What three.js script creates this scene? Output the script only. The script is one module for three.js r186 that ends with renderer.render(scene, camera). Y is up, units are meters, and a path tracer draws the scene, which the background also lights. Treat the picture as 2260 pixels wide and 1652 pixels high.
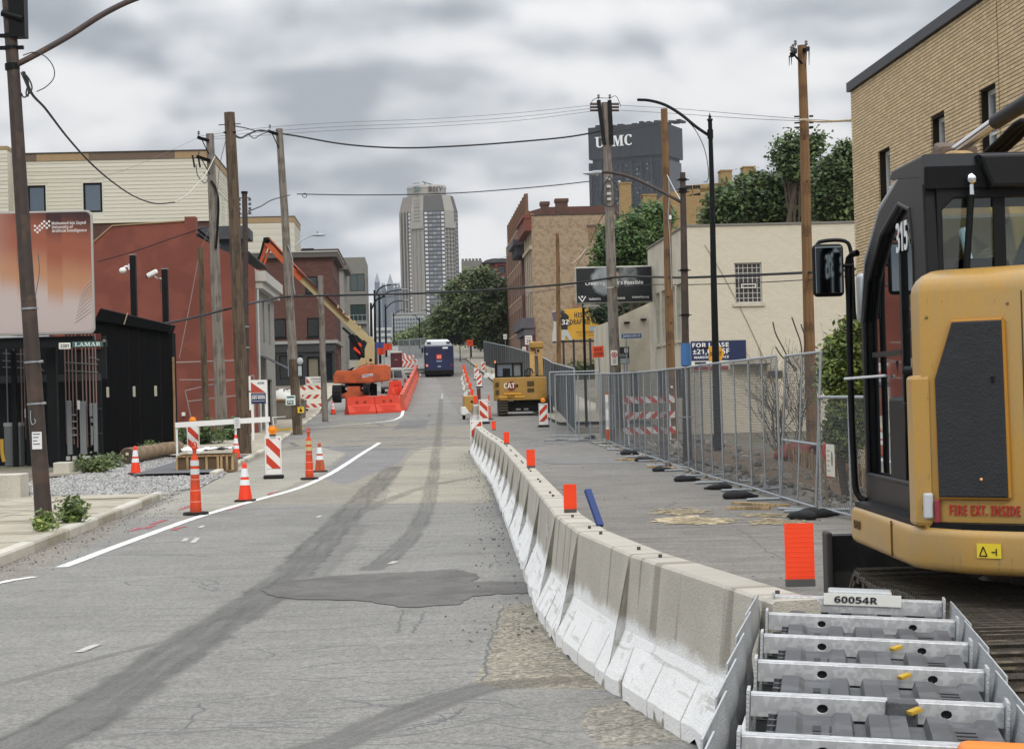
import * as THREE from 'three';
import { mergeGeometries, toCreasedNormals } from 'three/addons/utils/BufferGeometryUtils.js';
import { RoundedBoxGeometry } from 'three/addons/geometries/RoundedBoxGeometry.js';
import { TextGeometry } from 'three/addons/geometries/TextGeometry.js';
import { FontLoader } from 'three/addons/loaders/FontLoader.js';

// ---------------------------------------------------------------- camera, sky, sun, exposure
const F = 4200, VW = 2260, VH = 1652, CX = VW / 2, CY = VH / 2, EYE = 1.82;   // photo measured on a 2260 x 1652 grid
const scene = new THREE.Scene();
const camera = new THREE.PerspectiveCamera(2 * Math.atan(CY / F) * 180 / Math.PI, 1024 / 748, 0.2, 9000);
camera.position.set(0, EYE, 0);
camera.rotation.order = 'YXZ';
camera.rotation.set(Math.atan(44 / F), 0, -0.027);
camera.updateMatrixWorld();
const renderer = new THREE.WebGLRenderer({ antialias: true });
renderer.toneMapping = THREE.LinearToneMapping;
renderer.toneMappingExposure = 0.75;
renderer.shadowMap.enabled = true;
const sun = new THREE.DirectionalLight(0xfff4e6, 1.5);
sun.position.set(35, 70, 45);
sun.target.position.set(0, 0, -40);
sun.castShadow = true; sun.shadow.radius = 28; sun.shadow.mapSize.set(4096, 4096);
Object.assign(sun.shadow.camera, { left: -90, right: 90, top: 120, bottom: -120, near: 1, far: 400 });
scene.add(sun, sun.target);

const { MeshStandardMaterial: MSM, MeshPhysicalMaterial: MPM } = THREE;
// ---------------------------------------------------------------- noise, random
const R = (seed) => { let s = seed >>> 0; return () => { s = (s + 0x6D2B79F5) >>> 0; let t = s; t = Math.imul(t ^ (t >>> 15), t | 1); t ^= t + Math.imul(t ^ (t >>> 7), t | 61); return ((t ^ (t >>> 14)) >>> 0) / 4294967296; }; };
const hash = (x, y, s) => { let h = Math.imul(x, 374761393) + Math.imul(y, 668265263) + Math.imul(s, 2147483647 ^ 0x5bd1e995); h = Math.imul(h ^ (h >>> 13), 1274126177); return ((h ^ (h >>> 16)) >>> 0) / 4294967296; };
const mod = (a, n) => ((a % n) + n) % n;
function vn(x, y, s = 0, px = 0, py = 0) {
  const xi = Math.floor(x), yi = Math.floor(y), fx = x - xi, fy = y - yi, u = fx * fx * (3 - 2 * fx), v = fy * fy * (3 - 2 * fy);
  const x0 = px ? mod(xi, px) : xi, x1 = px ? mod(xi + 1, px) : xi + 1, y0 = py ? mod(yi, py) : yi, y1 = py ? mod(yi + 1, py) : yi + 1;
  const a = hash(x0, y0, s), b = hash(x1, y0, s), c = hash(x0, y1, s), d = hash(x1, y1, s);
  return a + (b - a) * u + (c - a) * v + (a - b - c + d) * u * v;
}
function fbm(x, y, o, s = 0, px = 0, py = 0) { let a = 0, w = 0.5, n = 0; for (let i = 0; i < o; i++) { a += w * vn(x, y, s + i * 17, px, py); n += w; w *= 0.5; x *= 2; y *= 2; px *= 2; py *= 2; } return a / n; }
const sst = (a, b, x) => { const t = Math.min(1, Math.max(0, (x - a) / (b - a))); return t * t * (3 - 2 * t); };
const mix = (a, b, t) => a + (b - a) * t;
const toS = (c) => { c = Math.min(1, Math.max(0, c)); return 255 * (c <= 0.0031308 ? 12.92 * c : 1.055 * Math.pow(c, 1 / 2.4) - 0.055); };

// overcast sky: layered cloud, computed as light per direction
{
  const w = 1792, h = 896, data = new Float32Array(w * h * 4);
  for (let j = 0; j < h; j++) for (let i = 0; i < w; i++) {
    const el = ((j + 0.5) / h - 0.5) * Math.PI; if (el < -0.03) { data.fill(0.3, (j * w + i) * 4, (j * w + i) * 4 + 4); continue; } const az = (i + 0.5) / w * 2 * Math.PI;
    const e = Math.max(el, 0.005);
    // clouds drawn on a curved layer so they flatten towards the horizon
    const rr = 1 / (Math.sin(e) + 0.24), cx = Math.cos(az) * Math.cos(e) * rr * 3.6, cy = Math.sin(az) * Math.cos(e) * rr * 3.6;
    const w1 = fbm(cx * 0.9 + 7, cy * 0.9 + 3, 3, 5) - 0.5, n = fbm(cx + w1 * 1.5 + 20, cy + w1 * 1.2 + 11, 6, 31), n2 = fbm(cx * 3.1 + w1 * 2 + 5, cy * 3.1 + 9, 4, 47), bg = fbm(cx * 0.35 + 3, cy * 0.35 + 8, 2, 63);
    const cl = sst(0.34, 0.66, 0.48 * n + 0.34 * n2 + 0.18 * bg);
    const bl = 0.5 - 0.5 * cl;
    const deep = 0.74 + 1.7 * sst(0.08, 0.95, Math.sin(Math.max(el, 0)));
    let L = mix(0.72, 1.5, cl) * deep;
    L = mix(L, 1.25, 0.5 * (1 - sst(0.0, 0.13, el)));
    let r = L * (1 - 0.26 * bl), g = L * (1 - 0.09 * bl), b = L * (1 + 0.1 * bl);
    if (el < 0) { r = g = b = 0.3; }
    const k = (j * w + i) * 4; data[k] = r; data[k + 1] = g * 1.0; data[k + 2] = b * 1.01; data[k + 3] = 1;
  }
  const t = new THREE.DataTexture(data, w, h, THREE.RGBAFormat, THREE.FloatType);
  t.mapping = THREE.EquirectangularReflectionMapping; t.magFilter = THREE.LinearFilter; t.minFilter = THREE.LinearFilter; t.needsUpdate = true;
  scene.background = t; scene.environment = t;
}
scene.fog = new THREE.FogExp2(0xdfe6ec, 0.00006);

// ---------------------------------------------------------------- from photo pixels to places
const V3 = (x, y, z) => new THREE.Vector3(x, y, z);
function dirOf(px, py) { return V3((px - CX) / F, (CY - py) / F, -1).applyQuaternion(camera.quaternion); }
function at(px, py, d) { const v = dirOf(px, py); v.multiplyScalar(d / -v.z); v.y += EYE; return v; }        // point at depth d
const HT = [[-60, 0], [50, 0], [65, 0.1], [80, 0.4], [95, 0.75], [105, 1.0], [130, 2.0], [165, 3.5], [250, 7.2], [350, 11.7], [450, 14], [700, 8], [1100, -14], [5000, -25]];
const DS = []; for (let d = -60; d < 200; d += 2.5) DS.push(d); for (let d = 200; d < 500; d += 10) DS.push(d); for (let d = 500; d <= 4500; d += 200) DS.push(d);
function ht(d) { for (let i = 1; i < HT.length; i++) if (d <= HT[i][0]) { const a = HT[i - 1], b = HT[i], t = (d - a[0]) / (b[0] - a[0]); return a[1] + (b[1] - a[1]) * t; } return -25; }
const HS = DS.map((d) => (ht(d - 4) + ht(d) + ht(d + 4)) / 3);
function gh(d) { if (d <= DS[0]) return 0; for (let i = 1; i < DS.length; i++) if (d <= DS[i]) { const t = (d - DS[i - 1]) / (DS[i] - DS[i - 1]); return HS[i - 1] + (HS[i] - HS[i - 1]) * t; } return -25; }
function gp(px, py, lift = 0) {   // where a pixel's ray meets the ground
  const v = dirOf(px, py); v.multiplyScalar(1 / -v.z); let lo = 3, hi = 3;
  const f = (d) => EYE + v.y * d - gh(d) - lift;
  while (hi < 900 && f(hi) > 0) { lo = hi; hi += 0.5; }
  for (let i = 0; i < 30; i++) { const m = (lo + hi) / 2; if (f(m) > 0) lo = m; else hi = m; }
  return V3(v.x * lo, gh(lo) + lift, -lo);
}
const ST = -0.052;                                                   // the street bears slightly left of the lens
const sx = (t, d) => t + ST * d;
const sp = (t, d, lift = 0) => V3(sx(t, d), gh(d) + lift, -d);
const ppm = (d) => F / d;                                            // photo pixels per metre at depth d

// ---------------------------------------------------------------- things and parts
const used = new Map();
function numbered(n) { const k = used.get(n) || 0; used.set(n, k + 1); return k ? n + '_' + String(k).padStart(3, '0') : n; }
function tag(o, label, category, group) { o.userData.label = label; o.userData.category = category; if (group) o.userData.group = group; return o; }
function thing(name, label, category, p = [0, 0, 0], turn = 0, group) {
  const o = new THREE.Group(); o.name = numbered(name); o.position.set(...(p.isVector3 ? [p.x, p.y, p.z] : p)); o.rotation.y = turn; scene.add(o);
  return tag(o, label, category, group);
}
function copyOf(src, p, turn, label, group) {
  const o = src.clone(); o.name = numbered(src.name.replace(/_\d{3}$/, '')); o.position.set(...(p.isVector3 ? [p.x, p.y, p.z] : p)); o.rotation.y = turn; scene.add(o);
  o.userData = { ...src.userData }; if (label) o.userData.label = label; if (group) o.userData.group = group; return o;
}
function boxUV(g) {   // uv in metres from the face's main direction
  const p = g.attributes.position, n = g.attributes.normal, uv = new Float32Array(p.count * 2);
  for (let i = 0; i < p.count; i += 3) {
    const ax = Math.abs(n.getX(i) + n.getX(i + 1) + n.getX(i + 2)), ay = Math.abs(n.getY(i) + n.getY(i + 1) + n.getY(i + 2)), az = Math.abs(n.getZ(i) + n.getZ(i + 1) + n.getZ(i + 2));
    for (let k = i; k < i + 3; k++) {
      const x = p.getX(k), y = p.getY(k), z = p.getZ(k);
      if (ay >= ax && ay >= az) { uv[k * 2] = x; uv[k * 2 + 1] = -z; } else if (ax >= az) { uv[k * 2] = -z; uv[k * 2 + 1] = y; } else { uv[k * 2] = x; uv[k * 2 + 1] = y; }
    }
  }
  g.setAttribute('uv', new THREE.BufferAttribute(uv, 2)); return g;
}
const M4 = new THREE.Matrix4(), QT = new THREE.Quaternion(), UP = V3(0, 1, 0);
class G {   // collects shapes, builds ONE named mesh
  constructor() { this.l = []; }
  add(g) { g = g.index ? g.toNonIndexed() : g; for (const k of Object.keys(g.attributes)) if (!['position', 'normal', 'uv'].includes(k)) g.deleteAttribute(k); if (!g.attributes.normal) g.computeVertexNormals(); if (!g.attributes.uv) g.setAttribute('uv', new THREE.BufferAttribute(new Float32Array(g.attributes.position.count * 2), 2)); g.morphAttributes = {}; this.l.push(g); return this; }
  box(x0, x1, y0, y1, z0, z1) { const g = new THREE.BoxGeometry(Math.abs(x1 - x0), Math.abs(y1 - y0), Math.abs(z1 - z0)); g.translate((x0 + x1) / 2, (y0 + y1) / 2, (z0 + z1) / 2); return this.add(g); }
  rbox(x0, x1, y0, y1, z0, z1, r = 0.02, s = 2) { const w = Math.abs(x1 - x0), h = Math.abs(y1 - y0), d = Math.abs(z1 - z0); const g = new RoundedBoxGeometry(w, h, d, s, Math.min(r, w / 2.01, h / 2.01, d / 2.01)); g.translate((x0 + x1) / 2, (y0 + y1) / 2, (z0 + z1) / 2); return this.add(g); }
  rod(a, b, r, r2 = r, n = 8, caps = true) { a = a.isVector3 ? a : V3(...a); b = b.isVector3 ? b : V3(...b); const v = b.clone().sub(a), L = v.length(); const g = new THREE.CylinderGeometry(r2, r, L, n, 1, !caps); QT.setFromUnitVectors(UP, v.normalize()); g.applyQuaternion(QT); g.translate((a.x + b.x) / 2, (a.y + b.y) / 2, (a.z + b.z) / 2); return this.add(g); }
  bar(a, b, w, h) { a = a.isVector3 ? a : V3(...a); b = b.isVector3 ? b : V3(...b); const v = b.clone().sub(a), L = v.length(); const g = new THREE.BoxGeometry(w, h, L); const m = new THREE.Matrix4().lookAt(b, a, Math.abs(v.y / L) > 0.98 ? V3(0, 0, 1) : UP); g.applyMatrix4(m); g.translate((a.x + b.x) / 2, (a.y + b.y) / 2, (a.z + b.z) / 2); return this.add(g); }
  tube(pts, r, n = 6, seg, closed = false) { const c = new THREE.CatmullRomCurve3(pts.map((p) => p.isVector3 ? p : V3(...p)), closed, 'centripetal'); return this.add(new THREE.TubeGeometry(c, seg || pts.length * 4, r, n, closed)); }
  ball(x, y, z, r, s = [1, 1, 1], n = 10) { const g = new THREE.SphereGeometry(r, n, Math.max(4, n - 3)); g.scale(...s); g.translate(x, y, z); return this.add(g); }
  ext(pts, depth, m, bevel = 0, holes = []) { const s = new THREE.Shape(pts.map((p) => new THREE.Vector2(p[0], p[1]))); for (const h of holes) s.holes.push(new THREE.Path(h.map((p) => new THREE.Vector2(p[0], p[1])))); const g = new THREE.ExtrudeGeometry(s, { depth, bevelEnabled: bevel > 0, bevelSize: bevel, bevelThickness: bevel, bevelOffset: -bevel, bevelSegments: bevel > 0.045 ? 5 : 2, curveSegments: 6 });  if (m) g.applyMatrix4(m); return this.add(bevel > 0.045 ? toCreasedNormals(g, 0.7) : g); }
  lathe(pts, x, y, z, n = 16) { const g = new THREE.LatheGeometry(pts.map((p) => new THREE.Vector2(p[0], p[1])), n); g.translate(x, y, z); return this.add(g); }
  build(name, mat, parent, keepUV) {
    if (!this.l.length) return null;
    const g = mergeGeometries(this.l, false); if (!keepUV) boxUV(g);
    const m = new THREE.Mesh(g, mat); m.name = parent === scene ? numbered(name) : name; m.castShadow = m.receiveShadow = true; parent.add(m); return m;
  }
}
function struct(o) { o.userData.kind = 'structure'; return o; }
const rotY = (a) => new THREE.Matrix4().makeRotationY(a);
const mT = (x, y, z) => new THREE.Matrix4().makeTranslation(x, y, z);
// extrude a plan outline [x, z] upwards from y0 to y1
const planM = (y0) => new THREE.Matrix4().makeTranslation(0, y0, 0).multiply(new THREE.Matrix4().makeRotationX(-Math.PI / 2));
const plan = (pts) => pts.map(([x, z]) => [x, -z]);
// extrude a side outline [z, y] along x from x0
const sideM = (x1) => new THREE.Matrix4().makeTranslation(x1, 0, 0).multiply(new THREE.Matrix4().makeBasis(V3(0, 0, 1), V3(0, 1, 0), V3(-1, 0, 0)));   // runs from x1 towards -x
// ---------------------------------------------------------------- textures and materials
function ctex(w, h, fn, rx = 1, ry = 1) {   // colour map from linear albedo
  const d = new Uint8Array(w * h * 4); for (let j = 0; j < h; j++) for (let i = 0; i < w; i++) { const c = fn(i / w, j / h, i, j), k = (j * w + i) * 4; d[k] = toS(c[0]); d[k + 1] = toS(c[1]); d[k + 2] = toS(c[2]); d[k + 3] = 255; }
  const t = new THREE.DataTexture(d, w, h); t.colorSpace = THREE.SRGBColorSpace; return setT(t, rx, ry);
}
function gtex(w, h, fn, rx = 1, ry = 1) {
  const d = new Uint8Array(w * h * 4); for (let j = 0; j < h; j++) for (let i = 0; i < w; i++) { const c = Math.max(0, Math.min(255, 255 * fn(i / w, j / h, i, j))), k = (j * w + i) * 4; d[k] = d[k + 1] = d[k + 2] = c; d[k + 3] = 255; }
  return setT(new THREE.DataTexture(d, w, h), rx, ry);
}
function setT(t, rx, ry) { t.wrapS = t.wrapT = THREE.RepeatWrapping; t.magFilter = THREE.LinearFilter; t.minFilter = THREE.LinearMipmapLinearFilter; t.generateMipmaps = true; t.repeat.set(rx, ry); t.needsUpdate = true; return t; }
const lin = (hex) => { const c = new THREE.Color(hex); return [c.r, c.g, c.b]; };
// mottled surface: colour varied by coarse and fine grain, tile of `size` metres
const mCache = new Map();
function mottle(hex, size, amt = 0.25, fine = 0.15, seed = 1, tint) { const k = [hex, size, amt, fine, tint].join(); if (!mCache.has(k)) mCache.set(k, mottle0(hex, size, amt, fine, seed, tint)); return mCache.get(k); }
function mottle0(hex, size, amt, fine, seed, tint) {
  const b = lin(hex), t2 = tint ? lin(tint) : null;
  return ctex(256, 256, (u, v) => { const n = fbm(u * 6, v * 6, 4, seed, 6, 6) - 0.5, f = vn(u * 128, v * 128, seed + 9, 128, 128) - 0.5, k = 1 + amt * 2 * n + fine * 2 * f; const m = t2 ? sst(0.5, 0.7, fbm(u * 5, v * 5, 4, seed + 40, 5, 5)) : 0; return [0, 1, 2].map((i) => (t2 ? mix(b[i], t2[i], m) : b[i]) * k); }, 1 / size, 1 / size);
}
const grain = gtex(256, 256, (u, v) => 0.5 + 0.5 * (vn(u * 128, v * 128, 3, 128, 128) - 0.5) + 0.5 * (fbm(u * 32, v * 32, 3, 8, 32, 32) - 0.5), 2, 2);
const S = (hex, rough = 0.8, o = {}) => new MSM({ color: hex, roughness: rough, ...o });
const SM = (hex, rough, size, amt, fine, seed, tint, o = {}) => new MSM({ map: mottle(hex, size, amt, fine, seed, tint), roughness: rough, bumpMap: grain, bumpScale: 0.004, ...o });
const woodTex = (hex, dark, seed, str = 1) => { const a = lin(hex), b = lin(dark); return ctex(128, 512, (u, v) => { const w = fbm(u * 24, v * 5, 3, seed, 24, 5), s = fbm(u * 48, v * 3, 2, seed + 5, 48, 3), k = fbm(u * 4, v * 7, 3, seed + 11, 4, 7); const m = Math.min(1, Math.max(0, 0.1 + str * (sst(0.35, 0.75, s) * 0.6 + sst(0.5, 0.75, k) * 0.6))); return a.map((c, i) => mix(c, b[i], m) * (0.8 + 0.4 * w)); }, 1.0, 0.35); };
const woodBump = gtex(128, 256, (u, v) => fbm(u * 40, v * 3, 3, 12, 40, 3), 1, 0.35);
const MT = {
  poleBrown: new MSM({ map: woodTex(0x665645, 0x3d3228, 3), bumpMap: woodBump, bumpScale: 0.012, roughness: 0.92 }),
  poleGrey: new MSM({ map: woodTex(0x878077, 0x5f584f, 7), bumpMap: woodBump, bumpScale: 0.012, roughness: 0.92 }),
  poleNew: new MSM({ map: woodTex(0x836340, 0x573f29, 11), bumpMap: woodBump, bumpScale: 0.01, roughness: 0.9 }),
  logWood: new MSM({ map: woodTex(0x9a8468, 0x5d4a38, 15), bumpMap: woodBump, bumpScale: 0.015, roughness: 0.95 }),
  plank: new MSM({ map: woodTex(0x9b7d57, 0x6e5438, 19), bumpMap: woodBump, bumpScale: 0.006, roughness: 0.85 }),
  plankPale: new MSM({ map: woodTex(0xb89d74, 0x87704f, 23), bumpMap: woodBump, bumpScale: 0.005, roughness: 0.85 }),
  steelBrown: SM(0x3b302b, 0.65, 1.2, 0.3, 0.2, 4, 0x4a3a30),
  black: new MPM({ color: 0x0d0e10, roughness: 0.5, specularIntensity: 0.4 }), blackMatt: new MPM({ map: mottle(0x0d0e10, 1.5, 0.2, 0.15, 21), roughness: 0.85, specularIntensity: 0.3 }), rubber: SM(0x1c1c1d, 0.9, 0.5, 0.3, 0.2, 22),
  galv: SM(0xa9adb0, 0.42, 0.35, 0.18, 0.1, 25, 0xc6cacb, { metalness: 0.75 }),
  tubeSteel: S(0x9a9fa3, 0.45, { metalness: 0.6 }),
  wire: S(0x1b1c1f, 0.7), cable: S(0x2a2c30, 0.6), wireThin: S(0x555a60, 0.5),
  orange: S(0xe8380c, 0.55), orangeFl: S(0xf0420f, 0.5), white: S(0xe6e6e2, 0.55), whiteSheet: S(0xdfe2e4, 0.45),
  orangeDirty: SM(0xd6400f, 0.6, 0.5, 0.15, 0.15, 31, 0xb9421c), orangeFaded: SM(0xc0501f, 0.65, 0.4, 0.2, 0.15, 33, 0x9a4a2a),
  amber: S(0xf08a10, 0.25), redStripe: S(0xa8281a, 0.55), yellow: S(0xd9a514, 0.55), navy: S(0x16244e, 0.5),
  concrete: SM(0xa8a294, 0.9, 2.2, 0.18, 0.14, 41, 0x99927f), concretePale: SM(0xbdb8ab, 0.9, 1.6, 0.15, 0.14, 43),
  glassDark: new MPM({ color: 0x1b2228, roughness: 0.08, metalness: 0.0, clearcoat: 1, clearcoatRoughness: 0.05 }),
  glassBlue: new MPM({ color: 0x4b5a68, roughness: 0.1, clearcoat: 1 }),
  pane: new MPM({ color: 0xd6e0de, roughness: 0.02, transmission: 1, thickness: 0, ior: 1.5 }),
  chrome: S(0xdcdfe2, 0.12, { metalness: 1 }),
  catY: new MPM({ map: (() => { const a = lin(0xb28a40), b = lin(0xa58854), c = lin(0x5d4a30); return ctex(512, 512, (u, v) => { const n = fbm(u * 5, v * 4, 5, 51, 5, 4), f = vn(u * 200, v * 200, 52, 200, 200), dust = 0.75 * sst(0.46, 0.68, n) * (0.6 + 0.5 * f), run = 0.35 * sst(0.62, 0.8, fbm(u * 34, v * 2, 3, 54, 34, 2)), sc = vn(u * 90, v * 14, 57, 90, 14) > 0.93 && f > 0.55 ? 0.5 : 0; return a.map((q, i) => mix(mix(q, b[i], Math.min(1, dust + run)), c[i], sc) * (0.96 + 0.08 * f)); }, 0.9, 0.9); })(), roughness: 0.42, clearcoat: 0.35, clearcoatRoughness: 0.3 }),
  charcoal: new MPM({ color: 0x131416, roughness: 0.42, specularIntensity: 0.5 }),
};
const stripeTex = (a, b, w, ang, sgn = 1) => { const A = lin(a), B = lin(b); return ctex(128, 128, (u, v) => (mod(u * sgn + v, 1) < 0.5 ? A : B), 1 / w, 1 / w); };
const stripeR = S(0xffffff, 0.5, { map: stripeTex(0xe4e2dd, 0xc23a1a, 0.42, 1, 1) }), stripeL = S(0xffffff, 0.5, { map: stripeTex(0xe4e2dd, 0xc23a1a, 0.42, 1, -1) });
const font = await new FontLoader().loadAsync('fonts/droid/droid_sans_bold.typeface.json');
const fontSerif = await new FontLoader().loadAsync('fonts/droid/droid_serif_bold.typeface.json');
function lettering(str, h, depth = 0.004, f = font, stretch = 1) { const g = new TextGeometry(str, { font: f, size: h, depth, curveSegments: 3, bevelEnabled: false }); g.computeBoundingBox(); const b = g.boundingBox; g.translate(-(b.min.x + b.max.x) / 2, -(b.min.y + b.max.y) / 2, 0); g.scale(stretch, 1, 1); return g; }
// lettering centred on a point, facing +z turned by `turn`
function sign(name, str, h, mat, parent, x, y, z, turn = 0, o = {}) { const g = new G(); const t = lettering(str, h, o.depth || 0.004, o.font || font, o.stretch || 1); if (o.w) { t.computeBoundingBox(); const bw = t.boundingBox.max.x - t.boundingBox.min.x; t.scale(o.w / bw, 1, 1); } g.add(t); const m = g.build(name, mat, parent); m.position.set(x, y, z); m.rotation.y = turn; return m; }
// ---------------------------------------------------------------- ground, road, pavements
const w2 = (pts) => pts.map(([a, b]) => { const p = gp(a, b); return [p.x, -p.z]; });   // photo outline -> [x, depth]
function inPoly(P, x, y) { let c = false; for (let i = 0, j = P.length - 1; i < P.length; j = i++) { const [xi, yi] = P[i], [xj, yj] = P[j]; if ((yi > y) !== (yj > y) && x < (xj - xi) * (y - yi) / (yj - yi) + xi) c = !c; } return c; }
const bbox = (P, m = 0) => [Math.min(...P.map((p) => p[0])) - m, Math.max(...P.map((p) => p[0])) + m, Math.min(...P.map((p) => p[1])) - m, Math.max(...P.map((p) => p[1])) + m];
function segDist(P, x, y) { let b = 1e9; for (let i = 1; i < P.length; i++) { const [ax, ay] = P[i - 1], [bx, by] = P[i], dx = bx - ax, dy = by - ay, t = Math.min(1, Math.max(0, ((x - ax) * dx + (y - ay) * dy) / (dx * dx + dy * dy))); const d = Math.hypot(x - ax - t * dx, y - ay - t * dy); if (d < b) b = d; } return b; }
const curveP = (pts, n) => { const c = new THREE.CatmullRomCurve3(w2(pts).map(([x, d]) => V3(x, 0, d))); return c.getPoints(n).map((p) => [p.x, p.z]); };
function kerbT(d) { return -4.82 - 0.006 * Math.max(0, d - 30); }
// the sheet everything stands on
{
  const xs = [-4000, -1200, -400, -150, -70, -40, -28, -20, -14, -9, 0, 8, 12, 17, 24, 34, 60, 150, 400, 1200, 4000], pos = [], uv = [], idx = [];
  DS.forEach((d) => xs.forEach((x) => { const drop = x > -9.5 + ST * d && x < 9 + ST * d ? 0.06 : 0.02; pos.push(x, gh(d) - drop, -d); uv.push(x, d); }));
  for (let j = 0; j < DS.length - 1; j++) for (let i = 0; i < xs.length - 1; i++) { const a = j * xs.length + i, b = a + 1, c = a + xs.length, e = c + 1; idx.push(a, b, c, b, e, c); }
  const g = new THREE.BufferGeometry(); g.setAttribute('position', new THREE.Float32BufferAttribute(pos, 3)); g.setAttribute('uv', new THREE.Float32BufferAttribute(uv, 2)); g.setIndex(idx); g.computeVertexNormals();
  const so = lin(0x7a6f61), gr = lin(0x5d6642), gv = lin(0x8a867e);
  const tx = ctex(512, 512, (u, v) => { const n = fbm(u * 8, v * 8, 5, 61, 8, 8), m = sst(0.52, 0.66, fbm(u * 5, v * 5, 4, 71, 5, 5)), q = sst(0.5, 0.62, fbm(u * 11, v * 11, 3, 81, 11, 11)), f = vn(u * 256, v * 256, 5, 256, 256); return [0, 1, 2].map((i) => mix(mix(so[i], gr[i], m * 0.7), gv[i], q * 0.6) * (0.55 + 0.5 * n + 0.4 * f)); }, 1 / 9, 1 / 9);
  const m = new THREE.Mesh(g, new MSM({ map: tx, roughness: 0.95, bumpMap: grain, bumpScale: 0.03 })); m.name = 'ground'; m.receiveShadow = true; scene.add(struct(m));
}
// ---- the road's own colour: old asphalt, cuts filled later, tyre rubber, spilled grit, cracks
const asph = lin(0x7d7b76), tan = lin(0x857f72), patchDark = lin(0x606063), aggr = lin(0x827b6c), grit = lin(0x6a6866), siteGrey = lin(0x76726c), conc = lin(0x989488);
const REG = [
  { P: [[390, 1150], [520, 1112], [700, 1112], [1100, 1112], [1060, 1000], [1050, 940], [760, 930], [560, 1000], [440, 1060]], c: tan, a: 0.85, s: 0.25 },
  { P: [[480, 1050], [600, 1000], [700, 985], [765, 997], [690, 1050], [560, 1105], [400, 1140], [300, 1140], [380, 1095]], c: conc, a: 0.75, s: 0.2 },
  { P: [[700, 985], [790, 985], [905, 990], [880, 1020], [820, 1045], [760, 1070], [700, 1055], [765, 1000]], c: lin(0x747373), a: 0.9, s: 0.05 },
  { P: [[882, 928], [945, 926], [936, 945], [872, 945]], c: lin(0x6c6b6a), a: 0.9, s: 0.05 },
  { P: [[860, 1075], [900, 1010], [935, 985], [1055, 985], [1075, 1050], [1090, 1100], [850, 1112]], c: lin(0x959080), a: 0.8, s: 0.2 },
  { P: [[1108, 1338], [1190, 1330], [1260, 1420], [1330, 1490], [1370, 1520], [1100, 1520], [1050, 1510], [1075, 1440]], c: aggr, a: 0.9, s: 0.1, ag: 1 },
  { P: [[1300, 1560], [1400, 1540], [1480, 1600], [1540, 1652], [1330, 1652], [1280, 1600]], c: aggr, a: 0.6, s: 0.15, ag: 0.8 },
  { P: [[1045, 985], [1062, 990], [1085, 1060], [1130, 1140], [1180, 1230], [1215, 1300], [1240, 1340], [1170, 1300], [1150, 1225], [1110, 1165], [1080, 1090], [1060, 1020]], c: grit, a: 0.75, s: 0.2, ag: 0.6 },
  { P: [[0, 1235], [150, 1180], [300, 1125], [390, 1100], [330, 1125], [200, 1200], [60, 1270], [0, 1290]], c: lin(0x7d766b), a: 0.75, s: 0.25, ag: 0.5 },
].map((r) => { r.P = w2(r.P); r.b = bbox(r.P, 0.4); return r; });
const TYRE = [
  { P: curveP([[30, 1660], [200, 1570], [330, 1480], [450, 1400], [560, 1330], [640, 1270], [705, 1200], [755, 1150], [800, 1100], [870, 1030]], 18), w: 0.25, a: 0.5 },
  { P: curveP([[820, 1256], [880, 1212], [925, 1155], [948, 1095], [960, 1010], [967, 940], [972, 880]], 12), w: 0.14, a: 0.42 },
  { P: curveP([[700, 1190], [770, 1142], [860, 1102], [950, 1071], [1045, 1053]], 9), w: 0.13, a: 0.42 },
  { P: curveP([[-20, 1515], [120, 1478], [250, 1443], [480, 1385], [560, 1350]], 8), w: 0.055, a: 0.34 },
  { P: curveP([[640, 1680], [760, 1630], [880, 1580], [1010, 1532], [1100, 1512], [1240, 1500]], 9), w: 0.17, a: 0.42 },
  { P: curveP([[560, 1330], [640, 1290], [720, 1215], [770, 1160]], 12), w: 0.3, a: 0.24 },
].map((r) => { r.b = bbox(r.P, r.w * 2 + 0.1); return r; });
function barX(d) { return pathX(d); }
const BPATH = [[1.46, 8.0], [1.28, 8.92], [1.12, 9.6], [1.0, 10.7], [0.79, 11.76], [0.54, 13.76], [0.42, 15.7], [0.34, 18.85], [0.17, 25.3], [-0.2, 38.4], [-0.86, 53], [-1.15, 60], [-2.0, 80], [-7, 165]];
function pathX(d) { for (let i = 1; i < BPATH.length; i++) if (d <= BPATH[i][1]) { const a = BPATH[i - 1], b = BPATH[i]; return a[0] + (b[0] - a[0]) * (d - a[1]) / (b[1] - a[1]); } return -7; }
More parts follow.
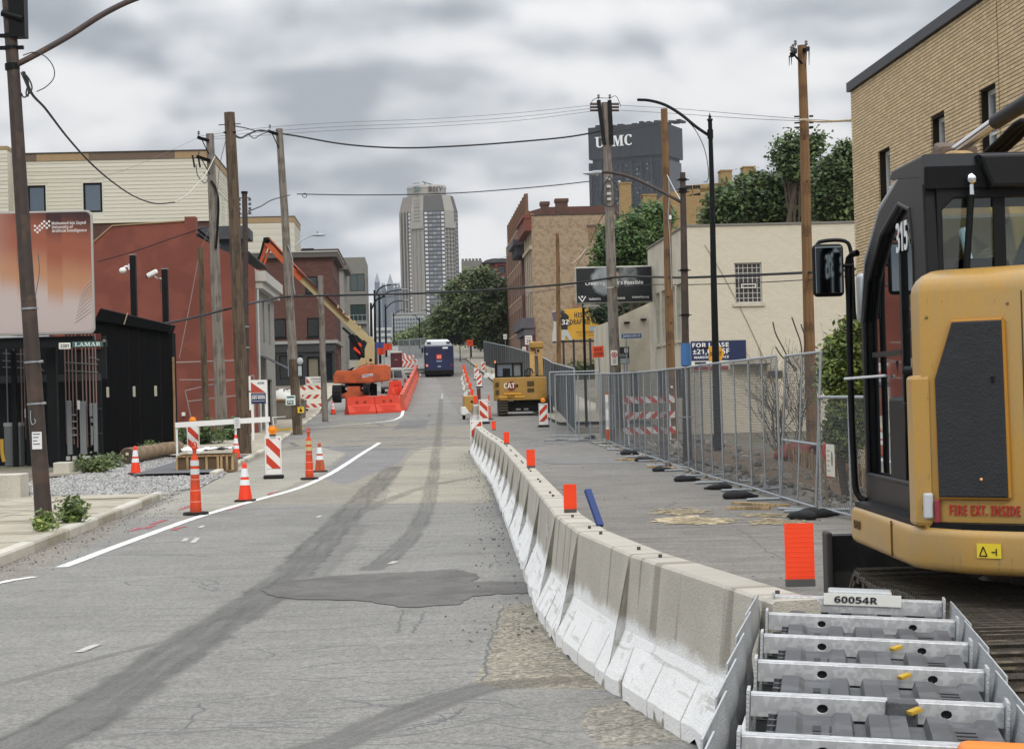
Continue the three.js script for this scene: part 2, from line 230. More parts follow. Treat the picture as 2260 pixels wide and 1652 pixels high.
function roadAt(x, d, fineK) {
  const wx = x + 0.22 * (fbm(x * 1.3 + 9, d * 1.3, 2, 201) - 0.5) * 0.6, wd = d + 0.5 * (fbm(x * 1.1, d * 0.9 + 5, 2, 211) - 0.5);
  const big = fbm(x * 0.5, d * 0.35, 3, 221), mid = fbm(x * 3.1, d * 2.1, 2, 231), strk = fbm(x * 1.3 + 3, d * 6.5, 2, 236), f1 = hash(Math.floor(x * 160), Math.floor(d * 90), 5), f2 = vn(x * 46, d * 34, 6);
  let c = x > barX(d) + 0.3 ? siteGrey : asph; c = [c[0], c[1], c[2]];
  let ag = 0;
  for (const r of REG) { const b = r.b; if (wx < b[0] || wx > b[1] || wd < b[2] || wd > b[3]) continue; if (inPoly(r.P, wx, wd)) { const k = r.a * (1 - r.s + r.s * 2 * big); for (let i = 0; i < 3; i++) c[i] = mix(c[i], r.c[i], k); if (r.ag) ag = Math.max(ag, r.ag); } }
  let k = 0.80 + 0.3 * big + 0.18 * (mid - 0.5) + (x > barX(d) + 0.3 ? 0.5 : 0.22) * (strk - 0.5);
  k *= 1 + fineK * ((f1 - 0.5) * 0.5 + (f2 - 0.5) * 0.42);
  if (ag) k *= 1 + ag * fineK * ((f2 - 0.5) * 0.7 + (f1 - 0.5) * 0.4);
  let ty = 0;
  for (const r of TYRE) { const b = r.b; if (x < b[0] || x > b[1] || d < b[2] || d > b[3]) continue; const q = segDist(r.P, x + 0.05 * (mid - 0.5), d) / r.w; if (q < 2) ty = Math.max(ty, r.a * (1 - sst(0.75, 1.2, q + 0.5 * (fbm(x * 9, d * 4, 2, 241) - 0.5))) * (0.35 + 1.3 * fbm(q * 3.5, d * 0.7 + x, 3, 251)) * (0.6 + 0.8 * f2)); }
  k *= 1 - 0.8 * Math.min(1, ty);
  return [c[0] * k * (1 - 0.0 * ty), c[1] * k, c[2] * k];
}
// cracks as walks on the ground
const CRACKS = [];
{
  const r = R(77);
  const walk = (x, d, ang, len, wd, wob = 0.5) => { const P = [[x, d]]; let a = ang, L = 0; while (L < len) { a += (r() - 0.5) * wob; const s = 0.05 + r() * 0.1; x += Math.cos(a) * s; d += Math.sin(a) * s; L += s; P.push([x, d]); } CRACKS.push({ P, w: wd }); return P; };
  for (const q of [[[590, 1300], [660, 1322], [700, 1326]], [[1050, 1322], [1120, 1318], [1200, 1306]], [[440, 1292], [470, 1305], [480, 1298], [420, 1282]], [[1110, 1340], [1090, 1390], [1075, 1440], [1068, 1500]], [[890, 1345], [880, 1390], [876, 1395]], [[935, 1350], [925, 1375], [905, 1398]], [[660, 1475], [760, 1460], [900, 1455], [1000, 1452]], [[760, 1545], [860, 1560], [960, 1545], [1060, 1520]], [[900, 1610], [980, 1590], [1030, 1560]], [[1600, 1150], [1650, 1180], [1690, 1215], [1790, 1260]], [[700, 1112], [850, 1113], [1060, 1110]], [[945, 1015], [1050, 1015]], [[400, 1113], [520, 1112]], [[275, 1284], [330, 1276], [400, 1274], [470, 1280], [480, 1288], [430, 1292], [340, 1293], [285, 1290], [275, 1284]]]) CRACKS.push({ P: w2(q).flatMap((p, i, a) => i ? Array.from({ length: 12 }, (_, k) => { const t = (k + 1) / 12; return [mix(a[i - 1][0], p[0], t) + (r() - 0.5) * 0.04, mix(a[i - 1][1], p[1], t) + (r() - 0.5) * 0.08]; }) : [p]), w: 0.012 });
  for (let i = 0; i < 60; i++) { const p = w2([[80 + r() * 1250, 1440 + r() * 210]])[0]; walk(p[0], p[1], (r() - 0.5) * 0.7 + (r() < 0.07 ? 1.4 : 0), 0.3 + r() * 0.9, 0.005 + r() * 0.004, 0.9); }
  for (let i = 0; i < 50; i++) { const p = w2([[100 + r() * 1000, 1120 + r() * 330]])[0]; walk(p[0], p[1], (r() - 0.5) * 0.5, 0.4 + r() * 1.4, 0.006 + r() * 0.005, 0.6); }
  for (let i = 0; i < 130; i++) { const d = 11 + r() * 60, x = barX(d) + 0.4 + r() * (5.6 - barX(d) + ST * d); walk(x, d, (r() - 0.5) * 0.5 + (r() < 0.2 ? 1.5 : 0), 0.4 + r() * 2.5, 0.012 + r() * 0.018, 0.6); }
  for (let i = 0; i < 26; i++) { const d = 45 + r() * 60; walk(-7 + r() * 6 + ST * d * 0.6, d, (r() - 0.5) * 0.3 + (r() < 0.3 ? 1.5 : 0), 2 + r() * 4, 0.03, 0.3); }
}
function roadTex(x0, x1, d0, d1, w, h, fineK) {
  const t = ctex(w, h, (u, v) => roadAt(x0 + u * (x1 - x0), d0 + v * (d1 - d0), fineK)), D = t.image.data, kx = w / (x1 - x0), kd = h / (d1 - d0);
  for (const { P, w: cw } of CRACKS) for (let i = 1; i < P.length; i++) {
    const [ax, ad] = P[i - 1], [bx, bd] = P[i], n = Math.ceil(Math.max(Math.abs(bx - ax) * kx, Math.abs(bd - ad) * kd)) + 1;
    for (let s = 0; s < n; s++) { const x = (mix(ax, bx, s / n) - x0) * kx, y = (mix(ad, bd, s / n) - d0) * kd, rx = Math.max(0.5, cw * kx * 0.5), ry = Math.max(0.5, cw * kd * 0.5); for (let j = Math.floor(y - ry); j <= y + ry; j++) for (let q = Math.floor(x - rx); q <= x + rx; q++) if (q >= 0 && j >= 0 && q < w && j < h) { const k = (j * w + q) * 4; for (let e = 0; e < 3; e++) D[k + e] = Math.min(D[k + e], 82 + 24 * hash(q, j, 3)); } }
  }
  t.repeat.set(1 / (x1 - x0), 1 / (d1 - d0)); t.offset.set(-x0 / (x1 - x0), -d0 / (d1 - d0)); t.wrapS = t.wrapT = THREE.ClampToEdgeWrapping; t.anisotropy = 8; t.needsUpdate = true; return t;
}
const rdBump = gtex(512, 512, (u, v) => 0.5 + 0.9 * (vn(u * 120, v * 120, 3, 120, 120) - 0.5) + 0.3 * (hash(Math.floor(u * 512), Math.floor(v * 512), 9) - 0.5), 0.5, 0.5);
function strip(name, ds, f0, f1, lift, mat, parent = scene, nx = 6) {
  const pos = [], uv = [], idx = [], nn = nx + 1; ds.forEach((d) => { for (let i = 0; i <= nx; i++) { const x = mix(f0(d), f1(d), i / nx); pos.push(x, gh(d) + lift, -d); uv.push(x, d); } });
  for (let j = 0; j < ds.length - 1; j++) for (let i = 0; i < nx; i++) { const a = j * nn + i; idx.push(a, a + 1, a + nn, a + 1, a + nn + 1, a + nn); }
  const g = new THREE.BufferGeometry(); g.setAttribute('position', new THREE.Float32BufferAttribute(pos, 3)); g.setAttribute('uv', new THREE.Float32BufferAttribute(uv, 2)); g.setIndex(idx); g.computeVertexNormals();
  const m = new THREE.Mesh(g, mat); m.name = parent === scene ? numbered(name) : name; m.receiveShadow = m.castShadow = true; parent.add(m); return m;
}
const dsR = (a, b) => [a, ...DS.filter((d) => d > a + 1e-6 && d < b - 1e-6), b];
const roadL = (d) => sx(kerbT(d), d), roadRt = (d) => sx(d < 60 ? 7.0 : 6.2, d);
const road = new THREE.Group(); road.name = 'road'; scene.add(struct(road));
const rmat = (t, b = 0.004) => new MSM({ map: t, roughness: 0.9, bumpMap: rdBump, bumpScale: b });
strip('near_carriageway', dsR(-30, 8.5), roadL, roadRt, 0, rmat(mottle(0x8f8e8d, 4, 0.15, 0.15, 300)), road);
strip('asphalt_surface', dsR(8.5, 22), roadL, roadRt, 0, rmat(roadTex(-6.5, 6.5, 8.5, 22, 1792, 1792, 1)), road);
strip('asphalt_surface', dsR(22, 62.5), roadL, roadRt, 0, rmat(roadTex(-9.5, 6.5, 22, 62.5, 1536, 1536, 0.9)), road);
strip('asphalt_surface', dsR(62.5, 460), roadL, roadRt, 0, rmat(roadTex(-32, 4, 62.5, 300, 512, 1280, 0.5)), road);
function flat(name, pts, lift, mat, parent, world) {   // a thin sheet with an outline of its own, on the ground
  const P = world || w2(pts), sh = new THREE.Shape(P.map(([x, d]) => new THREE.Vector2(x, d))), g = new THREE.ShapeGeometry(sh), p = g.attributes.position, uv = [];
  for (let i = 0; i < p.count; i++) { const x = p.getX(i), d = p.getY(i); p.setXYZ(i, x, gh(d) + lift, -d); uv.push(x, d); }
  g.setAttribute('uv', new THREE.Float32BufferAttribute(uv, 2)); g.computeVertexNormals(); const n = g.attributes.normal; for (let i = 0; i < n.count; i++) n.setXYZ(i, 0, 1, 0);
  const m = new THREE.Mesh(g, mat); m.name = parent === scene ? numbered(name) : name; m.receiveShadow = true; parent.add(m); return m;
}
const rough = (P, amp, n, seed) => { const r = R(seed), o = []; P.forEach((p, i) => { const q = P[(i + 1) % P.length]; for (let k = 0; k < n; k++) { const t = k / n; o.push([mix(p[0], q[0], t) + (r() - 0.5) * amp, mix(p[1], q[1], t) + (r() - 0.5) * amp * 1.6]); } }); return o; };
flat('asphalt_patch', null, 0.006, rmat(mottle(0x605d5a, 1.6, 0.2, 0.2, 305, 0x565350)), road, rough(w2([[578, 1306], [600, 1294], [640, 1283], [720, 1273], [820, 1266], [920, 1262], [1000, 1257], [1040, 1263], [1058, 1272], [1042, 1284], [1120, 1283], [1195, 1287], [1200, 1310], [1100, 1311], [1040, 1317], [1014, 1334], [900, 1341], [800, 1326], [660, 1323], [610, 1318]]), 0.06, 6, 5));
function ribbon(name, line, w, lift, mat, parent, seed = 1, jag = 0.01) {
  const r = R(seed), L = [], Q = []; line.forEach((p, i) => { const a = line[Math.max(0, i - 1)], b = line[Math.min(line.length - 1, i + 1)], dx = b[0] - a[0], dd = b[1] - a[1], l = Math.hypot(dx, dd) || 1, nx = -dd / l, nd = dx / l, j = (r() - 0.5) * jag; L.push([p[0] + nx * (w / 2 + j), p[1] + nd * (w / 2 + j)]); Q.unshift([p[0] - nx * (w / 2 - j), p[1] - nd * (w / 2 - j)]); });
  return flat(name, null, lift, mat, parent, [...L, ...Q]);
}
const paint = SM(0xe2e1dc, 0.7, 0.6, 0.06, 0.08, 310, 0xd2d0ca), paintOld = SM(0xb9b7b0, 0.8, 0.4, 0.15, 0.2, 311, 0x9d9b96), redPaint = SM(0xa0464c, 0.85, 0.3, 0.2, 0.25, 312, 0x8f6a68);
ribbon('painted_line', curveP([[135, 1252], [300, 1190], [440, 1140], [560, 1105], [650, 1080], [720, 1050], [770, 1020], [805, 997], [837, 977]], 60), 0.15, 0.006, paint, road, 2, 0.012);
ribbon('painted_line', curveP([[-30, 1292], [20, 1282], [74, 1273]], 8), 0.11, 0.006, paint, road, 3, 0.03);
ribbon('painted_line', curveP([[560, 945], [640, 947], [760, 938], [850, 930], [880, 922], [890, 905]], 30), 0.16, 0.006, paint, road, 4);
ribbon('painted_line', curveP([[890, 905], [905, 868], [922, 838], [931, 815]], 14), 0.14, 0.006, paint, road, 4);
for (const [a, b] of [[[440, 1165], [448, 1160]], [[405, 1195], [411, 1188]], [[425, 1198], [435, 1187]], [[975, 880], [976, 868]], [[860, 1245], [872, 1239]], [[700, 1142], [706, 1138]], [[172, 1440], [215, 1422]]]) ribbon('faded_dash', w2([a, b]), 0.07, 0.006, paintOld, road, 6);
for (const [x, y, l] of [[352, 1152, 14], [375, 1160, 12], [415, 1150, 15], [330, 1163, 10], [300, 1168, 11], [395, 1166, 11], [420, 1118, 20], [520, 1120, 14], [600, 1088, 10]]) ribbon('survey_paint_mark', w2([[x - l, y + l * 0.35], [x, y - 1], [x + l, y - l * 0.35]]), 0.09, 0.005, redPaint, road, x, 0.08);
// sand spill and timber offcuts on the closed lane
const sand = SM(0xb8a98a, 0.95, 0.5, 0.15, 0.2, 320, 0xa3937a);
for (const [P, k] of [[[[1440, 1150], [1470, 1142], [1530, 1138], [1590, 1146], [1630, 1153], [1560, 1158], [1480, 1156]], 31], [[[1670, 1150], [1730, 1146], [1760, 1152], [1700, 1157]], 32]]) flat('sawdust_spill', null, 0.007, sand, road, rough(w2(P), 0.16, 6, k));
{ const r = R(36), N = 900, im = new THREE.InstancedMesh(new THREE.CircleGeometry(1, 5).rotateX(-Math.PI / 2), sand, N); for (let i = 0; i < N; i++) { const c = [[1535, 1148, 75, 8], [1715, 1150, 55, 6], [1700, 1136, 55, 3], [1500, 1128, 60, 7]][i % 4], g = () => r() + r() + r() - 1.5, p = gp(c[0] + g() * c[2], c[1] + g() * c[3], 0.009), q = 0.015 + 0.06 * r() * r(); M4.compose(p, QT.setFromAxisAngle(UP, r() * 6), V3(q * 2, 1, q)); im.setMatrixAt(i, M4); } im.name = 'sawdust'; im.userData = { kind: 'stuff', label: 'pale sawdust scattered over the closed lane', category: 'sawdust' }; scene.add(im); }
flat('asphalt_patch', null, 0.006, rmat(mottle(0x6f6e6c, 2, 0.2, 0.2, 331)), road, rough(w2([[1180, 1012], [1300, 1010], [1420, 1014], [1400, 1022], [1220, 1024]]), 0.15, 5, 35));
// kerb and pavements on the left
function kerbRun(name, d0, d1, h, tOf = kerbT, wdt = 0.17) {
  const g = new G(), ds = [d0]; for (let d = d0 + 2.4; d < d1 - 0.4; d += 2.4) ds.push(d); ds.push(d1);
  const root = new THREE.Group(); root.name = numbered(name); scene.add(struct(root));
  for (let i = 0; i < ds.length - 1; i++) {
    const a = ds[i] + 0.008, b = ds[i + 1] - 0.008, q = new G(), z = (d, u) => sx(tOf(d), d) - u, pr = [[0, -0.1], [0.0, h * 0.8], [0.02, h], [wdt, h + 0.005], [wdt, -0.1]];
    const pos = [], put = (p) => pos.push(p[0], p[1], p[2]), P = (d, [u, y]) => [z(d, u), gh(d) + y, -d];
    for (let k = 0; k < pr.length - 1; k++) { const A = P(a, pr[k]), B = P(b, pr[k]), C = P(b, pr[k + 1]), D = P(a, pr[k + 1]); put(A); put(D); put(B); put(B); put(D); put(C); }
    for (const d of [a, b]) for (let k = 1; k < pr.length - 1; k++) { put(P(d, pr[0])); put(P(d, pr[k])); put(P(d, pr[k + 1])); }
    const gg = new THREE.BufferGeometry(); gg.setAttribute('position', new THREE.Float32BufferAttribute(pos, 3)); gg.computeVertexNormals(); q.add(gg); q.build('kerb_stone', i % 2 ? MT.concrete : MT.concretePale, root);
  }
}
kerbRun('kerb', 12, 36.5, 0.13);
kerbRun('kerb', 47, 118, 0.10);
const walkMat = new MSM({ map: mottle(0xaca493, 3, 0.2, 0.14, 340, 0x968c7a), roughness: 0.92, bumpMap: grain, bumpScale: 0.01 });
{
  const sw = new THREE.Group(); sw.name = 'sidewalk'; scene.add(struct(sw));
  for (let d = 12; d < 36; d += 1.5) { const a = d + 0.012, b = Math.min(36.4, d + 1.5) - 0.012; for (const [u0, u1] of [[0.185, 1.6], [1.625, 3.1]]) strip('paving_slab', [a, b], (q) => sx(kerbT(q) - u1, q), (q) => sx(kerbT(q) - u0, q), 0.125 + 0.01 * hash(Math.floor(d * 3), 2 * u0 | 0, 4), walkMat, sw, 1); }
  strip('sidewalk_bed', dsR(12, 36.4), (d) => sx(kerbT(d) - 3.2, d), (d) => sx(kerbT(d) - 0.17, d), 0.105, S(0x6a6152, 0.95), sw, 1);
  for (let d = 47; d < 160; d += 2.5) strip('paving_slab', [d + 0.015, d + 2.485], (q) => sx(q < 60.1 ? -7 : -8.6, q), (q) => sx(kerbT(q) - 0.18, q), 0.1, d < 58 && d > 46 ? SM(0x5c5c5e, 0.9, 2, 0.12, 0.15, 345) : walkMat, sw, 2);
  const sr = new THREE.Group(); sr.name = 'sidewalk_001'; scene.add(struct(sr));
  for (let d = 82.5; d < 230; d += 2.5) strip('paving_slab', [d + 0.015, d + 2.485], (q) => sx(6.3, q), (q) => sx(10.2, q), 0.1, walkMat, sr, 2);
}
struct(strip('driveway_apron', dsR(36.4, 47), (d) => sx(-9, d), (d) => sx(kerbT(d) + 0.02, d), 0.004, new MSM({ map: mottle(0x9a948a, 2, 0.25, 0.3, 351, 0x857f75), roughness: 0.95, bumpMap: grain, bumpScale: 0.01 }), scene, 4));
// gravel lot: a bed and loose stones
const gravelPoly = w2([[-60, 1150], [100, 1118], [215, 1098], [330, 1092], [440, 1078], [500, 1045], [440, 1030], [385, 1010], [300, 1005], [170, 1050], [60, 1065], [-60, 1075]]);
{
  const gr = flat('gravel_bed', null, 0.012, new MSM({ map: mottle(0x8d8c88, 1.2, 0.2, 0.4, 350, 0x75736e), roughness: 0.95, bumpMap: grain, bumpScale: 0.03 }), scene, gravelPoly); struct(gr);
  const geo = new THREE.IcosahedronGeometry(1, 0), r = R(5), N = 15000, im = new THREE.InstancedMesh(geo, new MSM({ color: 0xffffff, roughness: 0.95 }), N), b = bbox(gravelPoly, 0.5), c = new THREE.Color(); let n = 0;
  while (n < N) {
    const x = mix(b[0], b[1], r()), d = mix(b[2], b[3], r()); const fringe = fbm(x * 1.2, d * 0.8, 3, 9) < 0.42; if (!inPoly(gravelPoly, x, d) && !(fringe && inPoly(gravelPoly, x - 0.3 + r() * 0.1, d + 1.4))) continue;
    const s = 0.018 + 0.03 * r() * r(); M4.compose(V3(x, gh(d) + 0.014 + s * 0.3, -d), QT.setFromEuler(new THREE.Euler(r() * 6, r() * 6, r() * 6)), V3(s * (0.7 + r() * 0.8), s * 0.7, s)); im.setMatrixAt(n, M4); const k = 0.20 + 0.28 * r(); im.setColorAt(n, c.setRGB(k, k * 0.985, k * 0.95)); n++;
  }
  im.name = 'gravel'; im.castShadow = im.receiveShadow = true; im.userData = { kind: 'stuff', label: 'loose grey gravel beside the weathered brown pole', category: 'gravel' }; scene.add(im);
}
// debris crumbs along the barrier foot
{
  const geo = new THREE.IcosahedronGeometry(1, 0), r = R(15), N = 2600, im = new THREE.InstancedMesh(geo, new MSM({ color: 0xffffff, roughness: 0.95 }), N), c = new THREE.Color();
  for (let n = 0; n < N; n++) {
    let x, d; if (n < 1100) { d = 14 + 44 * Math.pow(r(), 1.4); x = barX(d) - 0.34 - Math.abs(r() + r() - 1) * (d < 20 ? 0.75 : 0.5); } else if (n < 2300) { d = 21 + r() * 16; x = sx(kerbT(d), d) + 0.05 + r() * r() * 0.9; } else { d = 12 + r() * 40; x = barX(d) + 0.5 + r() * 4; }
    const s = 0.003 + 0.013 * Math.pow(r(), 5); M4.compose(V3(x, gh(d) + s * 0.4, -d), QT.setFromEuler(new THREE.Euler(r() * 6, r() * 6, r() * 6)), V3(s * 1.2, s * 0.7, s)); im.setMatrixAt(n, M4); const k = 0.06 + 0.2 * r(); im.setColorAt(n, c.setRGB(k, k * 0.97, k * 0.92));
  }
  im.name = 'road_debris'; im.castShadow = im.receiveShadow = true; im.userData = { kind: 'stuff', label: 'crumbled asphalt grit along the barrier and the kerb', category: 'debris' }; scene.add(im);
}
// ---------------------------------------------------------------- buildings
const TURN = -ST;
function brickTex(hex, mortar, seed, bw = 0.21, bh = 0.07, vary = 0.25, patches) {   // bricks too far off to tell apart: 16 x 24 bricks a tile
  const b = lin(hex), m = lin(mortar), pt = patches ? lin(patches) : null;
  const t = ctex(256, 240, (u, v) => { const row = Math.floor(v * 24), fx = mod(u * 8 + (row % 2) * 0.5, 8), col = Math.floor(fx), ed = Math.min(fx - col, 1 - fx + col) < 0.04 || mod(v * 24, 1) < 0.14; const k = 1 + vary * 2 * (hash(col, row, seed) - 0.5); const q = pt ? sst(0.5, 0.64, fbm(u * 7, v * 9, 4, seed + 3, 7, 9)) * (0.5 + 0.5 * hash(col, row, seed + 8)) : 0; return b.map((c, i) => ed ? m[i] : mix(c, pt ? pt[i] : c, q) * k); });
  t.repeat.set(1 / (8 * bw), 1 / (24 * bh)); return t;
}
const bCache = new Map(), BRK = (hex, mortar, seed, o = {}) => { const k = hex + '|' + mortar; if (!bCache.has(k)) bCache.set(k, BRK0(hex, mortar, seed, o)); return bCache.get(k); };
const BRK0 = (hex, mortar, seed, o = {}) => new MSM({ map: brickTex(hex, mortar, seed, 0.21, 0.07, o.vary ?? 0.2, o.patch), roughness: 0.92, bumpMap: grain, bumpScale: 0.006 });
// wall in its own plane: x right, y up, facing +z, with real openings; windows: [x, y, w, h, {mx, my, frame, glass, deep, sill}]
function facade(parent, name, m, outline, th, mat, wins = []) {
  const g = new G(); g.ext(outline, th, mT(0, 0, -th), 0, wins.map(([x, y, w, h]) => [[x, y], [x, y + h], [x + w, y + h], [x + w, y]]));
  const wall = g.build(name, mat, parent); wall.applyMatrix4(m);
  for (const [x, y, w, h, o = {}] of wins) {
    const f = new G(), fw = o.fw ?? 0.07, z = -(o.deep ?? 0.12), mx = o.mx || 1, my = o.my || 1;
    f.box(x - 0.004, x + fw, y - 0.004, y + h + 0.004, z - 0.06, z).box(x + w - fw, x + w + 0.004, y - 0.004, y + h + 0.004, z - 0.06, z).box(x + fw, x + w - fw, y - 0.004, y + fw, z - 0.06, z).box(x + fw, x + w - fw, y + h - fw, y + h + 0.004, z - 0.06, z);
    for (let i = 1; i < mx; i++) f.box(x + w * i / mx - (o.mw || 0.025), x + w * i / mx + (o.mw || 0.025), y + fw, y + h - fw, z - 0.05, z - 0.008);
    for (let i = 1; i < my; i++) f.box(x + fw, x + w - fw, y + h * i / my - (o.mw || 0.025), y + h * i / my + (o.mw || 0.025), z - 0.046, z - 0.012);
    const fr = f.build('window', o.frame || MT.black, parent); fr.applyMatrix4(m);
    const p = new G(); p.box(x + fw * 0.5, x + w - fw * 0.5, y + fw * 0.5, y + h - fw * 0.5, z - 0.04, z - 0.03); p.build('pane', o.glass || MT.glassDark, fr);
    if (o.sill) { const s = new G(); s.box(x - 0.08, x + w + 0.08, y - o.sill, y - 0.005, -0.1, 0.07); s.build('sill', o.sillMat || MT.concretePale, fr); }
  }
  return wall;
}
const rect = (x0, x1, y0, y1) => [[x0, y0], [x1, y0], [x1, y1], [x0, y1]];
const part = (name, mat, parent, f) => { const g = new G(); f(g); return g.build(name, mat, parent); };
// front of a box-shaped building faces +z, right side faces +x
const FRONT = (z = 0) => mT(0, 0, z), SIDE = (x = 0) => mT(x, 0, 0).multiply(rotY(Math.PI / 2)), SIDEL = (x = 0) => mT(x, 0, 0).multiply(rotY(-Math.PI / 2));   // SIDE: wall x = -local z ; SIDEL: wall x = local z

// clapboards, each a board of its own, cut round the windows
const boardMats = [S(0xc6c2b1, 0.75), S(0xcac6b6, 0.75), S(0xc0bcab, 0.75)];
const boardGeo = (() => { const s = [[0, 0], [0.028, 0], [0.008, 1], [0, 1]], g = new THREE.ExtrudeGeometry(new THREE.Shape(s.map(([z, y]) => new THREE.Vector2(z, y))), { depth: 1, bevelEnabled: false }); g.applyMatrix4(new THREE.Matrix4().makeBasis(V3(0, 0, 1), V3(0, 1, 0), V3(-1, 0, 0))); g.translate(1, 0, 0); return g; })();
function clapboards(parent, m, x0, x1, y0, y1, step, wins) {
  let k = 0; for (let y = y0; y < y1 - 0.02; y += step) {
    let cuts = [[x0, x1]]; const h = Math.min(step, y1 - y);
    for (const [wx, wy, ww, wh] of wins) if (y < wy + wh + 0.06 && y + h > wy - 0.06) cuts = cuts.flatMap(([a, b]) => [[a, Math.min(b, wx - 0.08)], [Math.max(a, wx + ww + 0.08), b]].filter(([p, q]) => q - p > 0.05));
    for (const [a, b] of cuts) { const o = new THREE.Mesh(boardGeo, boardMats[k++ % 3]); o.name = 'clapboard'; o.applyMatrix4(m.clone().multiply(mT(a, y, 0)).multiply(new THREE.Matrix4().makeScale(b - a, h * 1.02, 1))); o.castShadow = o.receiveShadow = true; parent.add(o); }
  }
}
const darkBrick = BRK(0x5d3d35, 0x4a3731, 3), redRender = SM(0x80483b, 0.9, 3.2, 0.08, 0.06, 401, 0x774236), redBrick = BRK(0x86422f, 0x6f4638, 5);
const slate = SM(0x45464a, 0.8, 1.2, 0.2, 0.1, 403), tealDark = S(0x1e282c, 0.5), bandTan = SM(0x9c8462, 0.8, 0.6, 0.12, 0.08, 404), bandBrown = SM(0x6b5a4c, 0.8, 0.6, 0.12, 0.08, 405), greyTrim = SM(0x8d8a84, 0.8, 1, 0.15, 0.08, 406);
function creamBlock(label, d, pxRight, yTop, wFront, depth, yBase, yBand, winsF, winsS, bands, group) {
  const c = at(pxRight, yTop, d), b = thing('cream_sided_building', label, 'building', [c.x, gh(d), c.z], TURN, group), H = c.y - gh(d), lo = at(pxRight, yBase, d).y - gh(d);
  facade(b, 'wall', FRONT(), rect(-wFront, 0, lo, H), 0.3, boardMats[1], winsF); facade(b, 'brick_base', FRONT(-0.06), rect(-wFront, -0.05, -0.3, lo), 0.3, darkBrick, []);
  facade(b, 'wall', SIDE(-0.003), rect(0.3, depth, lo, H), 0.3, boardMats[1], winsS); facade(b, 'brick_base', SIDE(-0.06), rect(0.1, depth, -0.3, lo), 0.3, darkBrick, []);
  part('wall', boardMats[2], b, (g) => g.box(-wFront + 0.01, -0.01, -0.3, H - 0.01, -depth - 0.2, -depth).box(-wFront, -wFront + 0.2, -0.3, H - 0.01, -depth, -0.31));
  part('roof', slate, b, (g) => g.box(-wFront + 0.2, -0.3, H - 0.2, H - 0.12, -depth + 0.01, -0.31));
  const bh = yBand; clapboards(b, FRONT(), -wFront, 0.03, lo, H - bh, 0.19, winsF); clapboards(b, SIDE(), 0.0, depth, lo, H - bh, 0.19, winsS);
  let x = 0; for (const [w, mt] of bands) { part('fascia_board', mt, b, (g) => g.box(x - w + 0.005, x, H - bh, H + 0.02, 0.002, 0.05)); x -= w; }
  part('fascia_board', bandTan, b, (g) => g.box(0.002, 0.05, H - bh, H + 0.02, -depth, 0.05)); part('coping', S(0x3b332e, 0.7), b, (g) => g.box(-wFront, 0.08, H + 0.022, H + 0.08, -0.3, 0.09).box(-0.25, 0.08, H + 0.022, H + 0.08, -depth, -0.302));
  return { b, H, lo };
}
{
  const k = 1 / ppm(96), X = (px) => (px - 462) * k, Y = (py) => at(462, py, 96).y - gh(96);
  const wopt = { frame: MT.black, glass: MT.glassBlue, fw: 0.1, deep: 0.05 };
  const wf = [[X(183), Y(463), 0.95, 1.5, wopt], [X(62), Y(462), 0.9, 1.4, wopt]], ws = [[1.2, Y(500), 1.5, 2.0, { frame: MT.black, mx: 2, deep: 0.05 }], [4.0, Y(500), 1.6, 2.0, { frame: MT.black, mx: 2, deep: 0.05 }], [7.0, Y(500), 1.6, 2.0, { frame: MT.black, mx: 2, deep: 0.05 }]];
  const { b, H } = creamBlock('cream clapboard upper storeys with tan fascia behind the red rowhouse', 96, 462, 333, 10.2, 11, 487, 0.34, wf, ws, [[1.75, bandTan], [4.3, bandBrown], [2.6, bandTan], [1.5, bandBrown]]);
  // projecting bay at the far left end, and slate-hooded bay towards the street
  part('side_bay', boardMats[0], b, (g) => g.box(X(-40), X(31), Y(800), H + 0.12, 0, 1.2)); part('bay_coping', bandTan, b, (g) => g.box(X(-40) - 0.02, X(31) + 0.03, H + 0.122, H + 0.3, 0.01, 1.23));
  clapboards(b, FRONT(1.202), X(-40), X(31), Y(520), H + 0.1, 0.19, []);
  part('slate_hood', slate, b, (g) => g.ext([[X(425), Y(536)], [X(553), Y(536)], [X(553), Y(514)], [X(545), Y(507)], [X(425), Y(507)]], 1.9, mT(0, 0, 0.06), 0.03));
  part('entrance_bay', tealDark, b, (g) => g.box(X(440), X(540), -0.3, Y(537), 0.06, 1.6));
  const gl = part('roof_railing', MT.tubeSteel, b, (g) => { for (const x of [165, 205, 242, 262]) g.box(X(x) - 0.03, X(x) + 0.03, H - 0.1, Y(315), -3.03, -2.97); g.box(X(165) + 0.031, X(262) - 0.031, Y(315) - 0.06, Y(315), -3.03, -2.97); });
  part('glass_panel', MT.pane, gl, (g) => g.box(X(166), X(261), H - 0.05, Y(316) - 0.06, -3.008, -2.992));
}
creamBlock('pale clapboard wing with wooden fascia above the dark brick shop', 168, 648, 478, 9, 9, 600, 0.5, [], [], [[4, bandTan], [5, bandTan]]);
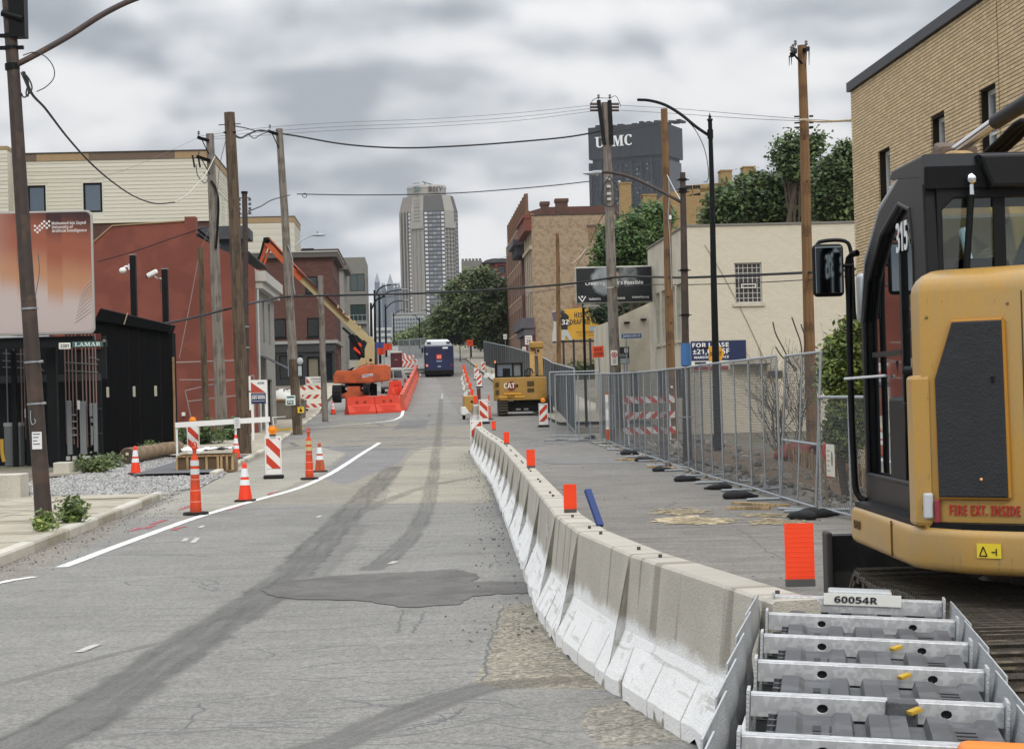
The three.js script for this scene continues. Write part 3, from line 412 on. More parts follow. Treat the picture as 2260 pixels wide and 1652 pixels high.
// red rowhouse: its side wall faces us
{
  const d = 80, c = at(560, 590, d), b = thing('red_rowhouse', 'red rendered rowhouse side wall with chimney behind utility poles', 'building', [c.x, gh(d), c.z], TURN);
  const q = ([a, y]) => { const p = at(a, y, d); return [p.x - c.x, p.y - gh(d)]; };
  const base = -0.3, O = [[120, 560], [205, 540], [250, 500], [408, 489]].map(q);
  const R1 = [432, 520], R2 = [548, 581], R3 = [560, 590];
  const out = [[q([120, 560])[0], base], [0, base], q(R3), q(R2), q(R1), q([432, 489]), ...O.reverse()];
  facade(b, 'wall', FRONT(), out, 0.3, redRender, []);
  part('chimney', redRender, b, (g) => { const a = q([408, 489]), e = q([432, 478]); g.box(a[0], e[0], a[1] - 0.5, e[1], -0.7, 0.012); });
  part('coping', bandTan, b, (g) => { const a = q([250, 500]), e = q([408, 489]), z = q([205, 540]); g.bar(V3(a[0], a[1] + 0.02, -0.12), V3(e[0] - 0.01, e[1] + 0.02, -0.12), 0.36, 0.05); g.bar(V3(z[0], z[1] + 0.02, -0.12), V3(a[0], a[1] + 0.02, -0.12), 0.36, 0.05); });
  part('roof', slate, b, (g) => { const P = [q([210, 538]), q([252, 502]), q([430, 490]), q([432, 521]), q([548, 583]), q([558, 591])]; for (let i = 0; i < P.length - 1; i++) g.bar(V3((P[i][0] + P[i + 1][0]) / 2, (P[i][1] + P[i + 1][1]) / 2 - 0.06, -0.31), V3((P[i][0] + P[i + 1][0]) / 2, (P[i][1] + P[i + 1][1]) / 2 - 0.06, -11), Math.abs(P[i + 1][0] - P[i][0]), 0.05); });
  const hR = q(R3)[1];
  facade(b, 'street_front', SIDE(), rect(0.3, 11, base, hR), 0.3, greyTrim, [[1.4, 4.0, 1.0, 1.9, { mx: 1, my: 2, deep: 0.1 }], [4.0, 4.0, 1.0, 1.9, { my: 2, deep: 0.1 }], [7.4, 4.0, 1.0, 1.9, { my: 2, deep: 0.1 }], [1.2, 0.2, 2.2, 2.2, { mx: 2, deep: 0.1 }], [6, 0.2, 2.6, 2.2, { mx: 3, deep: 0.1 }]]);
  part('cornice', S(0xb9b6b0, 0.7), b, (g) => g.box(0.01, 0.45, hR - 0.55, hR - 0.12, -11, -0.4).box(0.01, 0.3, hR - 0.85, hR - 0.552, -11, -0.5));
  part('awning', slate, b, (g) => { for (let i = 0; i < 14; i++) g.bar(V3(0.02, 3.4, -0.8 - i * 0.34), V3(1.25, 2.75, -0.8 - i * 0.34), 0.3, 0.03); });
  part('downspout', S(0xbfbfbb, 0.5), b, (g) => g.rod([0.1, 0, -0.3], [0.1, hR - 0.9, -0.3], 0.05));
}
// dark brick shop on the corner
{
  const d = 155, c = at(733, 556, d), b = thing('brick_shop_building', 'dark brown brick corner building with black shopfront beside the boom lift', 'building', [c.x, gh(d), c.z], TURN), H = c.y - gh(d), k = d / F, X = (p) => (p - 733) * k, Y = (p) => at(733, p, d).y - gh(d);
  const wo = { deep: 0.08, fw: 0.09, sill: 0.1, sillMat: MT.black };
  facade(b, 'wall', FRONT(), rect(-12, 0, Y(752), H - 0.4), 0.3, darkBrick, [[X(673), Y(742), 1.0, 1.55, wo], [X(672), Y(647), 1.0, 1.4, wo], [X(600), Y(742), 1.0, 1.55, wo]]);
  facade(b, 'wall', SIDE(), rect(0.3, 14, Y(752), H - 0.4), 0.3, darkBrick, [1, 3.1, 5.2, 7.6, 9.8, 12].flatMap((x) => [[x, Y(742), 1.0, 1.7, { deep: 0.08 }], [x, Y(655), 1.0, 1.7, { deep: 0.08 }]]));
  facade(b, 'shopfront', FRONT(-0.02), rect(-12, -0.02, -0.3, Y(752)), 0.3, S(0x222426, 0.6), [[X(671), 0.05, 1.0, 2.2, { glass: S(0x77725f, 0.3), fw: 0.12, deep: 0.3 }], [X(610), 0.5, 1.9, 1.9, { mx: 2, deep: 0.2 }], [X(705), 0.3, 0.8, 2.2, { deep: 0.2 }], [X(560), 0.5, 1.6, 1.9, { deep: 0.2 }]]);
  facade(b, 'shopfront', SIDE(-0.02), rect(0.3, 14, -0.3, Y(752)), 0.3, darkBrick, [[0.9, 0.4, 1.6, 2.2, { mx: 2 }], [3.2, 0.4, 1.6, 2.2, { mx: 2 }], [6, 0.2, 1.6, 2.4, { mx: 2 }]]);
  part('shop_cornice', S(0x8f8f8d, 0.7), b, (g) => g.box(-12, 0.25, Y(757), Y(750), 0.002, 0.3).box(0.002, 0.25, Y(757), Y(750), -14, 0.001)); part('fascia_band', S(0x2a2c2e, 0.6), b, (g) => g.box(-12, 0.12, Y(775), Y(757) - 0.004, 0.002, 0.14));
  part('cornice', S(0x55504b, 0.8), b, (g) => g.box(-12, 0.4, H - 0.4, H, -0.3, 0.4).box(0.0, 0.4, H - 0.42, H, -14, -0.302)); part('gutter', S(0xa6a6a2, 0.6), b, (g) => g.box(-12, 0.46, H + 0.004, H + 0.1, 0.1, 0.46).box(0.2, 0.46, H + 0.004, H + 0.1, -14, 0.098));
  part('roof', slate, b, (g) => g.box(-11.9, -0.31, H - 0.3, H - 0.2, -13.9, -0.31)); part('roof_vent', S(0x2a2624, 0.8), b, (g) => g.box(X(663), X(690), H - 0.3, Y(543), -3, -1.6));
  part('wall', darkBrick, b, (g) => g.box(-12, -0.3, -0.3, H - 0.35, -14.2, -14).box(-12.2, -12, -0.3, H - 0.35, -14, -0.3));
}
// pale painted rowhouse and grey modern block farther up the left side
{
  const d = 182, c = at(757, 585, d), b = thing('narrow_rowhouse', 'narrow grey rowhouse with brown mansard between brick shop and modern block', 'building', [c.x, gh(d), c.z], TURN), H = c.y - gh(d);
  facade(b, 'wall', FRONT(), rect(-6, 0, -0.3, H), 0.3, greyTrim, []); facade(b, 'wall', SIDE(), rect(0.3, 10, -0.3, H), 0.3, greyTrim, [1, 4, 7].flatMap((x) => [[x, 1, 1.2, 2], [x, 4.2, 1.2, 2], [x, 7, 1.2, 1.8]]));
  part('mansard', S(0x4c3a33, 0.85), b, (g) => g.ext([[-6, H], [0.4, H], [-0.4, H + 1.6], [-6, H + 1.6]], 10, mT(0, 0, -10))); part('cornice', S(0x6e6660, 0.8), b, (g) => g.box(-6, 0.5, H - 0.4, H - 0.003, -10, 0.3));
}
{
  const d = 240, c = at(805, 567, d), b = thing('modern_block', 'grey modern block with large dark green windows up the street', 'building', [c.x, gh(d), c.z], TURN), H = c.y - gh(d), k = d / F, X = (p) => (p - 805) * k, Y = (p) => at(805, p, d).y - gh(d), gm = SM(0x77766f, 0.85, 3, 0.06, 0.05, 421), gg = new MPM({ color: 0x2c3d3b, roughness: 0.1, clearcoat: 1 });
  facade(b, 'wall', FRONT(), rect(-9, 0, -0.3, H), 0.3, gm, [[X(770), Y(642), 1.9, 2.2, { mx: 2, glass: gg }], [X(770), Y(706), 1.95, 2.0, { mx: 2, glass: gg }], [X(766), Y(795), 2.2, 3.2, { mx: 2, glass: MT.glassDark }], [X(712), Y(706), 1.9, 2.2, { mx: 2, glass: gg }]]);
  facade(b, 'wall', SIDE(), rect(0.3, 16, -0.3, H), 0.3, gm, [2, 6, 10].flatMap((x) => [[x, 1, 2.4, 2.6, { mx: 2, glass: gg }], [x, 5, 2.4, 2.2, { mx: 2, glass: gg }], [x, 8.6, 2.4, 2.2, { mx: 2, glass: gg }]]));
  part('balcony_rail', MT.tubeSteel, b, (g) => { g.bar(V3(X(768), Y(712) + 1, 0.5), V3(0, Y(712) + 1, 0.5), 0.06, 0.06); for (let i = 0; i <= 4; i++) g.rod([X(768) * (i / 4), Y(712), 0.5], [X(768) * (i / 4), Y(712) + 1, 0.5], 0.03); g.box(X(768) - 0.1, 0.05, Y(712) - 0.12, Y(712), 0.002, 0.6); });
  part('roof', slate, b, (g) => g.box(-8.9, -0.3, H - 0.2, H - 0.1, -16, -0.31)); part('wall', gm, b, (g) => g.box(-9, -0.3, -0.3, H - 0.01, -16.3, -16.0));
}
// tan brick building, near right, with raked courses
{
  const t = 9.9, d0 = 42.2, b = thing('tan_brick_building', 'tan brick building with dark raked joints rising behind the near excavator', 'building', sp(t, d0), TURN), H = at(1895, 182, d0).y - gh(d0), L = 26;
  // local: far end at z = 0, runs towards us along +z; visible face looks to -x
  const bt = (() => { const base = lin(0xc4ad88); const tx = ctex(512, 64, (u, v) => { const c = Math.floor(u * 20), row = Math.floor(v * 8), e = mod(u * 20, 1), k = 0.86 + 0.28 * hash(c, row, 9) + 0.12 * (vn(u * 256, v * 64, 4, 256, 64) - 0.5); return e < 0.05 ? base.map((q) => q * 0.6) : base.map((q, i) => q * k * (i === 2 ? 0.95 + 0.1 * hash(c, row, 12) : 1)); }); tx.repeat.set(1 / 4, 1 / (8 * 0.0677)); return new MSM({ map: tx, roughness: 0.88, bumpMap: grain, bumpScale: 0.004 }); })();
  const k = (px, py) => { const v = dirOf(px, py), A = V3(Math.cos(TURN), 0, -Math.sin(TURN)); /* wall normal axis */ const p0 = sp(t, d0), o = V3(0, EYE, 0), s = p0.clone().sub(o).dot(A) / v.dot(A), p = o.add(v.multiplyScalar(s)).sub(p0); const zl = p.dot(V3(Math.sin(TURN), 0, Math.cos(TURN))); return [zl, p.y + (gh(d0) - gh(d0))]; };
  const wins = [[[1940, 337], [1966, 436]], [[2056, 264], [2087, 360]], [[2163, 203], [2200, 300]]].map(([a, e]) => { const A = k(...a), B = k(...e); const y1 = A[1] - gh(d0), z0 = A[0], z1 = k(e[0], a[1])[0]; return [z0, y1 - 1.5, Math.max(0.75, z1 - z0), 1.5]; });
  const w4 = wins.map((w) => [w[0], w[1] - 3.3, w[2], 1.7]); const all = [...wins, ...w4];
  const wo = { frame: S(0xc8cac8, 0.5), glass: new MPM({ color: 0x6c7478, roughness: 0.1, clearcoat: 1 }), deep: 0.13, fw: 0.08, my: 2 };
  facade(b, 'mortar_wall', SIDEL(0.016), rect(0, L, -0.3, H), 0.4, SM(0x241a0e, 0.95, 0.5, 0.15, 0.2, 431), all.map((w) => [...w, wo]));
  let n = 0; const step = 0.0677, m = SIDEL(0.016);
  for (let y = 0; y < H - 0.25; y += step) {
    let cuts = [[0, 10.55], [10.6, L]]; for (const [wx, wy, ww, wh] of all) if (y < wy + wh && y + 0.052 > wy) cuts = cuts.flatMap(([a, e]) => [[a, Math.min(e, wx)], [Math.max(a, wx + ww), e]].filter(([p, q]) => q - p > 0.03));
    for (const [a, e] of cuts) { const o = part('brick_course', bt, b, (g) => g.box(a, e, y, y + 0.053, -0.012, 0.032)); const sh = Math.floor(hash(n++, 3, 5) * 40) * 0.2; const uv = o.geometry.attributes.uv; for (let i = 0; i < uv.count; i++) uv.setX(i, uv.getX(i) + sh); o.applyMatrix4(m); }
  }
  facade(b, 'end_wall', mT(0, 0, 0).multiply(rotY(Math.PI)), rect(-14, -0.03, -0.3, H - 0.03), 0.3, BRK(0xb89c72, 0x6a5636, 9), []);
  part('coping', S(0x33343a, 0.6), b, (g) => g.box(-0.09, 0.45, H - 0.2, H, -0.08, L)); part('roof', slate, b, (g) => g.box(0.45, 14, H - 0.3, H - 0.2, 0, L)); part('wall', bt, b, (g) => g.box(0.05, 14, -0.3, H - 0.2, L - 0.3, L).box(13.7, 14, -0.3, H - 0.25, 0.001, L - 0.301));
  part('wall_bracket', S(0x8d3a22, 0.7), b, (g) => { const p = k(2073, 355); g.box(-0.1, 0.014, p[1] - 0.25 - gh(d0), p[1] - gh(d0), p[0] - 0.05, p[0] + 0.05); });
}
// white painted building with the gridded window, and its low annex
const whiteBrick = (() => { const t = brickTex(0xcdc5b2, 0xc2baa6, 13, 0.21, 0.07, 0.05); return new MSM({ map: t, roughness: 0.85, bumpMap: grain, bumpScale: 0.004 }); })(), whiteRender = SM(0xc6beac, 0.88, 2.4, 0.07, 0.06, 441, 0xbab29e);
{
  const d = 70, c = at(1510, 500, d), b = thing('white_painted_building', 'cream painted brick building with barred grid window beyond the fence', 'building', [c.x, gh(d), c.z], TURN), H = c.y - gh(d), k = d / F, X = (p) => (p - 1510) * k, Y = (p, x = 1510) => at(x, p, d).y - gh(d);
  const gx = X(1619), gy = Y(668, 1650), gw = 1.02, ghh = Y(579, 1650) - gy;
  facade(b, 'wall', FRONT(), rect(0, 8.2, -0.3, H), 0.3, whiteBrick, [[gx, gy, gw, ghh, { mx: 6, my: 8, mw: 0.012, fw: 0.05, deep: 0.08, frame: S(0xb8b8b4, 0.6), glass: S(0x39302e, 0.35), sill: 0.12, sillMat: whiteRender }]]);
  part('window_vent_frame', S(0xd2d0c8, 0.6), b, (g) => { const x0 = gx + 0.25, x1 = gx + 0.8, y0 = gy + ghh * 0.37, y1 = gy + ghh * 0.48; g.box(x0, x1, y0, y0 + 0.04, -0.08, -0.03).box(x0, x1, y1 - 0.04, y1, -0.08, -0.03).box(x0, x0 + 0.04, y0 + 0.041, y1 - 0.041, -0.08, -0.03).box(x1 - 0.04, x1, y0 + 0.041, y1 - 0.041, -0.08, -0.03); });
  const sw = [1.2, 3.0, 5.6, 7.4].map((x) => [x, H - 4.1, 1.3, 2.1, { frame: S(0xd0ccbc, 0.6), mx: 1, my: 2, deep: 0.14, glass: MT.glassBlue, sill: 0.12, sillMat: whiteRender }]);
  facade(b, 'street_front', SIDEL(), rect(-11, -0.3, -0.3, H), 0.3, whiteRender, sw.map(([x, y, w, h, o]) => [-x - w, y, w, h, o]).concat([[-3.6, 1.3, 1.9, 1.1, { mx: 3, my: 1, frame: S(0x5a5850, 0.6), deep: 0.05 }], [-8.4, 1.3, 1.9, 1.1, { mx: 3, frame: S(0x5a5850, 0.6), deep: 0.05 }]]));
  part('coping', S(0x7b7872, 0.7), b, (g) => g.box(-0.06, 8.25, H + 0.002, H + 0.07, -0.35, 0.05).box(-0.06, 0.34, H + 0.002, H + 0.07, -11, -0.352)); part('roof', slate, b, (g) => g.box(0.3, 8.2, H - 0.3, H - 0.2, -11, -0.31)); part('wall', whiteBrick, b, (g) => g.box(7.9, 8.2, -0.3, H - 0.02, -11, -0.31).box(0.3, 8.2, -0.3, H - 0.02, -11.3, -11.002));
  part('door_canopy', S(0x4a4c4c, 0.6), b, (g) => g.box(X(1605), X(1688), Y(806, 1640), Y(803, 1640), 0.004, 0.5)); part('vent_grille', S(0x4d4c46, 0.7), b, (g) => g.box(X(1688), X(1720), Y(833, 1700), Y(818, 1700), 0.002, 0.06)); part('conduit', S(0x9c947e, 0.7), b, (g) => g.tube([[X(1555), Y(540, 1560), 0.02], [X(1590), Y(600, 1590), 0.02], [X(1640), Y(700, 1640), 0.02], [X(1684), Y(800, 1680), 0.02]], 0.012)); part('yellow_gas_pipe', S(0xbfa03a, 0.6), b, (g) => g.tube([[X(1686), Y(803, 1686), 0.06], [X(1686), Y(825, 1686), 0.06], [X(1700), Y(838, 1700), 0.06], [X(1715), 0, 0.06]], 0.025)); part('wall_bracket', MT.black, b, (g) => g.box(X(1534), X(1555), Y(769, 1540), Y(766, 1540), 0.004, 0.1));
  // leasing board fixed on the front
  const lb = part('leasing_board', S(0x16244e, 0.5), b, (g) => g.box(X(1518), X(1640), Y(795, 1560), Y(752, 1560), 0.01, 0.05)); lb.userData.label = 'navy leasing board with white lettering';
  sign('lettering', 'FOR LEASE', 0.16, MT.white, lb, (X(1518) + X(1640)) / 2 - 0.3, Y(761, 1560), 0.052, 0, { w: 1.35 }); sign('lettering', '±21,000 SF', 0.19, MT.white, lb, X(1562), Y(776, 1560), 0.052, 0, { w: 1.35 }); sign('lettering', 'WAREHOUSE SPACE', 0.085, MT.white, lb, X(1562), Y(788, 1560), 0.052, 0, { w: 1.3 });
  const l2 = part('agent_board', S(0xd8d8d2, 0.5), b, (g) => g.box(X(1518), X(1600), Y(818, 1560), Y(796, 1560), 0.01, 0.05)); part('agent_logo', S(0x2b2c3a, 0.5), l2, (g) => g.box(X(1525), X(1550), Y(803, 1560), Y(798, 1560), 0.052, 0.058)); part('agent_stripe', S(0x8d2f38, 0.5), l2, (g) => g.box(X(1519), X(1599), Y(817, 1560), Y(808, 1560), 0.052, 0.056));
}
{
  const d = 84, b0 = at(1367, 700, d), b = thing('low_annex', 'low cream annex wall with sloping parapet below the dark billboard', 'building', [b0.x, gh(d), b0.z], TURN), q = (a, y) => { const p = at(a, y, d); return [p.x - b0.x, p.y - gh(d)]; };
  facade(b, 'wall', FRONT(), [[0, -0.3], [2.2, -0.3], q(1455, 660), q(1445, 663), [q(1380, 692)[0], q(1380, 692)[1]], q(1367, 698)], 0.3, whiteRender, []);
  facade(b, 'wall', SIDEL(), rect(-12, -0.3, -0.3, q(1367, 700)[1]), 0.3, whiteRender, []); part('roof', slate, b, (g) => g.box(0.3, 9, q(1367, 700)[1] - 0.2, q(1367, 700)[1] - 0.1, -12, -0.31));
  part('wall_lamp', MT.black, b, (g) => { for (const [x, y] of [[1383, 712], [1420, 705]]) { const p = q(x, y); g.box(p[0] - 0.12, p[0] + 0.12, p[1] - 0.04, p[1] + 0.04, 0.003, 0.25); } }); part('door', S(0x2a2a2c, 0.6), b, (g) => g.box(q(1391, 800)[0], q(1397, 800)[0] + 0.2, 0, 2.2, 0.002, 0.04));
}
// old commercial blocks in the middle distance, right side
const patchBrick = BRK(0xa08d75, 0x94816a, 15, { vary: 0.12, patch: 0x826d58 }), brownBrick = BRK(0x62443a, 0x4d3831, 17), sandStone = SM(0xa99a80, 0.9, 1.5, 0.2, 0.1, 451), redPaintB = SM(0x5d2c2b, 0.8, 1.2, 0.15, 0.08, 452), greyStone = SM(0x57545a, 0.85, 1.3, 0.15, 0.1, 453);
{
  const d = 166, c = at(1172, 476, d), b = thing('tan_patched_building', 'four storey block with patchy tan side wall behind the yellow billboard', 'building', [c.x, gh(d), c.z], TURN), H = c.y - gh(d), k = d / F, X = (p) => (p - 1172) * k, Y = (p) => at(1172, p, d).y - gh(d);
  facade(b, 'wall', FRONT(), rect(0, 7.4, -0.3, H), 0.3, patchBrick, []); part('bricked_window', BRK(0x8a6f58, 0x6b5646, 18), b, (g) => g.box(X(1258), X(1282), Y(695), Y(665), 0.003, 0.03)); part('bricked_window', BRK(0x8a6f58, 0x6b5646, 18), b, (g) => g.box(X(1298), X(1322), Y(532), Y(505), 0.003, 0.03)); part('lintel', S(0x5c4a42, 0.9), b, (g) => g.box(X(1295), X(1326), Y(505), Y(499), 0.003, 0.05));
  const wn = []; for (let f = 0; f < 3; f++) for (let i = 0; i < 4; i++) wn.push([-2.3 - i * 2.6, 5.0 + f * 3.4, 1.2, 2.3, { my: 2, deep: 0.2, frame: S(0x4c4a44, 0.7), glass: MT.glassBlue, sill: 0.2, sillMat: sandStone }]);
  facade(b, 'street_front', SIDEL(-0.004), rect(-11, -0.3, 4.2, H), 0.35, sandStone, wn);
  facade(b, 'shopfront', SIDEL(-0.25), rect(-11, 0.2, -0.3, 4.2), 0.35, redPaintB, [[-4.4, 0.4, 3.2, 2.6, { mx: 2 }], [-8.6, 0.4, 3.2, 2.6, { mx: 2 }]]);
  part('cornice', BRK(0x7b4437, 0x5d3a31, 19), b, (g) => g.box(-0.6, 0.0, H - 1.3, H + 0.1, -11, 0.14).box(-0.75, 0.0, H - 0.2, H + 0.102, -11, 0.2)); part('shop_cornice', greyStone, b, (g) => g.box(-1.1, 0.002, 4.0, 4.9, -11, 0.6).box(-0.9, -0.002, 3.4, 3.998, -11, 0.45)); part('corner_pier', redPaintB, b, (g) => g.box(-0.9, -0.2, 0, 3.4, -0.6, 0.3)); part('string_course', sandStone, b, (g) => g.box(-0.2, 0.05, 10.9, 11.2, -11, 0.06));
  for (const [a, e, y] of [[1229, 1255, 438], [1196, 1213, 444]]) part('chimney', BRK(0x5c4339, 0x473630, 20), b, (g) => g.box(X(a), X(e), H - 0.5, Y(y) - 0.3, -1.6, -0.4).box(X(a) - 0.08, X(e) + 0.08, Y(y) - 0.298, Y(y), -1.68, -0.32));
  part('parapet_coping', S(0x453b34, 0.9), b, (g) => g.box(0.002, 7.4, H + 0.002, H + 0.1, -0.32, 0.05)); part('roof', slate, b, (g) => g.box(0.3, 7.4, H - 0.4, H - 0.3, -11, -0.31)); part('wall', patchBrick, b, (g) => g.box(7.1, 7.4, -0.3, H - 0.02, -11, -0.31).box(0.3, 7.4, -0.3, H - 0.02, -11.3, -11.002));
}
{
  const d = 178, c = at(1160, 540, d), b = thing('ornate_red_building', 'dark red painted facade with deep bracketed cornice between taller blocks', 'building', [c.x, gh(d), c.z], TURN), H = c.y - gh(d);
  const wn = []; for (let f = 0; f < 2; f++) for (let i = 0; i < 3; i++) wn.push([-2.4 - i * 2.2, 4.6 + f * 3.6, 1.1, 2.7, { my: 2, deep: 0.3, frame: S(0x6d5d4c, 0.7), glass: MT.glassDark }]);
  facade(b, 'street_front', SIDEL(), rect(-8.5, 0, -0.3, H - 0.02), 0.35, redPaintB, wn); part('wall', redPaintB, b, (g) => g.box(0.35, 8, -0.3, H - 0.02, -8.3, -0.1));
  part('cornice', greyStone, b, (g) => { g.box(-1.2, 0.3, H, H + 0.5, -8.6, 0.4); for (let i = 0; i < 8; i++) g.box(-0.9, -0.003, H - 0.9, H - 0.003, -0.4 - i * 1.05, -0.1 - i * 1.05); }); part('shop_cornice', greyStone, b, (g) => g.box(-0.9, 0.2, 3.7, 4.3, -8.5, 0.1)); part('shopfront', S(0x3a3134, 0.7), b, (g) => g.box(-0.3, -0.002, 0, 3.7, -8, -0.4));
}
{
  const d = 187, c = at(1160, 462, d), b = thing('brown_brick_building', 'tall brown brick block with notched parapet beyond the red facade', 'building', [c.x, gh(d), c.z], TURN), H = c.y - gh(d);
  const wn = []; for (let f = 0; f < 4; f++) for (let i = 0; i < 11; i++) wn.push([-2.6 - i * 3.4, 4.0 + f * 3.6, 1.4, 2.4, { my: 2, deep: 0.25, frame: S(0x5d5348, 0.7), glass: MT.glassDark, sill: 0.2, sillMat: sandStone }]);
  facade(b, 'street_front', SIDEL(), rect(-40, -0.02, -0.3, H - 1.2), 0.35, BRK(0x7c5c48, 0x5d4a3e, 22), wn); part('parapet', BRK(0x7c5c48, 0x5d4a3e, 22), b, (g) => g.ext([[-40, H - 1.2], [-0.02, H - 1.2], [-0.02, H - 0.1], [-6, H - 0.4], [-40, H - 0.6]], 0.35, SIDEL(0.35)));
  facade(b, 'wall', FRONT(), [[0.36, -0.3], [9, -0.3], [9, H + 0.2], [2.3, H + 0.2], [2.3, H - 0.8], [1.5, H - 0.8], [1.5, H + 0.1], [0.36, H - 0.2]], 0.4, brownBrick, []); part('roof', slate, b, (g) => g.box(0.4, 9, H - 1.5, H - 1.4, -40, -0.41));
}
{
  const d = 265, c = at(1107, 570, d), b = thing('gabled_brown_house', 'low brown house with dark eaves peeping above the big street tree', 'building', [c.x, gh(d), c.z], TURN), H = c.y - gh(d);
  part('wall', brownBrick, b, (g) => g.box(-2.2, 2.5, -0.3, H - 0.6, -10, 0)); part('roof', slate, b, (g) => g.ext([[-2.8, H - 0.6], [3, H - 0.6], [3, H - 0.1], [-1.2, H], [-2.2, H - 0.2]], 11, mT(0, 0, -10.5))); facade(b, 'gable', FRONT(0.31), rect(-1, 1, H - 2.6, H - 0.7), 0.3, redPaintB, [[-0.5, H - 2.2, 0.9, 1.2]]);
}
// tan apartments on the rise behind the white building
{
  const d = 132, c = at(1500, 412, d), b = thing('tan_apartment_house', 'tan brick apartment house with tall chimneys rising above the trees', 'building', [c.x, gh(d), c.z], TURN), H = c.y - gh(d), k = d / F, X = (p) => (p - 1500) * k, Y = (p) => at(1500, p, d).y - gh(d), tb = BRK(0x9c8258, 0x84704f, 24, { vary: 0.15 });
  const wn = [[X(1512), Y(432), 0.5, 0.7], [X(1530), Y(432), 0.5, 0.7], [X(1570), Y(480), 0.9, 1.7]].map((w) => [...w, { deep: 0.1 }]);
  facade(b, 'wall', FRONT(), [[X(1470), -0.3], [X(1700), -0.3], [X(1700), Y(398)], [X(1600), Y(402)], [X(1575), Y(408)], [X(1560), Y(416)], [X(1500), Y(420)], [X(1470), Y(424)]], 0.3, tb, wn); facade(b, 'wall', SIDEL(X(1470)), rect(-12, -0.3, -0.3, Y(424)), 0.3, tb, []);
  for (const [a, e, y, h] of [[1595, 1620, 375, 400], [1646, 1672, 368, 400], [1370, 1394, 398, 470], [1420, 1450, 425, 480]]) part('chimney', tb, b, (g) => g.box(X(a), X(e), h > 420 ? -0.3 : Y(415), Y(y) - 0.1, -1.6, -0.4).box(X(a) - 0.05, X(e) + 0.05, Y(y) - 0.098, Y(y), -1.65, -0.35));
  part('roof', slate, b, (g) => g.box(X(1470) + 0.3, X(1700), Y(424) - 0.3, Y(424) - 0.2, -12, -0.31));
}
// far towers
{
  const d = 1600, b = thing('dark_steel_skyscraper', 'dark steel skyscraper with white letters on its top band', 'skyscraper'), c = at(1404, 275, d), W = 62, H = c.y + 30; b.position.set(c.x - 9, -30, c.z); b.rotation.y = -0.42;
  const st = SM(0x10131d, 0.6, 12, 0.1, 0.05, 461), gl = S(0x1b202a, 0.35), w = W / 2 / Math.cos(0.42) * 0.98;
  part('shaft', gl, b, (g) => g.box(-w + 1, w - 1, 0, H - 30, -48, 0)); part('sign_band', st, b, (g) => g.box(-w, w, H - 27, H, -50, 1.6)); part('recess_band', S(0x1c1e24, 0.7), b, (g) => g.box(-w + 2.5, w - 2.5, H - 30, H - 27, -48, -0.8));
  for (let i = 0; i <= 21; i++) part('steel_column', st, b, (g) => { const x = mix(-w + 1.2, w - 1.2, i / 21), q = i % 3 ? 0.3 : 1.2; g.box(x - q, x + q, 0, H - 30.2, 0.001, i % 3 ? 1.2 : 2.4); });
  for (let i = 0; i < 44; i++) part('spandrel', st, b, (g) => g.box(-w + 1.1, w - 1.1, H - 33 - i * 3.9, H - 31 - i * 3.9, 0.001, 0.8));
  for (let i = 1; i < 7; i++) part('panel_joint', S(0x1a1c22, 0.7), b, (g) => { const x = mix(-w, w, i / 7); g.box(x - 0.3, x + 0.3, H - 26.5, H - 0.5, 1.601, 1.9); });
  const r = R(8); for (let i = 0; i < 90; i++) part('lit_window', S(0x9aa2ac, 0.4), b, (g) => { const fl = Math.floor(r() * 14), col = 2 + Math.floor(r() * 4), x = mix(-w + 1.2, w - 1.2, col / 7) + 2.2 + Math.floor(r() * 4) * 2, y = H - 33 - fl * 3.9 - 1.6; g.box(x, x + 1.4, y, y + 1.1, 0.002, 0.2); });
  const tg = lettering('UPMC', 9, 1, fontSerif); tg.computeBoundingBox(); tg.scale(33 / (tg.boundingBox.max.x - tg.boundingBox.min.x), 1, 1); tg.translate(-w + 23, H - 13, 1.9); part('lettering', S(0xe4e6e8, 0.5), b, (g) => g.add(tg)); part('rooftop_plant', st, b, (g) => { for (let i = 0; i < 12; i++) g.box(-w + 4 + i * 6.6, -w + 7 + i * 6.6 + r() * 3, H, H + 0.8 + r() * 2.2, -20, -5); });
}
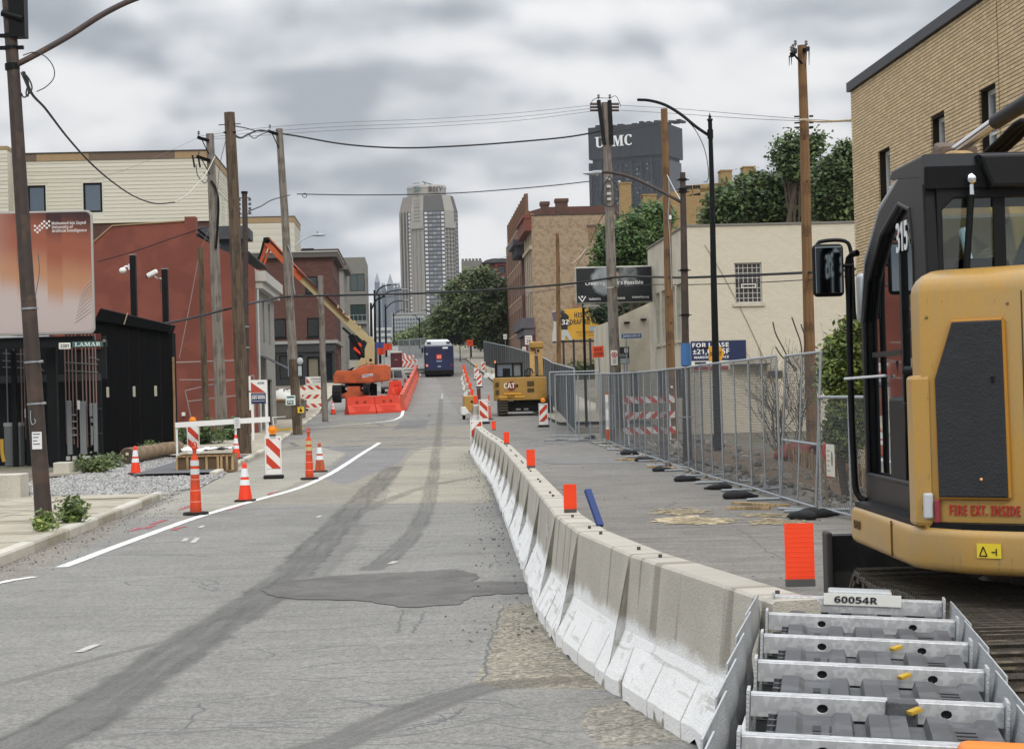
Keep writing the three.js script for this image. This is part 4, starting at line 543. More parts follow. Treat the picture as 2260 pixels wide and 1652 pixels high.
{
  const d = 1500, b = thing('octagonal_office_tower', 'pale grey octagonal office tower with tapered crown at the street end', 'skyscraper'), u = d / F * 0.2052, X = (c) => (c - 405) * u, top = at(950, 433, d), base = -25, c0 = at((1150 + 405 / 3.671) * 0.7533, 700, d);
  b.position.set(c0.x, base, c0.z); const Yc = (cy) => at(950, (500 + cy / 3.671) * 0.7533, d).y - base;
  const pts = [[X(88), -14], [X(225), -2], [X(360), 3], [X(590), 3], [X(690), -3], [X(725), -15], [X(560), -38], [X(230), -38]];
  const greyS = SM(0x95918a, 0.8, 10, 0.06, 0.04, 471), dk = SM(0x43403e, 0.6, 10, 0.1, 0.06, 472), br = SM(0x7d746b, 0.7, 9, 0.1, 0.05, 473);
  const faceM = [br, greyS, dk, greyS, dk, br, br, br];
  const cen = [X(405), -17];
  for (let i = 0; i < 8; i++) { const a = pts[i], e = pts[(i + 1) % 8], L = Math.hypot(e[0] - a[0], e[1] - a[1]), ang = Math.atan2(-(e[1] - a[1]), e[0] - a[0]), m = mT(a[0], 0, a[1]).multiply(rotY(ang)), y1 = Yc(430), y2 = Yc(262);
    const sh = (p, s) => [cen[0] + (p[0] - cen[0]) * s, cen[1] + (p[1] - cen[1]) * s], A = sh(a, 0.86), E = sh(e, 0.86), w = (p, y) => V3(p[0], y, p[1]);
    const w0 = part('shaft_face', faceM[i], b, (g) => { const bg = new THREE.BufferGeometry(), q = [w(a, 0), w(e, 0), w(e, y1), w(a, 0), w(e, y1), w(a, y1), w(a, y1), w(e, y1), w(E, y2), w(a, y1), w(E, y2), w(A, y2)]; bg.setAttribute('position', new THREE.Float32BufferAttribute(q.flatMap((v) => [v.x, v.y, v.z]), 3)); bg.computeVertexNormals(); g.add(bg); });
    const put = (name, mat, x0, x1, ya, yb, z1 = 0.5) => { const o = part(name, mat, b, (g) => g.box(x0, x1, ya, yb, 0.02, z1)); o.applyMatrix4(m); };
    const lit = S(0xc4c9cc, 0.3), rowN = 31, st = 3.15, glz = S(0x6f7684, 0.25), glz2 = S(0x8b8f94, 0.3);
    if (i === 0) { for (let q = 0; q < 5; q++) put('rib', q % 2 ? dk : greyS, L * (0.08 + q * 0.13), L * (0.08 + q * 0.13) + 0.9, 20, y1); for (let q = 0; q < rowN; q++) put('window', lit, L * 0.80, L * 0.93, y1 - 3 - q * st, y1 - 1.2 - q * st, 0.3); put('dark_strip', dk, L * 0.74, L * 0.79, 20, y1); }
    if (i === 1) { for (let q = 0; q < 6; q++) put('rib', q % 2 ? greyS : br, L * (0.1 + q * 0.15), L * (0.1 + q * 0.15) + 0.5, 20, Yc(620)); put('setback_cap', greyS, -0.4, L + 0.2, Yc(620), Yc(550), 1.6); for (let q = 0; q < 12; q++) put('floor_band', br, L * 0.25, L * 0.75, Yc(540) + 3 * q * 0.9, Yc(540) + 3 * q * 0.9 + 0.6, 0.3); }
    if (i === 2) for (let q = 0; q < rowN; q++) { const y = y1 - 3 - q * st; put('window', lit, L * 0.06, L * 0.19, y, y + 1.7, 0.3); put('window', lit, L * 0.84, L * 0.97, y, y + 1.7, 0.3); for (let z = 0; z < 3; z++) put('window', (q + z) % 3 ? glz : glz2, L * (0.24 + z * 0.19), L * (0.24 + z * 0.19) + L * 0.165, y, y + 1.6, 0.2); }
    if (i === 3) { for (let q = 0; q < 5; q++) put('rib', q % 2 ? greyS : dk, L * (0.15 + q * 0.17), L * (0.15 + q * 0.17) + 0.35, 20, Yc(630)); for (let q = 0; q < 20; q++) put('floor_band', dk, 0.3, L - 0.3, Yc(640) - q * st, Yc(640) - q * st + 0.9, 0.3); put('setback_cap', greyS, -0.2, L + 0.3, Yc(620), Yc(555), 1.4); }
    if (i === 4) for (let q = 0; q < rowN; q++) put('window', glz, L * 0.2, L * 0.7, y1 - 3 - q * st, y1 - 1.6 - q * st, 0.2);
    if (i === 2) for (let q = 0; q < 4; q++) { const o = part('crown_window', lit, b, (g) => { const x = X(398 + q * 32); g.box(x, x + 1.6, Yc(330), Yc(262), 0.4, 1.4); }); o.rotation.x = -0.14; o.position.z = 9; }
  }
  const cr = part('crown_drum', greyS, b, (g) => { const gg = new THREE.CylinderGeometry(15.4, 15.6, Yc(150) - Yc(262), 28); gg.translate(X(392), (Yc(150) + Yc(262)) / 2, -16); g.add(gg); }); part('crown_rim', S(0xb3b1ac, 0.7), b, (g) => { const gg = new THREE.CylinderGeometry(15.9, 15.9, 2, 28); gg.translate(X(392), Yc(160), -16); g.add(gg); });
  const f = S(0x4a3f40, 0.6), tg = lettering('BNY', 4.2, 0.5); tg.translate(X(500), Yc(195), -0.6); part('lettering', f, b, (g) => g.add(tg)); const ar = part('logo_arrow', S(0x4f7d78, 0.5), b, (g) => g.ext([[X(255), Yc(160)], [X(345), Yc(190)], [X(262), Yc(230)], [X(275), Yc(195)]], 0.6, mT(0, 0, -1.2)));
  part('roof_crane', S(0x6e6f70, 0.6), b, (g) => g.rod([X(375), Yc(150), -14], [X(378), Yc(98), -14], 0.6).rod([X(350), Yc(92), -14], [X(465), Yc(130), -14], 0.5));
}
{
  const d = 1760, b = thing('spired_glass_tower', 'slate blue glass tower with pyramid spires far down the street', 'skyscraper'), c = at(850, 700, d), k = d / F; b.position.set(c.x, -25, c.z); const X = (p) => (p - 850) * k, Y = (p) => at(850, p, d).y + 25, gl = SM(0x66707c, 0.4, 8, 0.08, 0.05, 481), rib = S(0x59626e, 0.5), r2 = S(0x7c8591, 0.4);
  part('shaft', gl, b, (g) => g.box(X(828), X(890), 0, Y(642), -30, 0)); for (let i = 0; i < 14; i++) part('rib', i % 3 ? rib : r2, b, (g) => { const x = mix(X(829), X(888), i / 13); g.box(x - 0.6, x + 0.6, 0, Y(640), 0.01, 0.8); });
  for (const [x0, x1, yb, yt] of [[828.5, 839.5, 622, 600], [855.5, 870, 628, 603]]) { const w = (X(x1) - X(x0)) / 2, cx = (X(x0) + X(x1)) / 2; part('corner_turret', gl, b, (g) => g.box(cx - w, cx + w, 0, Y(yb), -2 * w + 1, 1)); part('spire', r2, b, (g) => { const q = new THREE.ConeGeometry(w * 1.41, Y(yt) - Y(yb), 4); q.rotateY(Math.PI / 4); q.translate(cx, (Y(yt) + Y(yb)) / 2, -w + 1); g.add(q); }); }
  for (const x of [845, 849, 875, 882]) part('pinnacle', gl, b, (g) => { const q = new THREE.ConeGeometry(2.2, 9, 4); q.translate(X(x), Y(642) + 4, -2); g.add(q); });
}
{
  const d = 620, b = thing('pale_office_block', 'pale grey office block of gridded windows below the spires', 'building'), k = d / F; const c = at(890, 760, d); b.position.set(c.x, gh(d), c.z); const X = (p) => (p - 890) * k, Y = (p) => at(890, p, d).y - gh(d), pc = S(0x9fa2a4, 0.7);
  part('wall', pc, b, (g) => g.box(X(866), X(936), 0, Y(694), -20, 0)); part('wall', S(0xb5b7b8, 0.7), b, (g) => g.box(X(829), X(866), 0, Y(722), -16, 3)); part('parapet', S(0x8b8e90, 0.7), b, (g) => g.box(X(864), X(938), Y(694), Y(690), -20, 0.4));
  for (let r = 0; r < 6; r++) for (let i = 0; i < 11; i++) part('window', S(0x59626b, 0.3), b, (g) => { const x = X(868) + i * 0.93, y = Y(702) - r * 1.25; g.box(x, x + 0.68, y - 0.85, y, 0.01, 0.1); });
  for (let r = 0; r < 5; r++) for (let i = 0; i < 3; i++) part('window', S(0x626b74, 0.3), b, (g) => { const x = X(831) + i * 1.75, y = Y(728) - r * 1.9; g.box(x, x + 1.5, y - 0.9, y, 3.01, 3.1); });
}
{
  const d = 700, b = thing('stone_block_tower', 'plain stone block rising behind the big street tree', 'building'), k = d / F; const c = at(1041, 575, d); b.position.set(c.x, gh(d), c.z); const w = 23 * k; part('wall', SM(0x6f6d68, 0.9, 6, 0.1, 0.06, 485), b, (g) => g.box(-w, w, 0, c.y - gh(d), -12, 0)); part('parapet', S(0x5d5b57, 0.9), b, (g) => { for (let i = 0; i < 6; i++) g.box(-w + i * w / 3 + 0.1, -w + i * w / 3 + w / 4, c.y - gh(d), c.y - gh(d) + 0.8, -2, 0.01); });
}
// ---------------------------------------------------------------- poles, lamps, wires
function poleShaft(parent, top, base, rT, rB, mat, n = 14) {   // slightly uneven tapered trunk
  const g = new G(), v = top.clone().sub(base), L = v.length(), geo = new THREE.CylinderGeometry(rT, rB, L, n, Math.ceil(L / 0.9)), p = geo.attributes.position;
  for (let i = 0; i < p.count; i++) { const y = p.getY(i), a = Math.atan2(p.getZ(i), p.getX(i)), k = 1 + 0.05 * (vn(a * 2 + 9, y * 0.8, 7) - 0.5); p.setX(i, p.getX(i) * k + 0.03 * (vn(y * 0.35, 3, 5) - 0.5)); p.setZ(i, p.getZ(i) * k); }
  geo.computeVertexNormals(); QT.setFromUnitVectors(UP, v.clone().normalize()); geo.applyQuaternion(QT); geo.translate((top.x + base.x) / 2, (top.y + base.y) / 2, (top.z + base.z) / 2); g.add(geo);
  // uv: round the trunk and along it, in metres
  const gg = g.l[0], uv = gg.attributes.uv; for (let i = 0; i < uv.count; i++) uv.setXY(i, uv.getX(i) * 2 * Math.PI * rB, uv.getY(i) * L);
  return g.build('shaft', mat, parent, true);
}
function pole(name, label, pt, pb, d, rT, rB, mat, lift = 0) {
  const T = at(pt[0], pt[1], d), B = at(pb[0], pb[1], d), y0 = gh(d) + lift - 0.15, t = (y0 - B.y) / (T.y - B.y), b = B.clone().lerp(T, t); const o = thing(name, label, 'pole', [b.x, gh(d) + lift, -d]);
  const top = T.clone().sub(o.position), base = b.clone().sub(o.position); poleShaft(o, top, base, rT, rB, mat); o.userData.T = 0; delete o.userData.T;
  const P = (px, py, dd = 0) => at(px, py, d + dd).sub(o.position); return { o, top, base, P, onY: (py) => { const q = P(pb[0], py), k = (q.y - base.y) / (top.y - base.y); return base.clone().lerp(top, k); } };
}
const insul = (g, p, s = 1) => { g.rod([p.x, p.y, p.z], [p.x, p.y + 0.16 * s, p.z], 0.012 * s); g.rod([p.x, p.y + 0.06 * s, p.z], [p.x, p.y + 0.1 * s, p.z], 0.05 * s, 0.03 * s); g.rod([p.x, p.y + 0.12 * s, p.z], [p.x, p.y + 0.16 * s, p.z], 0.045 * s, 0.025 * s); };
const ins = S(0x4a3a34, 0.35), insW = S(0xbdb7ac, 0.35);
// big brown steel pole, left foreground
{
  const { o, P, onY, top } = pole('steel_street_light_pole', 'weathered brown steel light pole with white notice and long curved arm', [12, -60], [97, 1160], 27.3, 0.085, 0.118, MT.steelBrown, 0.12);
  part('base_sleeve', MT.steelBrown, o, (g) => g.rod(onY(1170), onY(1092), 0.125, 0.122, 14)); part('base_sleeve', MT.steelBrown, o, (g) => g.rod(onY(1092), onY(662), 0.119, 0.108, 14)); part('collar', MT.steelBrown, o, (g) => g.rod(onY(664), onY(648), 0.112, 0.098, 14));
  part('light_arm', MT.steelBrown, o, (g) => { const a = onY(145); g.tube([a, P(60, 130), P(150, 80, 0.4), P(225, 32, 0.7), P(290, 0, 1), P(350, -18, 1.3), P(430, -30, 1.6)], 0.045, 8, 30); });
  for (const y of [145, 152, 107, 80, 682, 800, 892]) part('band_clamp', y < 200 ? MT.black : MT.tubeSteel, o, (g) => { const a = onY(y), b = onY(y - (y < 200 ? 7 : 4)); g.rod(a, b, y < 660 ? 0.105 : 0.124, y < 660 ? 0.105 : 0.124, 14); if (y > 700) g.rod(a.clone().add(V3(0.1, 0.01, 0.06)), a.clone().add(V3(0.16, 0.02, 0.06)), 0.02); if (y < 120) g.box(a.x - 0.18, a.x + 0.18, a.y, a.y + 0.05, a.z - 0.03, a.z + 0.03); });
  part('transformer_box', MT.black, o, (g) => { const a = P(38, 15), b = P(50, 45); g.box(a.x - 0.1, b.x + 0.05, b.y - 0.25, a.y + 0.2, -0.1, 0.12); g.rod([a.x - 0.2, a.y - 0.1, 0.1], [a.x + 0.1, a.y - 0.2, 0.12], 0.05); });
  const nt = part('paper_notice', S(0xd9dadb, 0.8), o, (g) => { const a = onY(990), b = onY(952); g.box(a.x - 0.065, a.x + 0.075, a.y, b.y, a.z + 0.119, a.z + 0.122); }); { const a = onY(990), b = onY(952), H = b.y - a.y; part('print', S(0x55585c, 0.8), nt, (g) => { for (let i = 0; i < 4; i++) g.box(a.x - 0.05, a.x + 0.05 - 0.02 * (i % 3), b.y - H * (0.16 + i * 0.19), b.y - H * (0.1 + i * 0.19), a.z + 0.1225, a.z + 0.1235); }); }
  part('hook', MT.tubeSteel, o, (g) => { const a = onY(905); g.tube([[a.x - 0.05, a.y, a.z + 0.125], [a.x - 0.05, a.y - 0.12, a.z + 0.13], [a.x - 0.03, a.y - 0.2, a.z + 0.13], [a.x + 0.02, a.y - 0.16, a.z + 0.13], [a.x, a.y - 0.12, a.z + 0.13]], 0.008); });
  part('cable_loop', MT.cable, o, (g) => { g.tube([P(50, 122), P(75, 115), P(100, 125), P(118, 150), P(118, 172), P(100, 192), P(80, 202)], 0.008, 5, 24); g.tube([P(46, 160), P(55, 180), P(62, 200), P(60, 215), P(57, 205), P(62, 180), P(52, 165)], 0.012, 5, 24); g.tube([P(46, 205), P(52, 215), P(62, 208), P(70, 195), P(62, 172), P(48, 158)], 0.012, 5, 24); });
  part('hanging_wire', MT.wireThin, o, (g) => g.tube([P(84, 560), P(86, 600), P(78, 650), P(74, 690)], 0.006, 5));
}
// wooden poles on the left side
const crossarm = (q, y, x0, x1, mat = MT.blackMatt, depth = 0) => part('crossarm', mat, q.o, (g) => { const a = q.onY(y), l = q.P(x0, y - 4), r = q.P(x1, y + 4); g.bar(V3(l.x, l.y, a.z + 0.2 + depth), V3(r.x, r.y, a.z + 0.2), 0.1, 0.12); g.bar(V3(l.x + 0.15, l.y - 0.05, a.z + 0.2), q.onY(y + 32).add(V3(-0.05, 0, 0.17)), 0.03, 0.04); });
const pC = pole('wooden_utility_pole', 'thick brown wooden pole with chipped bark beside the dark metal post', [506, 248], [540, 1005], 60.5, 0.17, 0.21, MT.poleBrown, 0.1);
part('bolt_hardware', MT.black, pC.o, (g) => { const a = pC.onY(275), b = pC.onY(292); g.rod(a.clone().add(V3(-0.35, 0, 0.1)), a.clone().add(V3(0.35, 0.02, 0.1)), 0.015).rod(b.clone().add(V3(-0.2, 0, 0.12)), b.clone().add(V3(0.2, 0, 0.12)), 0.03); });
part('meter_tag', MT.white, pC.o, (g) => { const a = pC.onY(985); g.box(a.x + 0.2, a.x + 0.26, pC.onY(862).y, pC.onY(830).y, 0.05, 0.1).box(a.x + 0.2, a.x + 0.26, pC.onY(905).y, pC.onY(866).y, 0.05, 0.1); });
const pB = pole('wooden_utility_pole', 'silver grey wooden pole with two short crossarms before the red wall', [463, 295], [488, 930], 74, 0.155, 0.24, MT.poleGrey);
crossarm(pB, 308, 437, 462); crossarm(pB, 352, 437, 465, MT.blackMatt, 0.2); part('insulator', ins, pB.o, (g) => { insul(g, pB.P(440, 302).add(V3(0, 0, 0.2)), 1.3); insul(g, pB.P(441, 345).add(V3(0, 0, 0.3)), 1); }); part('cutout_fuse', MT.black, pB.o, (g) => { for (const x of [428, 440]) { const a = pB.P(x, 345), b = pB.P(x + 5, 372); g.rod(a.setZ(0.4), b.setZ(0.4), 0.035); g.rod(pB.P(x + 12, 350).setZ(0.3), pB.P(x, 352).setZ(0.4), 0.015); } }); part('riser_cable', MT.black, pB.o, (g) => g.tube([pB.P(467, 400).setZ(0.22), pB.P(477, 415).setZ(0.22), pB.P(483, 440).setZ(0.24), pB.P(482, 500).setZ(0.24), pB.P(478, 550).setZ(0.24)], 0.05, 6)); part('hanging_loop', MT.wireThin, pB.o, (g) => g.tube([pB.P(436, 365).setZ(0.4), pB.P(440, 390).setZ(0.4), pB.P(455, 405).setZ(0.3), pB.P(462, 392).setZ(0.3), pB.P(452, 383).setZ(0.35)], 0.02, 5));
pole('wooden_utility_pole', 'short slim wooden stub pole left of the silver grey pole', [441, 546], [455, 930], 71, 0.10, 0.14, MT.poleBrown);
const pD = pole('dark_metal_post', 'dark metal post with insulator racks against the brown wooden pole', [539, 425], [546, 1000], 61.8, 0.085, 0.10, MT.steelBrown, 0.1);
part('insulator_rack', ins, pD.o, (g) => { for (const s of [-1, 1]) for (let i = 0; i < 4; i++) { const a = pD.onY(440 + i * 10); g.rod(a.clone().add(V3(s * 0.17, -0.04, 0)), a.clone().add(V3(s * 0.17, 0.04, 0)), 0.05, 0.04); } for (const y of [436, 472]) { const a = pD.onY(y); g.rod(a.clone().add(V3(-0.18, 0, 0)), a.clone().add(V3(0.18, 0, 0)), 0.015); } }); part('cap', MT.black, pD.o, (g) => g.rod(pD.onY(427), pD.onY(422), 0.11, 0.11)); part('band_clamp', MT.tubeSteel, pD.o, (g) => { for (const y of [722, 768]) g.rod(pD.onY(y), pD.onY(y - 3), 0.105, 0.105, 12); });
const pE = pole('wooden_utility_pole', 'tall grey wooden pole with green parking sign low on its side', [616, 284], [657, 957], 79, 0.145, 0.2, MT.poleGrey, 0.1);
crossarm(pE, 294, 592, 614); part('insulator', ins, pE.o, (g) => insul(g, pE.P(597, 287).setZ(0.25), 1.2)); part('lower_wrap', MT.poleBrown, pE.o, (g) => g.rod(pE.onY(957), pE.onY(792), 0.207, 0.19, 14)); part('meter', S(0xa9b1b3, 0.4), pE.o, (g) => { const a = pE.onY(797); g.ball(a.x + 0.28, a.y, 0.1, 0.14, [1, 1.1, 0.6]); g.box(a.x + 0.2, a.x + 0.34, a.y - 0.6, a.y - 0.2, 0.05, 0.12); }); part('conduit', MT.tubeSteel, pE.o, (g) => g.rod(pE.onY(830).add(V3(-0.23, 0, 0.05)), pE.onY(770).add(V3(-0.2, 0, 0.05)), 0.02).tube([pE.P(636, 540).setZ(0.2), pE.P(646, 570).setZ(0.22), pE.P(648, 620).setZ(0.22), pE.P(652, 650).setZ(0.22)], 0.025));
{ const sg = part('parking_sign', S(0xcfe0dc, 0.5), pE.o, (g) => { const a = pE.P(632, 894), b = pE.P(653, 872); g.rbox(a.x, b.x, a.y, b.y, 0.26, 0.28, 0.03); }); part('print', S(0x27473f, 0.5), sg, (g) => { const a = pE.P(635, 892), b = pE.P(649, 883); g.box(a.x, b.x, a.y, b.y, 0.281, 0.284); const c = pE.P(635, 878), e = pE.P(651, 874); g.box(c.x, e.x, c.y, e.y, 0.281, 0.284); }); sign('lettering', 'P96', 0.09, MT.white, sg, (pE.P(635, 888).x + pE.P(649, 888).x) / 2, pE.P(642, 887).y, 0.285); const yl = part('yellow_tag', S(0xd8b52a, 0.5), pE.o, (g) => { const a = pE.P(658, 911), b = pE.P(672, 897); g.box(a.x, b.x, a.y, b.y, 0.21, 0.23); }); part('symbol', MT.black, yl, (g) => { const a = pE.P(665, 904); g.box(a.x - 0.05, a.x + 0.05, a.y - 0.08, a.y + 0.02, 0.231, 0.234).ball(a.x, a.y + 0.06, 0.232, 0.03, [1, 1, 0.1]); }); }
const pF = pole('wooden_utility_pole', 'short weathered stub pole beside the striped barricade', [706, 608], [717, 915], 94, 0.14, 0.155, MT.poleGrey, 0.1);
{ const a = pE.P(645, 575); part('cobra_head_lamp', S(0xa6adb2, 0.4, { metalness: 0.4 }), pE.o, (g) => { g.tube([pE.P(650, 542).setZ(-0.1), pE.P(662, 530).setZ(-0.2), pE.P(680, 520).setZ(-0.3), pE.P(690, 518).setZ(-0.3)], 0.03, 6); const b = pE.P(702, 517); g.ball(b.x, b.y, -0.3, 0.26, [1.1, 0.22, 0.5], 12); g.rod([b.x - 0.06, b.y + 0.03, -0.3], [b.x - 0.06, b.y + 0.16, -0.3], 0.04); }); }
// right side poles
const q1 = pole('wooden_utility_pole', 'tall grey pole with twin dead-end arms and coiled cable', [1336, 226], [1361, 905], 78, 0.16, 0.25, MT.poleGrey, 0.05);
part('crossarm', MT.black, q1.o, (g) => { for (const [x, xb] of [[1321, 1333], [1345, 1350]]) g.bar(q1.P(x, 222).setZ(0.1), q1.P(xb, 320).setZ(0.2), 0.16, 0.14); }); for (const [x0, x1] of [[1302, 1321], [1347, 1366]]) part('insulator', ins, q1.o, (g) => { for (let i = 0; i < 3; i++) { const a = q1.P(x0, 230 + i * 7).setZ(0.1), b = q1.P(x1, 230 + i * 7).setZ(0.1); g.rod(a, b, 0.05, 0.05); } insul(g, q1.P(x0 < 1310 ? 1321 : 1346, 221).setZ(0.1), 1.4); }); part('jumper_wire', MT.wireThin, q1.o, (g) => { g.tube([q1.P(1303, 233).setZ(0.1), q1.P(1308, 222).setZ(0.1), q1.P(1320, 217).setZ(0.1), q1.P(1346, 217).setZ(0.1), q1.P(1358, 212).setZ(0.1), q1.P(1365, 222).setZ(0.1), q1.P(1370, 236).setZ(0.1)], 0.015, 5, 24); }); part('cable_coil', MT.cable, q1.o, (g) => { g.tube([q1.P(1345, 390).setZ(0.28), q1.P(1330, 415).setZ(0.3), q1.P(1328, 445).setZ(0.3), q1.P(1345, 458).setZ(0.32), q1.P(1362, 445).setZ(0.3), q1.P(1362, 415).setZ(0.3), q1.P(1345, 392).setZ(0.28)], 0.03, 6, 36); }); part('cable_bracket', S(0xb8b8b4, 0.5), q1.o, (g) => { for (const y of [395, 412, 428, 440]) { const a = q1.onY(y); g.box(a.x - 0.08, a.x + 0.08, a.y - 0.05, a.y + 0.05, 0.2, 0.3); } for (const [x, y] of [[1318, 387], [1370, 388], [1366, 403]]) { const a = q1.P(x, y); g.ball(a.x, a.y, 0.3, 0.06); } }); part('lower_sleeve', MT.poleBrown, q1.o, (g) => g.rod(q1.onY(925), q1.onY(838), 0.257, 0.243, 14)); part('notice_tag', S(0xcfcac0, 0.6), q1.o, (g) => { const a = q1.onY(635); g.rod(a, a.clone().add(V3(0, 0.03, 0)), 0.235, 0.235, 14); });
{ const s = part('no_parking_sign', S(0xdedad2, 0.5), q1.o, (g) => { const a = q1.P(1348, 806), b = q1.P(1362, 773); g.rbox(a.x, b.x, a.y, b.y, 0.28, 0.3, 0.03); }); part('symbol', S(0xb5362c, 0.5), s, (g) => { const c = q1.P(1355, 783), t = new THREE.TorusGeometry(0.1, 0.018, 6, 18); t.translate(c.x, c.y, 0.303); g.add(t); g.bar(V3(c.x - 0.07, c.y + 0.07, 0.303), V3(c.x + 0.07, c.y - 0.07, 0.303), 0.01, 0.025); }); part('print', S(0x3a3634, 0.6), s, (g) => { const c = q1.P(1355, 783); g.box(c.x - 0.04, c.x + 0.04, c.y - 0.05, c.y + 0.04, 0.3005, 0.302); for (let i = 0; i < 3; i++) g.box(c.x - 0.08, c.x + 0.08, c.y - 0.2 - i * 0.07, c.y - 0.17 - i * 0.07, 0.3005, 0.302); }); }
const q2 = pole('wooden_utility_pole', 'new honey coloured wooden pole standing behind the fence corner', [1466, 240], [1482, 860], 66, 0.118, 0.17, MT.poleNew, 0.05);
part('hardware', MT.tubeSteel, q2.o, (g) => { const a = q2.onY(266); g.rod(a.clone().add(V3(-0.25, 0.02, 0.05)), a.clone().add(V3(0.3, 0, 0.05)), 0.015); g.tube([q2.P(1475, 390).setZ(0.16), q2.P(1476, 440).setZ(0.17), q2.P(1474, 470).setZ(0.17), q2.P(1478, 540).setZ(0.18), q2.P(1482, 640).setZ(0.18)], 0.02, 5); }); part('tag', MT.white, q2.o, (g) => { const a = q2.onY(480); g.box(a.x + 0.06, a.x + 0.14, a.y - 0.07, a.y + 0.07, 0.16, 0.18); const b = q2.onY(854); g.ball(b.x, b.y, 0.165, 0.05, [1, 1, 0.4]); }); part('knot', S(0x4a3020, 0.9), q2.o, (g) => { for (const [y, dx] of [[612, 0.02], [655, -0.05], [712, 0.03], [560, 0.04], [760, -0.04]]) { const a = q2.onY(y); g.ball(a.x + dx, a.y, 0.135, 0.045, [1.4, 0.6, 0.6], 8); } });
const q3 = pole('steel_lamp_post', 'dark brown steel lamp post with drooping arm and blue band', [1507, 385], [1518, 1010], 47, 0.055, 0.12, MT.steelBrown, 0.05);
part('upper_shaft', MT.steelBrown, q3.o, (g) => g.rod(q3.onY(700), q3.onY(380), 0.095, 0.068, 12)); part('light_arm', MT.steelBrown, q3.o, (g) => g.tube([q3.onY(448), q3.P(1490, 438), q3.P(1440, 412, 0.3), q3.P(1390, 390, 0.6), q3.P(1345, 380, 0.8), q3.P(1325, 380, 0.9)], 0.04, 8, 30)); part('lamp_head', S(0xaab0b4, 0.4, { metalness: 0.4 }), q3.o, (g) => { const a = q3.P(1308, 382, 0.9); g.ball(a.x, a.y, a.z, 0.19, [1.3, 0.26, 0.55], 12); const b = q3.P(1318, 380, 0.9); g.rbox(b.x - 0.12, b.x + 0.12, b.y - 0.04, b.y + 0.04, b.z - 0.1, b.z + 0.1, 0.02); }); part('blue_band', S(0x3c6ba3, 0.5), q3.o, (g) => g.rod(q3.onY(806), q3.onY(757), 0.125, 0.122, 16)); part('band_clamp', MT.black, q3.o, (g) => { for (const y of [398, 419, 425, 598, 697]) { const a = q3.onY(y); g.rod(a, a.clone().add(V3(0, 0.05, 0)), 0.11, 0.11, 12).rod(a.clone().add(V3(-0.16, 0.02, 0)), a.clone().add(V3(0.16, 0.02, 0)), 0.012); } }); part('strap', S(0x9c9a90, 0.6), q3.o, (g) => { const a = q3.onY(922); g.rod(a.clone().add(V3(-0.25, 0.03, 0.1)), a.clone().add(V3(0.2, 0, 0.13)), 0.02); });
const q4 = pole('steel_lamp_post', 'tall black lamp post with swan-neck arm and pointed finial', [1567, 262], [1585, 987], 54, 0.06, 0.12, MT.black, 0.05);
part('light_arm', MT.black, q4.o, (g) => g.tube([q4.onY(300), q4.P(1540, 282), q4.P(1500, 250, 0.3), q4.P(1465, 230, 0.5), q4.P(1430, 221, 0.7), q4.P(1408, 220, 0.9)], 0.045, 8, 30)); part('finial', MT.black, q4.o, (g) => { const a = q4.onY(262); g.lathe([[0.0, 0.2], [0.02, 0.12], [0.05, 0.06], [0.03, 0.02], [0.09, 0], [0.07, -0.06]], a.x, a.y, a.z, 12); }); part('collar', MT.black, q4.o, (g) => { const a = q4.onY(305); g.rod(a, q4.onY(285), 0.085, 0.085, 12); g.rod(q4.onY(987), q4.onY(960), 0.2, 0.14, 14); }); part('hanging_cable', MT.cable, q4.o, (g) => g.tube([q4.P(1500, 252, 0.3), q4.P(1530, 280, 0.2), q4.P(1552, 320, 0.1), q4.P(1562, 360), q4.P(1563, 395), q4.P(1558, 403), q4.P(1553, 401)], 0.012, 5, 24));
const q5 = pole('wooden_utility_pole', 'new tan wooden pole with crossed arms rising above the brush', [1770, 100], [1793, 985], 56, 0.125, 0.18, MT.poleNew);
part('crossarm', MT.blackMatt, q5.o, (g) => { g.bar(q5.P(1742, 128).setZ(0.5), q5.P(1766, 99).setZ(-0.9), 0.1, 0.13); g.bar(q5.P(1772, 115).setZ(0.3), q5.P(1792, 97).setZ(-0.7), 0.1, 0.12); g.bar(q5.P(1750, 125).setZ(0.3), q5.onY(142).setZ(0.1), 0.04, 0.05).bar(q5.P(1782, 112).setZ(-0.2), q5.onY(142).add(V3(0.1, 0, 0)), 0.04, 0.05); }); part('insulator', ins, q5.o, (g) => { for (const [x, y, z] of [[1743, 122, 0.4], [1750, 113, 0.1], [1765, 92, -0.8], [1788, 94, -0.7]]) insul(g, q5.P(x, y).setZ(z), 1.2); }); part('loose_wire', MT.wire, q5.o, (g) => { for (const [x, y0, y1, z] of [[1738, 128, 150, 0.4], [1743, 128, 148, 0.4], [1793, 103, 136, -0.6], [1776, 140, 158, 0.1]]) g.rod(q5.P(x, y0).setZ(z), q5.P(x, y1).setZ(z), 0.02, 0.008, 6); }); part('spool_bracket', MT.black, q5.o, (g) => { for (const y of [256, 270, 280]) { const a = q5.onY(y); g.rod(a.clone().add(V3(0.16, 0, 0)), a.clone().add(V3(0.28, 0, 0)), 0.03); g.rod(a.clone().add(V3(-0.28, 0, 0)), a.clone().add(V3(-0.13, 0, 0)), 0.025); } }); part('wrap_band', S(0xcfc9bf, 0.6), q5.o, (g) => { const a = q5.onY(266); g.rod(a, a.clone().add(V3(0, 0.05, 0)), 0.147, 0.147, 14); }); part('knot', S(0x4a3020, 0.9), q5.o, (g) => { for (const [y, dx] of [[300, -0.02], [306, -0.02], [400, 0.03], [520, -0.03], [600, 0.02], [700, 0.0]]) { const a = q5.onY(y); g.ball(a.x + dx, a.y, 0.14, 0.035, [1.2, 0.7, 0.6], 8); } });
